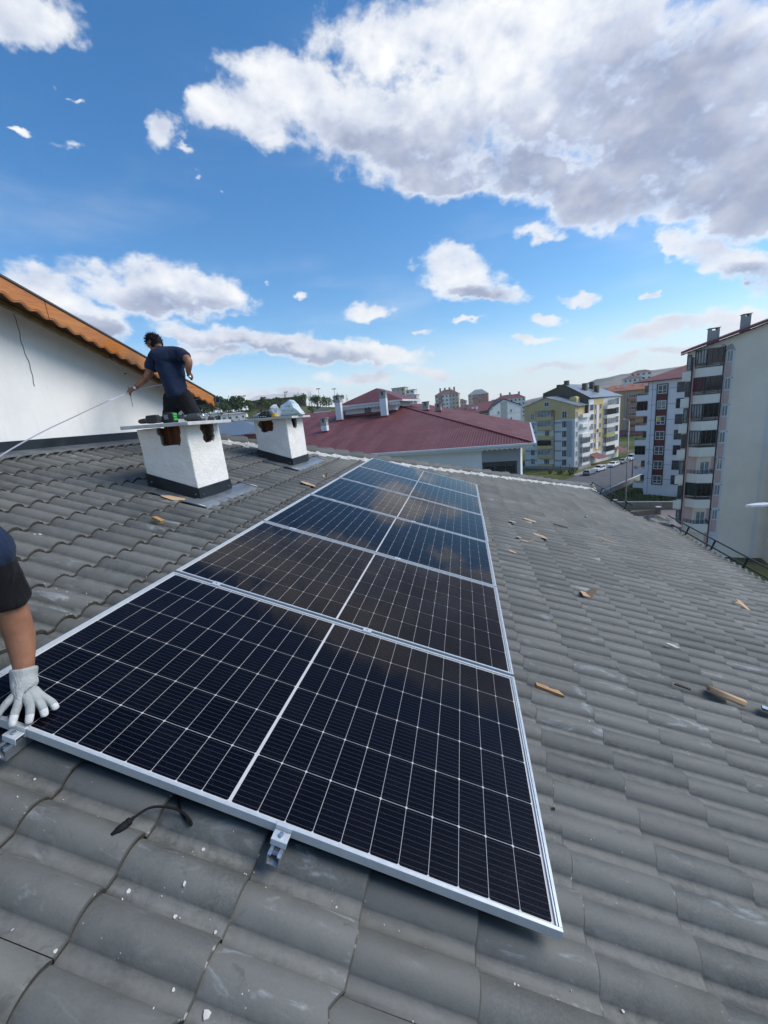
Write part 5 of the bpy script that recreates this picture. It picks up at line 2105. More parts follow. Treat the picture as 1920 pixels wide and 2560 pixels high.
for k in range(5):
    b2.win((3.9, -.01, 16.3 - 3.1 * k), 0, .8, 1.2, M_GLASS_G, M_UPVC, mull=0, fr=.15)
    b2.win((9.2, -.01, 16.6 - 3.1 * k), 0, .8, 1.2, M_GLASS_G, M_UPVC, mull=0, fr=.15)
    b2.part("facade_line", M_TAUPE, lambda m: (m.box(0, 4.79, -.02, -.001, 15.9 - 3.1 * k, 16.0 - 3.1 * k), m.box(7.61, 13.3, -.02, -.001, 16.1 - 3.1 * k, 16.2 - 3.1 * k)))
b2.part("verge", plain("dark_verge", (0.06, 0.03, 0.03), 0.6), lambda m: m.prism([(-.1, 18.7), (6.2, 22.0), (13.9, 18.8), (13.9, 19.05), (6.2, 22.35), (-.1, 19.0)], -.3, 12, 0, 'y'))

# ---- low roofs just past the ridge on the left
def hip_house(label, O, az, w, d, h, roof_h, wall, roof_mat, eave=.5, win=True, cat="house", name="small_house"):
    b = Building(name, label, cat, O, az)
    b.part("wall", wall, lambda m: m.box(0, w, 0, d, -6, h))
    q = min(w, d) / 2

    def fn(m):
        m.add([(-eave, -eave, h), (w + eave, -eave, h), (w + eave, d + eave, h), (-eave, d + eave, h), (q * .9, d / 2, h + roof_h), (w - q * .9, d / 2, h + roof_h)],
              [(0, 1, 5, 4), (1, 2, 5), (2, 3, 4, 5), (3, 0, 4), (3, 2, 1, 0)])
    b.part("roof", roof_mat, fn)
    if win:
        n = max(2, int(w / 3))
        for j in range(n):
            b.win(((j + .5) * w / n, -.01, h * .35), 0, 1.1, h * .35, M_GLASS_D, M_UPVC, mull=0, fr=.12)
    return b


M_SLATE = plain("blue_grey_sheet", (0.13, 0.17, 0.21), 0.5, 0.1, 0.5)
b = hip_house("house with a low blue-grey hip roof just beyond the hip tiles", (-47, 52, -8), 82, 21, 14, 8.0, 2.1, M_FARWHT, M_SLATE)
b = hip_house("brown sided lean-to with a dark red roof edge beyond the hip tiles", (-29.6, 54.2, -8), 95, 7, 5, 7.9, .45, plain("brown_cladding", (0.22, 0.075, 0.04), 0.7), M_REDFLASH, eave=.4)
HP = []


def on_hill(az, r):
    x, y = polar(az, r)
    return x, y, terrain_z(x, y)


M_DKROOF = plain("dark_tile_roof", (0.10, 0.085, 0.075), 0.8)
for (label, az, r, w, d, h, rh, wall, rm) in (
        ("small white two-storey house with dark roof low on the left hill", -20.2, 190, 7, 7, 7.0, 1.8, M_FARWHT, M_DKROOF),
        ("low white annex in front of the small hill house", -21.2, 182, 9, 5, 4.2, .5, M_FARWHT, M_STUCCO),
        ("long white roofed hall on top of the left hill", -28.6, 262, 34, 12, 5.0, 3.0, plain("brown_hall_wall", (0.12, 0.09, 0.07), 0.9), plain("pale_hall_roof", (0.60, 0.57, 0.54), 0.7)),
        ("pale blue-grey building with a row of windows on the hillside", -28.8, 170, 15, 9, 4.0, 1.2, M_FARWHT, plain("pale_blue_roof", (0.34, 0.42, 0.47), 0.6)),
        ("flat pale shed left of the hill houses", -32.2, 215, 12, 7, 3.4, .8, M_FARWHT, M_STUCCO),
        ("second flat pale shed at the foot of the hill trees", -34.0, 222, 10, 7, 3.4, .8, M_FARWHT, M_STUCCO),
        ("dark flat box house at the foot of the grassy slope", -23.8, 105, 5, 4, 5.0, .3, plain("dark_house_wall", (0.07, 0.07, 0.065), 0.9), M_STUCCO),
        ("low white house seen left of the farther chimney", -26.3, 115, 6, 5, 3.6, 1.0, M_FARWHT, M_DKROOF),
        ("grey roofed shed right of the small hill house", -18.6, 165, 8, 6, 4.6, 1.4, plain("tan_wall", (0.30, 0.22, 0.15), 0.9), plain("grey_green_roof", (0.27, 0.30, 0.29), 0.8))):
    x, y, z = on_hill(az, r)
    hip_house(label, (x, y, z), 90 + az * .7, w, d, h, rh, wall, rm)

# a sprinkle of far houses below the right-hand hills
r3 = random.Random(5)
proto = None
for i in range(46):
    az = r3.uniform(5.5, 17.5)
    r = r3.uniform(480, 1250)
    x, y = polar(az, r)
    w_, d_, h_ = r3.uniform(8, 15), r3.uniform(8, 12), r3.choice((5, 7, 9, 12))
    m = MB()
    m.box(-w_ / 2, w_ / 2, -d_ / 2, d_ / 2, -3, h_, 0)
    m.add([(-w_ / 2, -d_ / 2, h_), (w_ / 2, -d_ / 2, h_), (w_ / 2, d_ / 2, h_), (-w_ / 2, d_ / 2, h_), (-w_ / 4, 0, h_ + 2.2), (w_ / 4, 0, h_ + 2.2)], [(0, 1, 5, 4), (1, 2, 5), (2, 3, 4, 5), (3, 0, 4)], 1)
    o = m.build("distant_house", [r3.choice((M_FARWHT, M_FARBEI, M_PALE)), r3.choice((M_BRNROOF, M_DKROOF, M_FARRED))], None, (x, y, terrain_z(x, y)), (0, 0, r3.uniform(0, 3)))
    props(o, "tiny distant house below the bare brown hills", "house", "distant houses below the hills")

# ------------------------------------------------------------------ street lamps and masts
M_POLE = plain("galvanised_pole", (0.30, 0.31, 0.31), 0.5, 0.1, 2.0, metal=0.4)


def lamp_post(label, x, y, z0, z1, r, arms, mat=None, group=None):
    t = thing("street_lamp", label, "street lamp", (x, y, z0), group=group)
    h = z1 - z0
    MB().tube([(0, 0, 0), (0, 0, h * .3), (0, 0, h)], [r, r * .85, r * .5], 8).build("pole", mat or M_POLE, t)
    for (dx, dy) in arms:
        m = MB()
        m.tube([(0, 0, h), (dx * .6, dy * .6, h + .25), (dx, dy, h + .3)], r * .35, 6)
        a = m.build("arm", mat or M_POLE, t)
        hm = MB()
        d = Vector((dx, dy, 0)).normalized()
        n = Vector((-d.y, d.x, 0)) * .13
        c = Vector((dx, dy, h + .3))
        P = [c - n * .5, c - n + d * .35, c - n * .7 + d * .75, c + n * .7 + d * .75, c + n + d * .35, c + n * .5]
        hm.add([p - Vector((0, 0, .05)) for p in P] + [p + Vector((0, 0, .05)) for p in P], [(5, 4, 3, 2, 1, 0), (6, 7, 8, 9, 10, 11)] + [(i, (i + 1) % 6, 6 + (i + 1) % 6, 6 + i) for i in range(6)])
        hm.build("lamp_head", M_UPVC, a)
    return t


lamp_post("tall grey lamp post rising behind our eave, in front of the white block", 28.3, 72.6, GROUND, -4.2, .15, ((-.1, 1.2),))
lamp_post("shorter thin grey lamp post on the lawn corner", 29.3, 83.3, GROUND, -13.4, .09, ((-.6, -.6),))
lamp_post("dark lamp post on the pavement beside the parked white van", 41.6, 106.1, GROUND, -13.2, .12, ((-.8, .6),), mat=M_ALUDK)
t = thing("street_lamp", "white street lamp head on a long arm entering from the right border", "street lamp", (13.6, 13.25, GROUND))
MB().tube([(0, 0, 0), (0, 0, 16.75)], [.11, .07], 8).build("pole", M_POLE, t)
MB().tube([(0, 0, 16.75), (-.6, -.1, 17.05), (-1.2, -.22, 17.08), (-3.0, -.56, 17.08)], [.05, .045, .04, .04], 8).build("arm", M_UPVC, t)
hm = MB()
c = Vector((-3.0, -.56, 17.09))
d = Vector((-.982, -.185, 0))
n = Vector((.185, -.982, 0))
ol = [(0, .04), (.12, .10), (.35, .115), (.60, .07), (.74, .0), (.60, -.07), (.35, -.115), (.12, -.10), (0, -.04)]
P = [c + d * a + n * w for a, w in ol]
k = len(P)
hm.add([p - Vector((0, 0, .03)) for p in P] + [p + Vector((0, 0, .05)) for p in P], [tuple(reversed(range(k))), tuple(range(k, 2 * k))] + [(i, (i + 1) % k, k + (i + 1) % k, k + i) for i in range(k)])
bevel(hm.build("lamp_head", M_UPVC, t), .02, 2)

MAST = None
for (az, eb, et, r) in ((-33.0, 1.9, 3.62, 262), (-31.3, 2.2, 3.72, 268), (-28.9, 2.6, 4.05, 266), (-23.5, 2.5, 4.1, 262), (-19.2, 2.3, 4.15, 262), (-17.1, 1.9, 3.95, 264)):
    x, y = polar(az, r)
    z0 = terrain_z(x, y) - .5
    h = CAM.z + r * math.tan(math.radians(et)) - z0
    t = thing("floodlight_mast", "slender floodlight mast on the ridge of the left hill", "floodlight mast", (x, y, z0), group="floodlight masts on the left hill")
    MB().tube([(0, 0, 0), (0, 0, h)], [.28, .12], 6).build("pole", M_POLE, t)
    MB().box(-1.3, 1.3, -.15, .15, h - .05, h + .15).build("crossbar", M_POLE, t)
    m = MB()
    for q in range(4):
        m.box(-1.25 + q * .7, -.85 + q * .7, -.3, .1, h + .16, h + .6)
    m.build("floodlights", M_STUCCO, t)

# ------------------------------------------------------------------ trees
def mat_leaf(name, c0, c1):
    t = NT(name)
    info = t.n('ShaderNodeObjectInfo')
    geo = t.n('ShaderNodeNewGeometry')
    f = t.noise(t.tc.outputs['Object'], 1.2, 3.0, 0.6)
    f2 = t.math('ADD', f, t.math('MULTIPLY', t.math('SUBTRACT', geo.outputs['Random Per Island'], 0.5), 0.4))
    t.color(t.mix(t.step(t.math('ADD', f2, t.math('MULTIPLY', info.outputs['Random'], 0.15)), 0.3, 0.8), c0 + (1,), c1 + (1,)))
    t.rough(0.8)
    t.b.inputs['Specular IOR Level'].default_value = 0.2
    return t.m


M_LEAF1 = mat_leaf("dark_leaves", (0.028, 0.050, 0.016), (0.085, 0.120, 0.038))
M_LEAF2 = mat_leaf("light_leaves", (0.050, 0.085, 0.020), (0.13, 0.17, 0.05))
M_BARK = plain("bark", (0.09, 0.065, 0.045), 0.9, 0.3, 3.0)


def crown_mesh(name, rx, rz, n, mat, seed, poplar=False):
    q = random.Random(seed)
    m = MB()
    lobes = [(Vector((0, 0, 0)), 1.0)] + [(Vector((q.uniform(-.6, .6) * rx, q.uniform(-.6, .6) * rx, q.uniform(-.45, .55) * rz)), q.uniform(.35, .6)) for _ in range(7)]
    for i in range(n):
        c, s = lobes[q.randrange(len(lobes))]
        v = Vector((q.gauss(0, 1), q.gauss(0, 1), q.gauss(0, 1))).normalized() * (q.random() ** .35)
        if poplar:
            p = Vector((v.x * rx * (1 - .5 * abs(v.z)), v.y * rx * (1 - .5 * abs(v.z)), v.z * rz))
        else:
            p = c + Vector((v.x * rx * s, v.y * rx * s, v.z * rz * s))
        a = Vector((q.gauss(0, 1), q.gauss(0, 1), q.gauss(0, 1))).normalized()
        b_ = a.orthogonal().normalized()
        e = q.uniform(.10, .22) * rx * .8
        c2 = a.cross(b_)
        m.add([p + b_ * e, p + c2 * e * .8, p - b_ * e, p - c2 * e * .8], [(0, 1, 2, 3)])
    return m.mesh(name, mat)


CROWNS = {
    'round': [crown_mesh("crown", 3.2, 3.0, 420, M_LEAF1, s) for s in (1, 2, 3)],
    'light': [crown_mesh("crown", 2.6, 2.9, 320, M_LEAF2, s) for s in (4, 5)],
    'poplar': [crown_mesh("crown", 1.0, 4.2, 260, M_LEAF1, s, True) for s in (6, 7)],
    'bush': [crown_mesh("crown", 1.5, 1.1, 130, M_LEAF1, s) for s in (8, 9)],
}
trunk_me = MB().tube([(0, 0, -1.0), (0.03, 0, 1.2), (-.02, .03, 3.2)], [.22, .16, .07], 6).mesh("trunk", M_BARK)
TREE_LAB = {'round': ("broad dark green tree on the crest of the left hill", "broad trees on the left hill"),
            'light': ("lighter green open tree on the left hill", "lighter trees on the left hill"),
            'poplar': ("slim upright poplar on the left hill", "poplars on the left hill"),
            'bush': ("dark shrub on the grassy slope of the left hill", "shrubs on the left hill")}


def tree(kind, az, r, s, label=None, group=None, pos=None, ck=None):
    x, y, z = pos or on_hill(az, r)
    lab = TREE_LAB[kind]
    bush = kind == 'bush'
    t = thing("shrub" if bush else "tree", label or lab[0], "shrub" if bush else "tree", (x, y, z), r4.uniform(0, 6), group or lab[1])
    t.scale = (s, s, s * r4.uniform(.9, 1.15))
    link("crown", r4.choice(CROWNS[kind]), t, (0, 0, {'round': 4.2, 'light': 4.0, 'poplar': 4.6, 'bush': .9}[kind]))
    link("trunk", trunk_me, t)
    return t


r4 = random.Random(21)
for i in range(34):
    tree('round', r4.uniform(-38, -29.5), r4.uniform(228, 262), r4.uniform(.7, 1.25))
for i in range(22):
    tree('round' if r4.random() < .4 else 'light', r4.uniform(-29.5, -24.5), r4.uniform(235, 258), r4.uniform(.5, .95))
for i in range(20):
    tree('light', r4.uniform(-24.5, -16.2), r4.uniform(240, 266), r4.uniform(.6, 1.1))
for i in range(16):
    tree('poplar', r4.uniform(-24, -15.5), r4.uniform(245, 266), r4.uniform(.65, 1.0))
for i in range(30):
    tree('bush', r4.uniform(-33, -17), r4.uniform(130, 235), r4.uniform(.7, 1.6))
for i in range(14):
    tree('bush', r4.uniform(-36, -29), r4.uniform(200, 232), r4.uniform(.9, 1.7))
for (x, y, s) in ((27.5, 116.5, .8), (29.3, 114.4, .9), (25.2, 118.4, .7)):
    tree('bush', 0, 0, s, "low bush on the verge before the yellow gabled block", "bushes on the verge", (x, y, GROUND))
for (x, y, s) in ((58.5, 137, .55), (60.5, 139.5, .6)):
    tree('light', 0, 0, s, "small street tree at the far end of the parked cars", "small street trees", (x, y, GROUND))
tree('bush', 0, 0, .55, "small weed bush against the foot of the white block", "weeds at the white block", (41.4, 82.0, GROUND))

# grass tufts on the lawn around the white block
tf = MB()
for i in range(2600):
    x, y = r4.uniform(28.5, 45), r4.uniform(74, 100)
    # keep to the lawn: right of the street wall, behind the front wall, outside the block
    if (x - 27.5) * (101.6 - 85.0) - (y - 85.0) * (41.3 - 27.5) < 3 or y < 77.6 - (x - 27.2) * .22:
        continue
    du, dv = (x - 36.75) * .755 - (y - 87.15) * .656, (x - 36.75) * .656 + (y - 87.15) * .755
    if dv > -.2 and du > -.2:
        continue
    a = r4.uniform(0, 6.28)
    h = r4.uniform(.12, .38)
    dx, dy = math.cos(a) * .16, math.sin(a) * .16
    tf.add([(x - dx, y - dy, GROUND + .03), (x + dx, y + dy, GROUND + .03), (x + dx * .5, y + dy * .5, GROUND + h), (x - dx * .8, y - dy * .8, GROUND + h * .8)], [(0, 1, 2, 3)])
props(tf.build("grass", mat_leaf("dry_grass", (0.055, 0.070, 0.018), (0.20, 0.185, 0.075))), "rough grass growing round the foot of the white block", "grass", kind="stuff")

# ------------------------------------------------------------------ parked cars
M_TYRE = plain("tyre", (0.015, 0.015, 0.015), 0.85)
M_RIM = plain("wheel_rim", (0.35, 0.36, 0.37), 0.35, metal=0.7)
M_CARGL = plain("car_glass", (0.014, 0.017, 0.02), 0.06)
M_LAMP = plain("headlight_glass", (0.60, 0.62, 0.64), 0.15)
M_TAIL = plain("tail_light", (0.25, 0.015, 0.012), 0.25)
PROFILE = {
    'suv': [(-2.15, .35), (-2.2, .75), (-2.12, .98), (-1.95, 1.05), (-1.75, 1.48), (-1.35, 1.60), (.25, 1.60), (.95, 1.08), (1.75, .98), (2.12, .82), (2.2, .5), (2.15, .33)],
    'saloon': [(-2.25, .35), (-2.28, .70), (-2.2, .93), (-1.55, .98), (-.95, 1.38), (-.3, 1.44), (.45, 1.38), (1.05, .96), (1.85, .86), (2.2, .72), (2.28, .45), (2.2, .32)],
    'hatch': [(-1.85, .35), (-1.9, .75), (-1.82, .95), (-1.55, 1.30), (-1.2, 1.42), (.2, 1.42), (.85, .98), (1.55, .90), (1.9, .72), (1.95, .45), (1.9, .32)],
    'van': [(-2.1, .4), (-2.15, 1.0), (-2.1, 1.75), (-1.9, 1.85), (.55, 1.85), (1.15, 1.18), (1.9, 1.02), (2.15, .8), (2.2, .45), (2.1, .36)],
}


def car(label, kind, paint, x, y, az, group="cars parked along the kerb"):
    P = PROFILE[kind]
    t = thing("parked_car", label, "car", (x, y, GROUND + .035), math.pi / 2 - math.radians(az), group)
    W = .87
    zmax = max(p[1] for p in P)
    belt = .98 if kind != 'van' else 1.15

    def half(z):
        return W if z < belt else W - (z - belt) * .32
    pts = [(px, -half(pz), pz) for px, pz in P] + [(px, half(pz), pz) for px, pz in P]
    n = len(P)
    F = [tuple(range(n)), tuple(reversed(range(n, 2 * n)))] + [(i, n + i, n + (i + 1) % n, (i + 1) % n) for i in range(n)]
    bo = MB().add(pts, F, 0).build("body", paint, t)
    bevel(bo, .05, 2)
    # glass: side windows, windscreen, rear window, each a shade proud of the body
    top = [p for p in P if p[1] > belt - .02]
    xs = [p[0] for p in top]
    x0, x1 = min(xs), max(xs)
    roof = [p for p in P if p[1] > zmax - .08]
    rx0, rx1 = min(p[0] for p in roof), max(p[0] for p in roof)
    for s in (-1, 1):
        m = MB()
        zz = zmax - .10
        for (a0, a1, b0, b1) in (((x0 + .35), -.35, rx0 + .12, -.35), (-.28, x1 - .30, -.28, rx1 - .02)):
            m.add([(a0, s * (half(belt + .05) + .012), belt + .05), (a1, s * (half(belt + .05) + .012), belt + .05), (b1, s * (half(zz) + .012), zz), (b0, s * (half(zz) + .012), zz)], [(0, 1, 2, 3)])
        m.build("side_window", M_CARGL, t)

    def screen(nm, lo, hi):
        d = Vector((hi[0] - lo[0], 0, hi[1] - lo[1]))
        nrm = Vector((d.z, 0, -d.x)).normalized() * .014
        if nrm.z < 0:
            nrm = -nrm
        a = Vector((lo[0], 0, lo[1])) + d * .08 + nrm
        c = Vector((lo[0], 0, lo[1])) + d * .93 + nrm
        h0, h1 = half(a.z) - .10, half(c.z) - .10
        MB().add([(a.x, -h0, a.z), (a.x, h0, a.z), (c.x, h1, c.z), (c.x, -h1, c.z)], [(0, 1, 2, 3)]).build(nm, M_CARGL, t)
    fi = max(i for i, p in enumerate(P) if p[1] > zmax - .08)
    screen("windscreen", P[fi + 1], P[fi])
    ri = min(i for i, p in enumerate(P) if p[1] > zmax - .13)
    screen("rear_window", P[ri - 1], P[ri])
    for (wx, s) in ((1.32, -1), (1.32, 1), (-1.30, -1), (-1.30, 1)):
        wm = MB().tube([(wx, s * .68, .32), (wx, s * .885, .32)], .32, 16, 0).build("wheel", M_TYRE, t)
        MB().tube([(wx, s * .886, .32), (wx, s * .900, .32)], .20, 12, 0).build("rim", M_RIM, wm)
    fx, bx_ = max(p[0] for p in P), min(p[0] for p in P)
    for s in (-1, 1):
        MB().box(fx - .18, fx + .01, s * .62 - .17, s * .62 + .17, .60, .73).build("headlight", M_LAMP, t)
        MB().box(bx_ - .012, bx_ + .10, s * .68 - .13, s * .68 + .13, .72, .92).build("tail_light", M_TAIL, t)
    MB().box(fx - .02, fx + .012, -.26, .26, .42, .53).build("number_plate", M_UPVC, t)
    return t


M_CWHITE = plain("white_car_paint", (0.72, 0.73, 0.74), 0.22, 0.02, 2.0)
M_CSILV = plain("silver_car_paint", (0.34, 0.355, 0.37), 0.28, 0.03, 2.0, metal=0.5)
M_CGREY = plain("grey_car_paint", (0.26, 0.27, 0.275), 0.28, 0.03, 2.0, metal=0.4)
car("silver hatchback, first in the row of parked cars nearest our roof", "hatch", M_CSILV, 33.9, 113.2, 40)
car("white high-built car second in the row, facing our roof", "suv", M_CWHITE, 37.6, 117.6, 224)
car("white saloon in the middle of the parked row", "saloon", M_CWHITE, 43.1, 123.6, 220)
car("grey saloon between the white saloon and the white van", "saloon", M_CGREY, 47.2, 128.2, 222)
car("white van at the far end of the parked row", "van", M_CWHITE, 51.0, 132.6, 222)
car("greenish hatchback on the grass before the orange block", "hatch", plain("green_car_paint", (0.10, 0.16, 0.13), 0.3), 77.0, 205.5, 100, group="cars beyond the street")

# ------------------------------------------------------------------ thin haze over the town
hz = bpy.data.materials.new("haze_air")
hz.use_nodes = True
hz.node_tree.nodes.clear()
pv = hz.node_tree.nodes.new('ShaderNodeVolumePrincipled')
pv.inputs['Color'].default_value = (0.86, 0.91, 1.0, 1)
pv.inputs['Density'].default_value = 0.00016
pv.inputs['Anisotropy'].default_value = 0.2
ho = hz.node_tree.nodes.new('ShaderNodeOutputMaterial')
hz.node_tree.links.new(pv.outputs[0], ho.inputs['Volume'])
props(MB().box(-3400, 3400, -3400, 3400, -30, 190).build("haze", hz), kind="stuff")

# ------------------------------------------------------------------ things on the chimney slabs
M_TOOLDK = plain("tool_black_plastic", (0.018, 0.019, 0.021), 0.5, 0.2, 30.0)
M_TOOLGR = plain("tool_grey_plastic", (0.055, 0.057, 0.06), 0.5, 0.15, 30.0)
M_GREEN = plain("tool_green_plastic", (0.05, 0.42, 0.06), 0.4, 0.1, 30.0)
M_STEEL = plain("bright_steel", (0.55, 0.55, 0.56), 0.25, 0.05, 40.0, metal=0.95)
M_LABEL = plain("battery_label", (0.22, 0.24, 0.26), 0.4)


def rbox(m, x0, x1, y0, y1, z0, z1, c, mt=0):
    """box with cut corners in the xz outline"""
    m.prism([(x0 + c, z0), (x1 - c, z0), (x1, z0 + c), (x1, z1 - c), (x1 - c, z1), (x0 + c, z1), (x0, z1 - c), (x0, z0 + c)], y0, y1, mt, 'y')


def drill(label, loc, rz, big):
    """lying on its side: chuck to -x, battery to +x ... local z up from the slab"""
    t = thing("cordless_drill", label, "cordless drill", loc, rz, "cordless drills on the nearer chimney")
    b = MB()
    b.tube([(-.105, 0, .036), (-.06, 0, .036), (.02, 0, .037), (.055, 0, .037)], [.026, .031, .033, .029], 14)
    o = b.build("body", M_TOOLGR, t)
    MB().tube([(-.058, 0, .036), (-.040, 0, .036)], .0325, 14).build("grip_ring", M_TOOLDK, o)
    ch = MB()
    ch.tube([(-.190, 0, .035), (-.176, 0, .035), (-.130, 0, .036), (-.106, 0, .036)], [.012, .021, .025, .026], 14)
    ch.build("chuck", M_TOOLDK, t)
    h = MB()
    s = 1 if big else -1
    h.tube([(.020, 0, .037), (.034, s * .06, .034), (.045, s * .125, .034)], [.022, .019, .020], 10)
    g = h.build("handle", M_TOOLDK, t)
    MB().tube([(.000, s * .035, .036), (-.008, s * .052, .036)], .008, 8).build("trigger", M_GREEN if big else M_TOOLGR, g)
    bt = MB()
    rbox(bt, -.005, .105, *sorted((s * .122, s * .178)), .001, .075, .012)
    bo = bt.build("battery", M_TOOLDK, t)
    bevel(bo, .005, 2)
    if big:
        gm = MB()
        rbox(gm, .108, .112, *sorted((s * .134, s * .168)), .018, .062, .004)
        gm.build("battery_clip", M_GREEN, bo)
        MB().box(.01, .07, *sorted((s * .1785, s * .1800)), .018, .058).build("battery_label", M_LABEL, bo)
    return t


SZ1 = 0.893 + 0.032
# nearer one: battery towards us with a green clip
def drill_upright(label, loc, rz):
    """lying with its battery block towards the camera (local -y), motor housing away to the right"""
    t = thing("cordless_drill", label, "cordless drill", loc, rz, "cordless drills on the nearer chimney")
    bt = MB()
    rbox(bt, -.055, .055, -.045, .030, .0, .098, .018)
    bo = bt.build("battery", M_TOOLDK, t)
    bevel(bo, .006, 2)
    MB().box(-.036, .006, -.0475, -.0458, .036, .078).build("battery_label", M_LABEL, bo)
    g = MB()
    for k in range(3):
        g.box(.0556, .0590, -.036, .018, .022 + k * .024, .040 + k * .024)
    g.build("battery_clip", M_GREEN, bo)
    h = MB()
    h.tube([(.03, .026, .058), (.085, .045, .050), (.135, .058, .042)], [.024, .019, .021], 12)
    hd = h.build("handle", M_TOOLGR, t)
    MB().tube([(.10, .035, .072), (.115, .045, .070)], .009, 8).build("trigger", M_TOOLDK, hd)
    b = MB()
    b.tube([(.105, .062, .036), (.15, .070, .038), (.225, .088, .038), (.25, .094, .038)], [.027, .033, .033, .027], 14)
    b.build("body", M_TOOLGR, t)
    MB().tube([(.251, .094, .038), (.275, .100, .038), (.288, .103, .038)], [.026, .024, .017], 14).build("chuck", M_STEEL, t)
    MB().tube([(.288, .103, .038), (.33, .113, .038)], .004, 6).build("bit", M_STEEL, t)
    return t


drill_upright("cordless drill with black battery block and green clip lying on the nearer chimney", (-.955, 2.63, SZ1 - .001), math.radians(4))
t = drill("smaller black cordless drill lying at the left end of the nearer chimney slab", (-1.075, 2.60, SZ1 + .006), math.radians(8), False)

# plastic bag, strap and tape on the farther chimney
SZ2 = 0.894 + 0.032


def mat_bag():
    t = NT("thin_white_plastic")
    p = t.tc.outputs['Object']
    w_ = t.n('ShaderNodeTexWave', wave_type='BANDS', bands_direction='Z')
    t.put(w_.inputs['Vector'], p)
    w_.inputs['Scale'].default_value = 6.0
    w_.inputs['Distortion'].default_value = 7.0
    w_.inputs['Detail'].default_value = 3.0
    pr = t.math('MULTIPLY', t.step(w_.outputs['Fac'], .72, .84), t.step(t.noise(p, 13.0, 2.0), .5, .58))
    t.color(t.mix(t.math('MULTIPLY', pr, .75), (0.55, 0.63, 0.66, 1), (0.10, 0.32, 0.22, 1)))
    t.rough(0.28)
    t.bump(t.noise(p, 22.0, 4.0, .6, .8), .35, .008)
    return t.m


def blob(name, label, cat, loc, r, seed, mat, crumple=.16, rz=0.0, freq=5.0, flat=True):
    m = MB()
    nu, nv = 40, 24
    pts, F = [], []
    for j in range(nv + 1):
        ph = math.pi * j / nv
        for i in range(nu):
            th = 2 * math.pi * i / nu
            d = Vector((math.sin(ph) * math.cos(th), math.sin(ph) * math.sin(th), math.cos(ph)))
            n1 = abs(mnoise.noise(d * 1.7 + Vector((seed, 0, 0)))) * 1.5
            n2 = mnoise.noise(d * freq + Vector((0, seed, 0)))
            k = 1 + crumple * (n2 - n1)
            p = Vector((d.x * r[0], d.y * r[1], d.z * r[2])) * k
            if flat:
                p.z = max(p.z, -r[2] * .55)
            pts.append((p.x, p.y, p.z + r[2] * .55))
    for j in range(nv):
        for i in range(nu):
            i2 = (i + 1) % nu
            F.append((j * nu + i, (j + 1) * nu + i, (j + 1) * nu + i2, j * nu + i2))
    m.add(pts, F, 0, True)
    o = m.build(name, mat, None, loc, (0, 0, rz))
    return props(o, label, cat)


M_BAG = mat_bag()


def crumpled(name, label, cat, loc, outline_pts, seed, mat, n_in=26, spread=.05, rough_=.006):
    """film stretched over a few high points: hull of jittered points, broken into small creased facets"""
    q = random.Random(seed)
    bm = bmesh.new()
    for (x, y, z) in outline_pts:
        bm.verts.new((x, y, z))
        for _ in range(2):
            bm.verts.new((x + q.gauss(0, spread * .45), y + q.gauss(0, spread * .45), max(0.0, z + q.gauss(0, spread * .35))))
    r_ = bmesh.ops.convex_hull(bm, input=bm.verts)
    bmesh.ops.delete(bm, geom=[e for e in r_['geom_interior'] if isinstance(e, bmesh.types.BMVert)], context='VERTS')
    bmesh.ops.subdivide_edges(bm, edges=bm.edges, cuts=3, use_grid_fill=True)
    bmesh.ops.triangulate(bm, faces=bm.faces)
    for v in bm.verts:
        d = mnoise.noise_vector(v.co * 14 + Vector((seed, 0, 0)))
        r2_ = abs(mnoise.noise(v.co * 26 + Vector((0, seed, 0))))
        v.co += d * rough_ * 1.4 - v.co.normalized() * r2_ * rough_ * 2.2
        v.co.z = max(v.co.z, 0.0)
    bmesh.ops.recalc_face_normals(bm, faces=bm.faces)
    me = bpy.data.meshes.new(name)
    bm.to_mesh(me)
    bm.free()
    me.materials.append(mat)
    return props(link(name, me, None, loc), label, cat)


crumpled("plastic_bag", "crumpled white plastic bag with green print on the farther chimney", "plastic bag", (-.80, 5.16, SZ2 + .003),
         [(-.20, -.08, 0), (.15, -.10, 0), (.17, .10, 0), (-.18, .12, 0), (-.15, -.04, .15), (-.02, .02, .225), (.05, .0, .22), (.13, .02, .13), (-.19, .02, .06), (.165, -.02, .045), (-.06, -.10, .09), (.07, -.11, .08)], 3, M_BAG)
crumpled("plastic_bag", "small clear bundle of plastic film left of the printed bag", "plastic bag", (-1.03, 5.03, SZ2 + .003),
         [(-.08, -.07, 0), (.08, -.07, 0), (.08, .08, 0), (-.08, .08, 0), (-.06, -.03, .13), (.03, .02, .17), (.07, -.02, .12), (-.02, .05, .165)], 8, plain("clear_film", (0.50, 0.54, 0.55), 0.2, 0.25, 20.0))
crumpled("plastic_sheet", "crumpled grey plastic sheet caught at the step of the eave rail", "plastic sheet", RP(6.22, 8.45, -.13),
         [(-.35, -.2, 0.08), (.3, -.2, -.12), (.35, .25, -.1), (-.3, .25, .1), (-.1, .0, .16), (.15, .1, .08), (.1, -.12, .08), (.28, .2, .05)], 5, plain("grey_film", (0.085, 0.088, 0.088), 0.6, 0.4, 6.0), spread=.12, rough_=.03)
blob("cloth_glove", "dark grey work glove lying on the farther chimney slab", "glove", (-1.155, 4.98, SZ2 + .003), (.135, .05, .065), 5.4, plain("dark_fabric", (0.045, 0.048, 0.052), 0.85, .3, 40.0), .40, -.25, 4.5)
blob("plastic_film", "flattened clear plastic film at the left end of the farther chimney slab", "plastic film", (-1.27, 5.05, SZ2 + .005), (.12, .08, .055), 1.7, plain("clear_film", (0.50, 0.54, 0.55), 0.2), .35, .3, 6)
tp = MB()
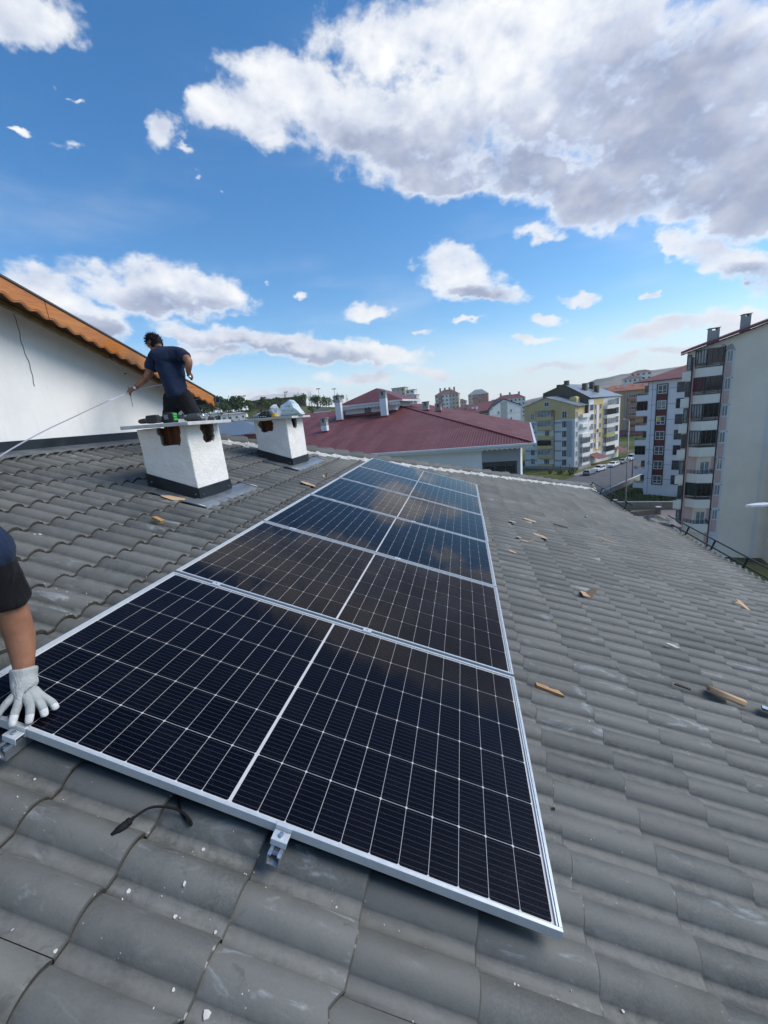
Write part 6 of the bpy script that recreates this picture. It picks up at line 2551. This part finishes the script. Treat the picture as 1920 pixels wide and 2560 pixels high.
for (r0, r1) in ((.030, .044),):
    n = 24
    pts = []
    for z in (0, .042):
        for r_ in (r0, r1):
            pts += [(r_ * math.cos(2 * math.pi * k / n), r_ * math.sin(2 * math.pi * k / n), z) for k in range(n)]
    F = []
    for k in range(n):
        k2 = (k + 1) % n
        F += [(k, k2, n + k2, n + k), (2 * n + k, 3 * n + k, 3 * n + k2, 2 * n + k2), (n + k, n + k2, 3 * n + k2, 3 * n + k), (k, 2 * n + k, 2 * n + k2, k2)]
    tp.add(pts, F)
props(tp.build("tape_roll", plain("yellow_tape", (0.62, 0.36, 0.015), 0.45), None, (-.955, 4.86, SZ2 + .006)), "roll of yellow tape lying in front of the plastic bag", "tape roll")
pst = MB()
pst.box(-.20, .16, -.018, .018, .0, .003)
for k in range(9):
    pst.box(-.19 + .038 * k, -.17 + .038 * k, -.009, .009, .0032, .0042, 1)
pst.box(-.20, .16, -.0182, -.0165, .0032, .022)
for k in range(9):
    pst.box(-.19 + .038 * k, -.168 + .038 * k, -.0195, -.0184, .006, .018, 1)
props(pst.build("perforated_strap", [M_TOOLDK, plain("strap_hole_light", (0.55, 0.58, 0.6), 0.6)], None, (-1.20, 4.83, SZ2 + .014), (0, .03, .02)), "black perforated steel strap along the front edge of the farther slab", "metal strap")

# ------------------------------------------------------------------ people
def mat_skin():
    t = NT("tanned_skin")
    p = t.tc.outputs['Object']
    f = t.noise(p, 9.0, 4.0, .6)
    t.color(t.mix(t.step(f, .3, .7), (0.23, 0.10, 0.055, 1), (0.34, 0.16, 0.095, 1)))
    t.rough(.5)
    t.b.inputs['Subsurface Weight'].default_value = .08
    t.b.inputs['Subsurface Radius'].default_value = (.02, .008, .004)
    t.bump(t.noise(p, 90.0, 3.0), .06, .003)
    return t.m


def mat_cloth(name, col, scale=220.0, fold=6.0, fs=.5):
    t = NT(name)
    p = t.tc.outputs['Object']
    f = t.noise(p, 5.0, 5.0, .6)
    c = rgb(col) if isinstance(col, str) else tuple(col) + (1,)
    t.color(t.mix(t.step(f, .3, .75), tuple(v * .72 for v in c[:3]) + (1,), tuple(v * 1.25 for v in c[:3]) + (1,)))
    t.rough(.9)
    t.b.inputs['Specular IOR Level'].default_value = .2
    t.b.inputs['Sheen Weight'].default_value = .04
    folds = t.noise(t.scale(p, (1.0, 1.0, .55)), fold, 3.0, .5, 1.2)
    t.bump(t.math('ADD', t.math('MULTIPLY', folds, 2.0), t.math('MULTIPLY', t.noise(p, scale, 2.0), .12)), fs, .03)
    return t.m


M_SKIN = mat_skin()
M_NAVYC = mat_cloth("navy_polo_cloth", (0.014, 0.026, 0.058))
M_JEANS = mat_cloth("black_denim", (0.012, 0.013, 0.015), fold=9.0)
M_BLACKC = mat_cloth("black_knit", (0.008, 0.008, 0.010))
M_GLOVE = mat_cloth("grey_knit_glove", (0.34, 0.36, 0.35), 420.0, 22.0, .35)
M_GLOVETIP = mat_cloth("white_coated_fingertip", (0.62, 0.63, 0.62), 300.0, 30.0, .25)
M_HAIR = plain("black_hair", (0.006, 0.005, 0.005), 0.75, 0.4, 60.0, spec=0.2)


def skin_mesh(name, joints, bones, mats, sub=2, root=0, post=None):
    """joints: (x, y, z, rx, ry); bones: index pairs. One continuous tapered surface."""
    me = bpy.data.meshes.new(name + "_bones")
    me.from_pydata([j[:3] for j in joints], bones, [])
    o = bpy.data.objects.new(name + "_bones", me)
    COL.objects.link(o)
    o.modifiers.new("skin", 'SKIN')
    me = o.data
    if not me.skin_vertices:
        return None
    for i, j in enumerate(joints):
        sv = me.skin_vertices[0].data[i]
        sv.radius = (j[3], j[4] if len(j) > 4 else j[3])
        sv.use_root = (i == root)
    ss = o.modifiers.new("sub", 'SUBSURF')
    ss.levels = sub
    ss.render_levels = sub
    dg = bpy.context.evaluated_depsgraph_get()
    ev = o.evaluated_get(dg)
    res = bpy.data.meshes.new_from_object(ev, preserve_all_data_layers=False, depsgraph=dg)
    res.name = name
    bpy.data.objects.remove(o)
    bpy.data.meshes.remove(me)
    res.materials.clear()
    for mt in (mats if isinstance(mats, (list, tuple)) else [mats]):
        res.materials.append(mt)
    for p in res.polygons:
        p.use_smooth = True
    if post:
        post(res)
    return res


def head_mesh(name, mats, hair=False):
    """sculpted head, local: x = right of the face, -y = face forward, z up; origin at the base of the skull"""
    m = MB()
    nu, nv = 36, 26
    pts, F = [], []
    for j in range(nv + 1):
        ph = math.pi * j / nv
        for i in range(nu):
            th = 2 * math.pi * i / nu
            d = Vector((math.sin(ph) * math.sin(th), -math.sin(ph) * math.cos(th), math.cos(ph)))
            x, y, z = d.x * .076, d.y * .095, d.z * .118
            face = max(0.0, -d.y)
            if z < 0:                                     # jaw narrows to the chin
                k = -z / .118
                x *= 1 - .30 * k
                y = y * (1 - .20 * k) - .012 * k * face
                if d.y > 0:
                    y *= 1 - .25 * k
            # nose, brow, eye hollows, lips
            ax = abs(x)
            nose = math.exp(-(ax / .013) ** 2) * math.exp(-((z + .018) / .022) ** 2) * face
            bridge = math.exp(-(ax / .010) ** 2) * math.exp(-((z - .012) / .022) ** 2) * face
            brow = math.exp(-((ax - .028) / .022) ** 2) * math.exp(-((z - .026) / .010) ** 2) * face
            eye = math.exp(-((ax - .031) / .014) ** 2) * math.exp(-((z - .008) / .011) ** 2) * face
            lip = math.exp(-(ax / .020) ** 2) * math.exp(-((z + .052) / .008) ** 2) * face
            mouth = math.exp(-(ax / .022) ** 2) * math.exp(-((z + .058) / .003) ** 2) * face
            chin = math.exp(-(ax / .020) ** 2) * math.exp(-((z + .092) / .016) ** 2) * face
            y -= .026 * nose + .013 * bridge + .006 * brow - .010 * eye + .006 * lip - .004 * mouth + .008 * chin
            # ears
            if abs(d.x) > .8:
                ear = math.exp(-((y - .010) / .016) ** 2) * math.exp(-((z + .002) / .026) ** 2)
                x += math.copysign(.018 * ear, x)
            pts.append((x, y, z + .118))
    for j in range(nv):
        for i in range(nu):
            i2 = (i + 1) % nu
            F.append((j * nu + i, (j + 1) * nu + i, (j + 1) * nu + i2, j * nu + i2))
    m.add(pts, F, 0, True)
    return m


def join_into(me, mb, T, mats):
    """append the faces of mb (transformed) to mesh me"""
    bm = bmesh.new()
    bm.from_mesh(me)
    vs = [bm.verts.new(T @ Vector(v)) for v in mb.v]
    for f in mb.f:
        try:
            nf = bm.faces.new([vs[i] for i in f])
            nf.smooth = True
        except ValueError:
            pass
    bmesh.ops.recalc_face_normals(bm, faces=bm.faces)
    bm.to_mesh(me)
    bm.free()


def hand_joints(W, K, tips, mids, rk, rt, thumb):
    """returns joints and bones of palm and five fingers; index 0 is the wrist"""
    J = [(*W[:3], W[3])]
    B = []
    for q, (k, m_, t) in enumerate(zip(K, mids, tips)):
        pm = Vector(W[:3]).lerp(Vector(k), .62)
        a = len(J)
        J.append((*pm, rk * 1.15, rk * .95))
        J.append((*k, rk, rk))
        J.append((*m_, rk * .93, rk * .93))
        J.append((*t, rt, rt))
        B += [(0, a), (a, a + 1), (a + 1, a + 2), (a + 2, a + 3)]
    a = len(J)
    for p, r in thumb:
        J.append((*p, r))
    B += [(0, a)] + [(a + i, a + i + 1) for i in range(len(thumb) - 1)]
    return J, B


# ---- the man at the gable wall, bending left with a tape in his hand
MX, MY = -1.70, 3.80
MZ = roofz(MX) - .02
man_O = Vector((MX, MY, MZ))


def ml(p):
    return (p[0] - MX, p[1] - MY, p[2] - MZ)


zfL, zfR = roofz(-1.86), roofz(-1.52)
# joints in world coordinates, x y z r
bj = {
    'pelvis': (-1.70, 3.80, 1.33, .105, .075), 'belly': (-1.705, 3.79, 1.46, .095, .070), 'chest': (-1.735, 3.82, 1.64, .11, .070),
    'upper': (-1.755, 3.85, 1.765, .095, .06), 'neck': (-1.855, 3.91, 1.835, .056, .056), 'nape': (-1.915, 3.94, 1.875, .055, .055),
    'shL': (-1.91, 3.82, 1.775, .072, .066), 'elL': (-2.005, 3.74, 1.555, .048, .048), 'faL': (-2.09, 3.76, 1.515, .047, .047), 'wrL': (-2.255, 3.79, 1.447, .031, .027),
    'shR': (-1.575, 3.84, 1.775, .070, .066), 'elR': (-1.425, 3.78, 1.665, .047, .047), 'faR': (-1.455, 3.78, 1.60, .044, .044), 'wrR': (-1.515, 3.84, 1.545, .030, .028),
    'haR': (-1.505, 3.86, 1.50, .036, .025), 'fiR': (-1.50, 3.87, 1.46, .020, .016),
    'hipL': (-1.79, 3.80, 1.25, .08, .08), 'knL': (-1.85, 3.76, .93, .067, .067), 'anL': (-1.86, 3.84, zfL + .10, .042, .042), 'toL': (-1.90, 3.95, zfL + .05, .040, .030),
    'hipR': (-1.60, 3.80, 1.25, .08, .08), 'knR': (-1.50, 3.76, .92, .067, .067), 'anR': (-1.52, 3.84, zfR + .10, .042, .042), 'toR': (-1.53, 3.96, zfR + .05, .040, .030),
}
names = list(bj)
J = [(*ml(bj[n]), *bj[n][3:]) for n in names]
ix = {n: i for i, n in enumerate(names)}
bones = [('pelvis', 'belly'), ('belly', 'chest'), ('chest', 'upper'), ('upper', 'neck'), ('neck', 'nape'), ('upper', 'shL'), ('shL', 'elL'), ('elL', 'faL'), ('faL', 'wrL'),
         ('upper', 'shR'), ('shR', 'elR'), ('elR', 'faR'), ('faR', 'wrR'), ('wrR', 'haR'), ('haR', 'fiR'),
         ('pelvis', 'hipL'), ('hipL', 'knL'), ('knL', 'anL'), ('anL', 'toL'), ('pelvis', 'hipR'), ('hipR', 'knR'), ('knR', 'anR'), ('anR', 'toR')]
Bn = [(ix[a], ix[b]) for a, b in bones]
# left hand: fist closed on the tape, five fingers
W = Vector(ml((-2.275, 3.79, 1.440)))
dirh = Vector((-.92, .05, -.30)).normalized()
sideh = Vector((-.25, -.10, -.90)).normalized()
K, Mi, Ti = [], [], []
for q in range(4):
    o_ = sideh * (-.026 + .019 * q) + Vector((0, -.012, 0))
    k = W + dirh * (.072 - .004 * abs(q - 1)) + o_
    m_ = k + dirh * (.030 if q else .045) + Vector((-.005, .012 if q else .006, -.010))
    t_ = m_ + (Vector((.004, .022, -.018)) if q else dirh * .034 + Vector((0, .012, -.006)))
    K.append(tuple(k))
    Mi.append(tuple(m_))
    Ti.append(tuple(t_))
th = [(tuple(W + dirh * .030 + Vector((0, .022, .012))), .014), (tuple(W + dirh * .062 + Vector((0, .030, .012))), .0105), (tuple(W + dirh * .088 + Vector((0, .024, .004))), .008)]
HJ, HB = hand_joints((*W, .030), K, Ti, Mi, .0115, .0085, th)
base = len(J)
J += [j if len(j) == 5 else (*j, j[3]) for j in HJ]
Bn += [(a + base, b + base) for a, b in HB]
Bn.append((ix['wrL'], base))
body = skin_mesh("person", J, Bn, M_SKIN, 2, 0)
hd_ = head_mesh("head", M_SKIN)
# face looks down and to the left, away from the camera
hf = Vector((-.80, .18, -.56)).normalized()
hu = Vector((-.45, .05, .89))
hu = (hu - hf * hu.dot(hf)).normalized()
hx = hu.cross(-hf).normalized() * -1
Hm = Matrix((( -hx.x, -hf.x, hu.x, 0), (-hx.y, -hf.y, hu.y, 0), (-hx.z, -hf.z, hu.z, 0), (0, 0, 0, 1)))
hp = Vector(ml((-1.975, 3.945, 1.955)))
HT = Matrix.Translation(hp) @ Hm @ Matrix.Translation((0, 0, -.118))
join_into(body, hd_, HT, M_SKIN)
man = link("person", body, None, man_O)
props(man, "man in navy polo shirt and black jeans bending by the gable wall", "person")


def fold_cloth(amp, seed):
    def f(me):
        """creases: displace along the normals with stretched, ridged noise"""
        for v in me.vertices:
            p = v.co
            q = Vector((p.x * 13 + p.z * 5, p.y * 13, p.z * 9 - p.x * 6 + seed))
            r_ = 1 - 2.2 * abs(mnoise.noise(q))
            v.co = p + v.normal * (amp * r_ + amp * .6 * mnoise.noise(p * 30))
    return f


def shell(name, jl, bl, mats, parent, sub=2, root=0):
    cloth = name in ("polo_shirt", "jeans", "navy_top", "work_trousers", "black_sleeve")
    return link(name, skin_mesh(name, jl, bl, mats, 3 if cloth else sub, root, fold_cloth(.0075 if name != "black_sleeve" else .004, len(name)) if cloth else None), parent)


# polo shirt
def fat(n, d, **kw):
    p = bj[n]
    return (*ml(p), p[3] + d, (p[4] if len(p) > 4 else p[3]) + d)


def sub_pt(a, b, t, r):
    p = Vector(bj[a][:3]).lerp(Vector(bj[b][:3]), t)
    return (*ml(p), r)


sj = [(*ml((-1.70, 3.79, 1.46)), .165, .125), (*ml((-1.695, 3.795, 1.235)), .185, .155), (*ml((-1.735, 3.82, 1.64)), .185, .128), (*ml((-1.755, 3.85, 1.765)), .150, .105), (*ml((-1.83, 3.895, 1.82)), .070, .068), (*ml((-1.868, 3.915, 1.842)), .066, .066),
      fat('shL', .018), sub_pt('shL', 'elL', .45, .084), sub_pt('shL', 'elL', .78, .079), fat('shR', .018), sub_pt('shR', 'elR', .45, .080), sub_pt('shR', 'elR', .70, .075)]
sj = [j if len(j) == 5 else (*j, j[3]) for j in sj]
shell("polo_shirt", sj, [(0, 1), (0, 2), (2, 3), (3, 4), (4, 5), (3, 6), (6, 7), (7, 8), (3, 9), (9, 10), (10, 11)], M_NAVYC, man)
tj = [(*ml((-1.70, 3.80, 1.40)), .140, .115), (*ml((-1.79, 3.80, 1.20)), .104, .112), fat('knL', .024), (*ml((-1.855, 3.84, zfL + .13)), .075, .075),
      (*ml((-1.60, 3.80, 1.20)), .104, .112), fat('knR', .024), (*ml((-1.52, 3.84, zfR + .13)), .075, .075), (*ml((-1.845, 3.77, 1.07)), .084, .090), (*ml((-1.525, 3.77, 1.07)), .084, .090), (*ml((-1.70, 3.80, 1.33)), .146, .122)]
shell("jeans", tj, [(0, 9), (9, 1), (1, 7), (7, 2), (2, 3), (9, 4), (4, 8), (8, 5), (5, 6)], M_JEANS, man)
for (a, z_) in (('L', zfL), ('R', zfR)):
    x, y = bj['an' + a][0], bj['an' + a][1]
    shell("shoe", [(*ml((x, y, z_ + .07)), .052, .055), (*ml((x - .01, y + .08, z_ + .045)), .046, .042), (*ml((x - .02, y + .17, z_ + .040)), .045, .036), (*ml((x, y - .045, z_ + .045)), .042, .042)],
          [(0, 1), (1, 2), (0, 3)], M_TOOLDK, man)
# hair: thick cap of short locks
hm_ = MB()
qh = random.Random(4)
nu, nv = 34, 16
pts, F = [], []
for j in range(nv + 1):
    ph = math.radians(118) * j / nv
    for i in range(nu):
        t_ = 2 * math.pi * i / nu
        d = Vector((math.sin(ph) * math.sin(t_), -math.sin(ph) * math.cos(t_), math.cos(ph)))
        n_ = mnoise.noise(d * 6.5) * .012 + mnoise.noise(d * 17) * .007
        top_ = max(0, d.z) * .016
        k = 1.0
        z_ = d.z * (.124 + top_) + n_
        if d.y < -.15 and z_ < .060 - .02 * abs(d.x):      # hairline over the forehead
            z_ = .060 - .02 * abs(d.x) + n_
            k = .93
        pts.append((d.x * (.080 + n_) * k, d.y * (.099 + n_) * k, z_ + .116))
for j in range(nv):
    for i in range(nu):
        i2 = (i + 1) % nu
        F.append((j * nu + i, (j + 1) * nu + i, (j + 1) * nu + i2, j * nu + i2))
hm_.add(pts, F, 0, True)
for i in range(420):
    th_, ph = qh.uniform(0, 6.283), math.acos(qh.uniform(-.15, 1))
    d = Vector((math.sin(ph) * math.sin(th_), -math.sin(ph) * math.cos(th_), math.cos(ph)))
    if d.y < -.3 and d.z < .45:
        continue
    p = Vector((d.x * .086, d.y * .106, d.z * .138 + .118))
    s_ = Vector((qh.gauss(0, 1), qh.gauss(0, 1), qh.gauss(0, 1)))
    s_ = (s_ - d * s_.dot(d)).normalized()
    tip = p + d * qh.uniform(.008, .024) + s_ * qh.uniform(.010, .026) + Vector((0, -.010 if d.y < .1 else 0, 0))
    w_ = d.cross(s_) * .005
    hm_.add([p - w_, p + w_, tip], [(0, 1, 2)])
hm_.T = None
hh_ = hm_.mesh("hair", M_HAIR)
hh_.transform(HT)
link("hair", hh_, man)
# eyebrow and stubble pieces sit on the face
br = MB()
for s in (-1, 1):
    br.tube([(s * .014, -.104, .146), (s * .030, -.098, .150), (s * .046, -.084, .146)], [.003, .0045, .003], 6)
be = br.mesh("eyebrow", M_HAIR)
be.transform(HT)
link("eyebrow", be, man)
# wrist watch
wa = MB()
A, B_ = Vector(bj['wrL'][:3]), Vector(bj['faL'][:3])
ax = (A - B_).normalized()
c0 = A - ax * .012
wa.tube([ml(c0 - ax * .011), ml(c0 + ax * .011)], .0350, 18, cap=False)
wo = wa.build("wrist_watch", M_STEEL, man)
wf = MB()
nrm = (CAM - c0)
nrm = (nrm - ax * nrm.dot(ax)).normalized()
nrm = (nrm + Vector((0, 0, .25))).normalized()
nrm = (nrm - ax * nrm.dot(ax)).normalized()
wf.tube([ml(c0 + nrm * .030), ml(c0 + nrm * .041)], .019, 18)
wf.build("watch_case", M_STEEL, wo)
MB().tube([ml(c0 + nrm * .0412), ml(c0 + nrm * .0418)], .0145, 18).build("watch_dial", M_UPVC, wo)
# tool in the right hand at the hip
tl = thing("utility_knife", "small silver and black hand tool held at the bending man's hip", "hand tool", (-1.495, 3.84, 1.46))
MB().tube([(-.02, -.02, .055), (.004, -.026, .03), (.02, -.03, .012)], [.016, .018, .014], 10).build("handle", M_STEEL, tl)
MB().tube([(.02, -.03, .012), (.028, -.032, .0), (.034, -.034, -.012)], [.013, .015, .009], 10).build("grip", M_TOOLDK, tl)

# the measuring ribbon: from the lower left, through his hand, on behind his body
rb = MB()
path = spline([(-1.70, .9, .40), (-1.93, 1.45, .60), (-2.10, 1.90, .782), (-2.235, 2.42, .962), (-2.335, 2.95, 1.125), (-2.385, 3.35, 1.255), (-2.405, 3.60, 1.330), (-2.385, 3.76, 1.385), (-2.345, 3.80, 1.408), (-2.10, 3.86, 1.440), (-1.90, 3.93, 1.462), (-1.78, 3.96, 1.47)], 10)
pts, F = [], []
n = len(path)
for i, p in enumerate(path):
    t_ = (path[min(i + 1, n - 1)] - path[max(i - 1, 0)]).normalized()
    s_ = t_.cross(Vector((0, 0, 1))).normalized()
    u_ = s_.cross(t_)
    tw = .7 + 2.2 * math.exp(-((i - 62) / 9) ** 2) + .5 * math.sin(i * .07)
    w_ = (s_ * math.cos(tw) + u_ * math.sin(tw)) * .0075
    nn_ = t_.cross(w_).normalized() * .0005
    pts += [p - w_ - nn_, p + w_ - nn_, p + w_ + nn_, p - w_ + nn_]
for i in range(n - 1):
    for k in range(4):
        F.append((i * 4 + k, i * 4 + (k + 1) % 4, i * 4 + 4 + (k + 1) % 4, i * 4 + 4 + k))
F += [(0, 1, 2, 3), (n * 4 - 1, n * 4 - 2, n * 4 - 3, n * 4 - 4)]
rb.add(pts, F, 0, False)
tpo = rb.build("measuring_tape", plain("pale_lilac_tape", (0.58, 0.58, 0.70), 0.4, 0.08, 6.0))
props(tpo, "pale measuring tape stretched from the bending man's hand down to the left border", "measuring tape")

# ---- the second worker, reaching in from the left border with a gloved hand on the panel
def pr(a, b, h):
    return RP(a, b, h)


O2 = RP(-.42, -.05, -.10)


def l2(p):
    p = Vector(p)
    return tuple(p - O2)


W2 = pr(.190, .094, .080)
cuff = pr(.172, .112, .120)
fore = pr(.128, .140, .212)
elb = pr(.085, .145, .325)
upa = pr(.085, .115, .47)
sho = pr(.02, .08, .61)
# fingers on the panel: index to little finger, then thumb
Kn = [pr(.243, .030, .044), pr(.277, .043, .050), pr(.292, .062, .048), pr(.292, .086, .042)]
Md = [pr(.262, .004, .040), pr(.297, .026, .038), pr(.312, .058, .036), pr(.314, .091, .030)]
Tp = [pr(.281, -.022, .012), pr(.311, .008, .0095), pr(.327, .051, .0095), pr(.331, .089, .0085)]
thb = [(l2(pr(.205, .062, .056)), .0175), (l2(pr(.204, .030, .046)), .0135), (l2(pr(.205, .004, .030)), .0115), (l2(pr(.212, -.016, .016)), .0095)]
bj2 = [
    (*l2(pr(-.36, .05, .42)), .13, .10),       # 0 belly
    (*l2(pr(-.19, .03, .60)), .15, .11),       # 1 chest
    (*l2(pr(-.14, .02, .72)), .11, .09),       # 2 upper
    (*l2(pr(-.17, -.02, .84)), .055, .055),    # 3 neck
    (*l2(pr(-.13, -.04, .93)), .085, .095),    # 4 head
    (*l2(pr(-.10, -.05, 1.03)), .070, .085),   # 5 crown
    (*l2(sho), .050, .050), (*l2(upa), .044, .044), (*l2(elb), .049, .049), (*l2(fore), .049, .047), (*l2(cuff), .036, .032), (*l2(W2), .030, .024),   # 6-11 left arm
    (*l2(pr(-.42, -.14, .66)), .070, .070), (*l2(pr(-.50, -.25, .45)), .05, .05), (*l2(pr(-.38, -.33, .28)), .042, .042), (*l2(pr(-.22, -.30, .12)), .032, .028), (*l2(pr(-.15, -.28, .03)), .036, .022),  # 12-16 right arm
    (*l2(pr(-.50, .06, .28)), .14, .11),       # 17 pelvis
    (*l2(pr(-.46, .17, .22)), .10, .10), (*l2(pr(-.20, .30, .08)), .068, .068), (*l2(pr(-.55, .36, .02)), .045, .045), (*l2(pr(-.66, .36, .0)), .04, .035),      # 18-21
    (*l2(pr(-.50, -.05, .22)), .10, .10), (*l2(pr(-.24, -.16, .08)), .068, .068), (*l2(pr(-.58, -.20, .02)), .045, .045), (*l2(pr(-.68, -.20, .0)), .04, .035),  # 22-25
]
b2_ = [(17, 0), (0, 1), (1, 2), (2, 3), (3, 4), (4, 5), (2, 6), (6, 7), (7, 8), (8, 9), (9, 10), (10, 11), (2, 12), (12, 13), (13, 14), (14, 15), (15, 16),
       (17, 18), (18, 19), (19, 20), (20, 21), (17, 22), (22, 23), (23, 24), (24, 25)]
worker = link("person", skin_mesh("person", bj2, b2_, M_SKIN, 2, 17), None, O2)
props(worker, "second worker reaching in from the left border with a grey glove", "person")
s2 = [(*bj2[0][:3], .165, .135), (*bj2[1][:3], .175, .135), (*bj2[2][:3], .135, .11), (*l2(sho), .092, .092), (*l2(Vector(sho).lerp(Vector(upa), 1.05)), .088, .088), (*bj2[12][:3], .09, .09), (*bj2[13][:3], .075, .075), (*bj2[17][:3], .165, .14)]
shell("navy_top", s2, [(7, 0), (0, 1), (1, 2), (2, 3), (3, 4), (2, 5), (5, 6)], M_NAVYC, worker, 2, 0)
v0, v1, v2 = Vector(upa).lerp(Vector(sho), .60), Vector(upa).lerp(Vector(elb), .30), Vector(upa).lerp(Vector(elb), .90)
shell("black_sleeve", [(*l2(v0), .078, .078), (*l2(v1), .072, .072), (*l2(v2), .064, .064)], [(0, 1), (1, 2)], M_BLACKC, worker, 2, 1)
jt = [(*bj2[17][:3], .155, .125)] + [(*bj2[i][:3], bj2[i][3] + .022, bj2[i][3] + .022) for i in (18, 19, 20, 22, 23, 24)]
shell("work_trousers", jt, [(0, 1), (1, 2), (2, 3), (0, 4), (4, 5), (5, 6)], M_JEANS, worker, 2, 0)
shell("hair", [(*l2(pr(-.14, -.03, .98)), .092, .100), (*l2(pr(-.13, -.03, 1.05)), .080, .09)], [(0, 1)], M_HAIR, worker, 2, 0)
GJ, GB = hand_joints((*l2(pr(.200, .085, .070)), .036), [l2(p) for p in Kn], [l2(p) for p in Tp], [l2(p) for p in Md], .0145, .0118, thb)
GJ = [j if len(j) == 5 else (*j, j[3]) for j in GJ]
nb = len(GJ)
GJ += [(*l2(W2), .040, .035), (*l2(Vector(W2).lerp(Vector(cuff), .75)), .043, .040), (*l2(cuff), .044, .041)]
GB += [(0, nb), (nb, nb + 1), (nb + 1, nb + 2)]
tips_w = [Vector(l2(p)) for p in Tp]
mids_w = [Vector(l2(p)) for p in Md]


def paint_tips(me):
    me.materials.append(M_GLOVETIP)
    for p in me.polygons:
        c = p.center
        for t_, m_ in zip(tips_w, mids_w):
            d = (t_ - m_)
            s = (c - m_).dot(d) / d.length_squared
            if s > .12 and (c - (m_ + d * s)).length < .016:
                p.material_index = 1


gl_me = skin_mesh("glove", GJ, GB, M_GLOVE, 2, 0, paint_tips)
glv = link("glove", gl_me, worker)
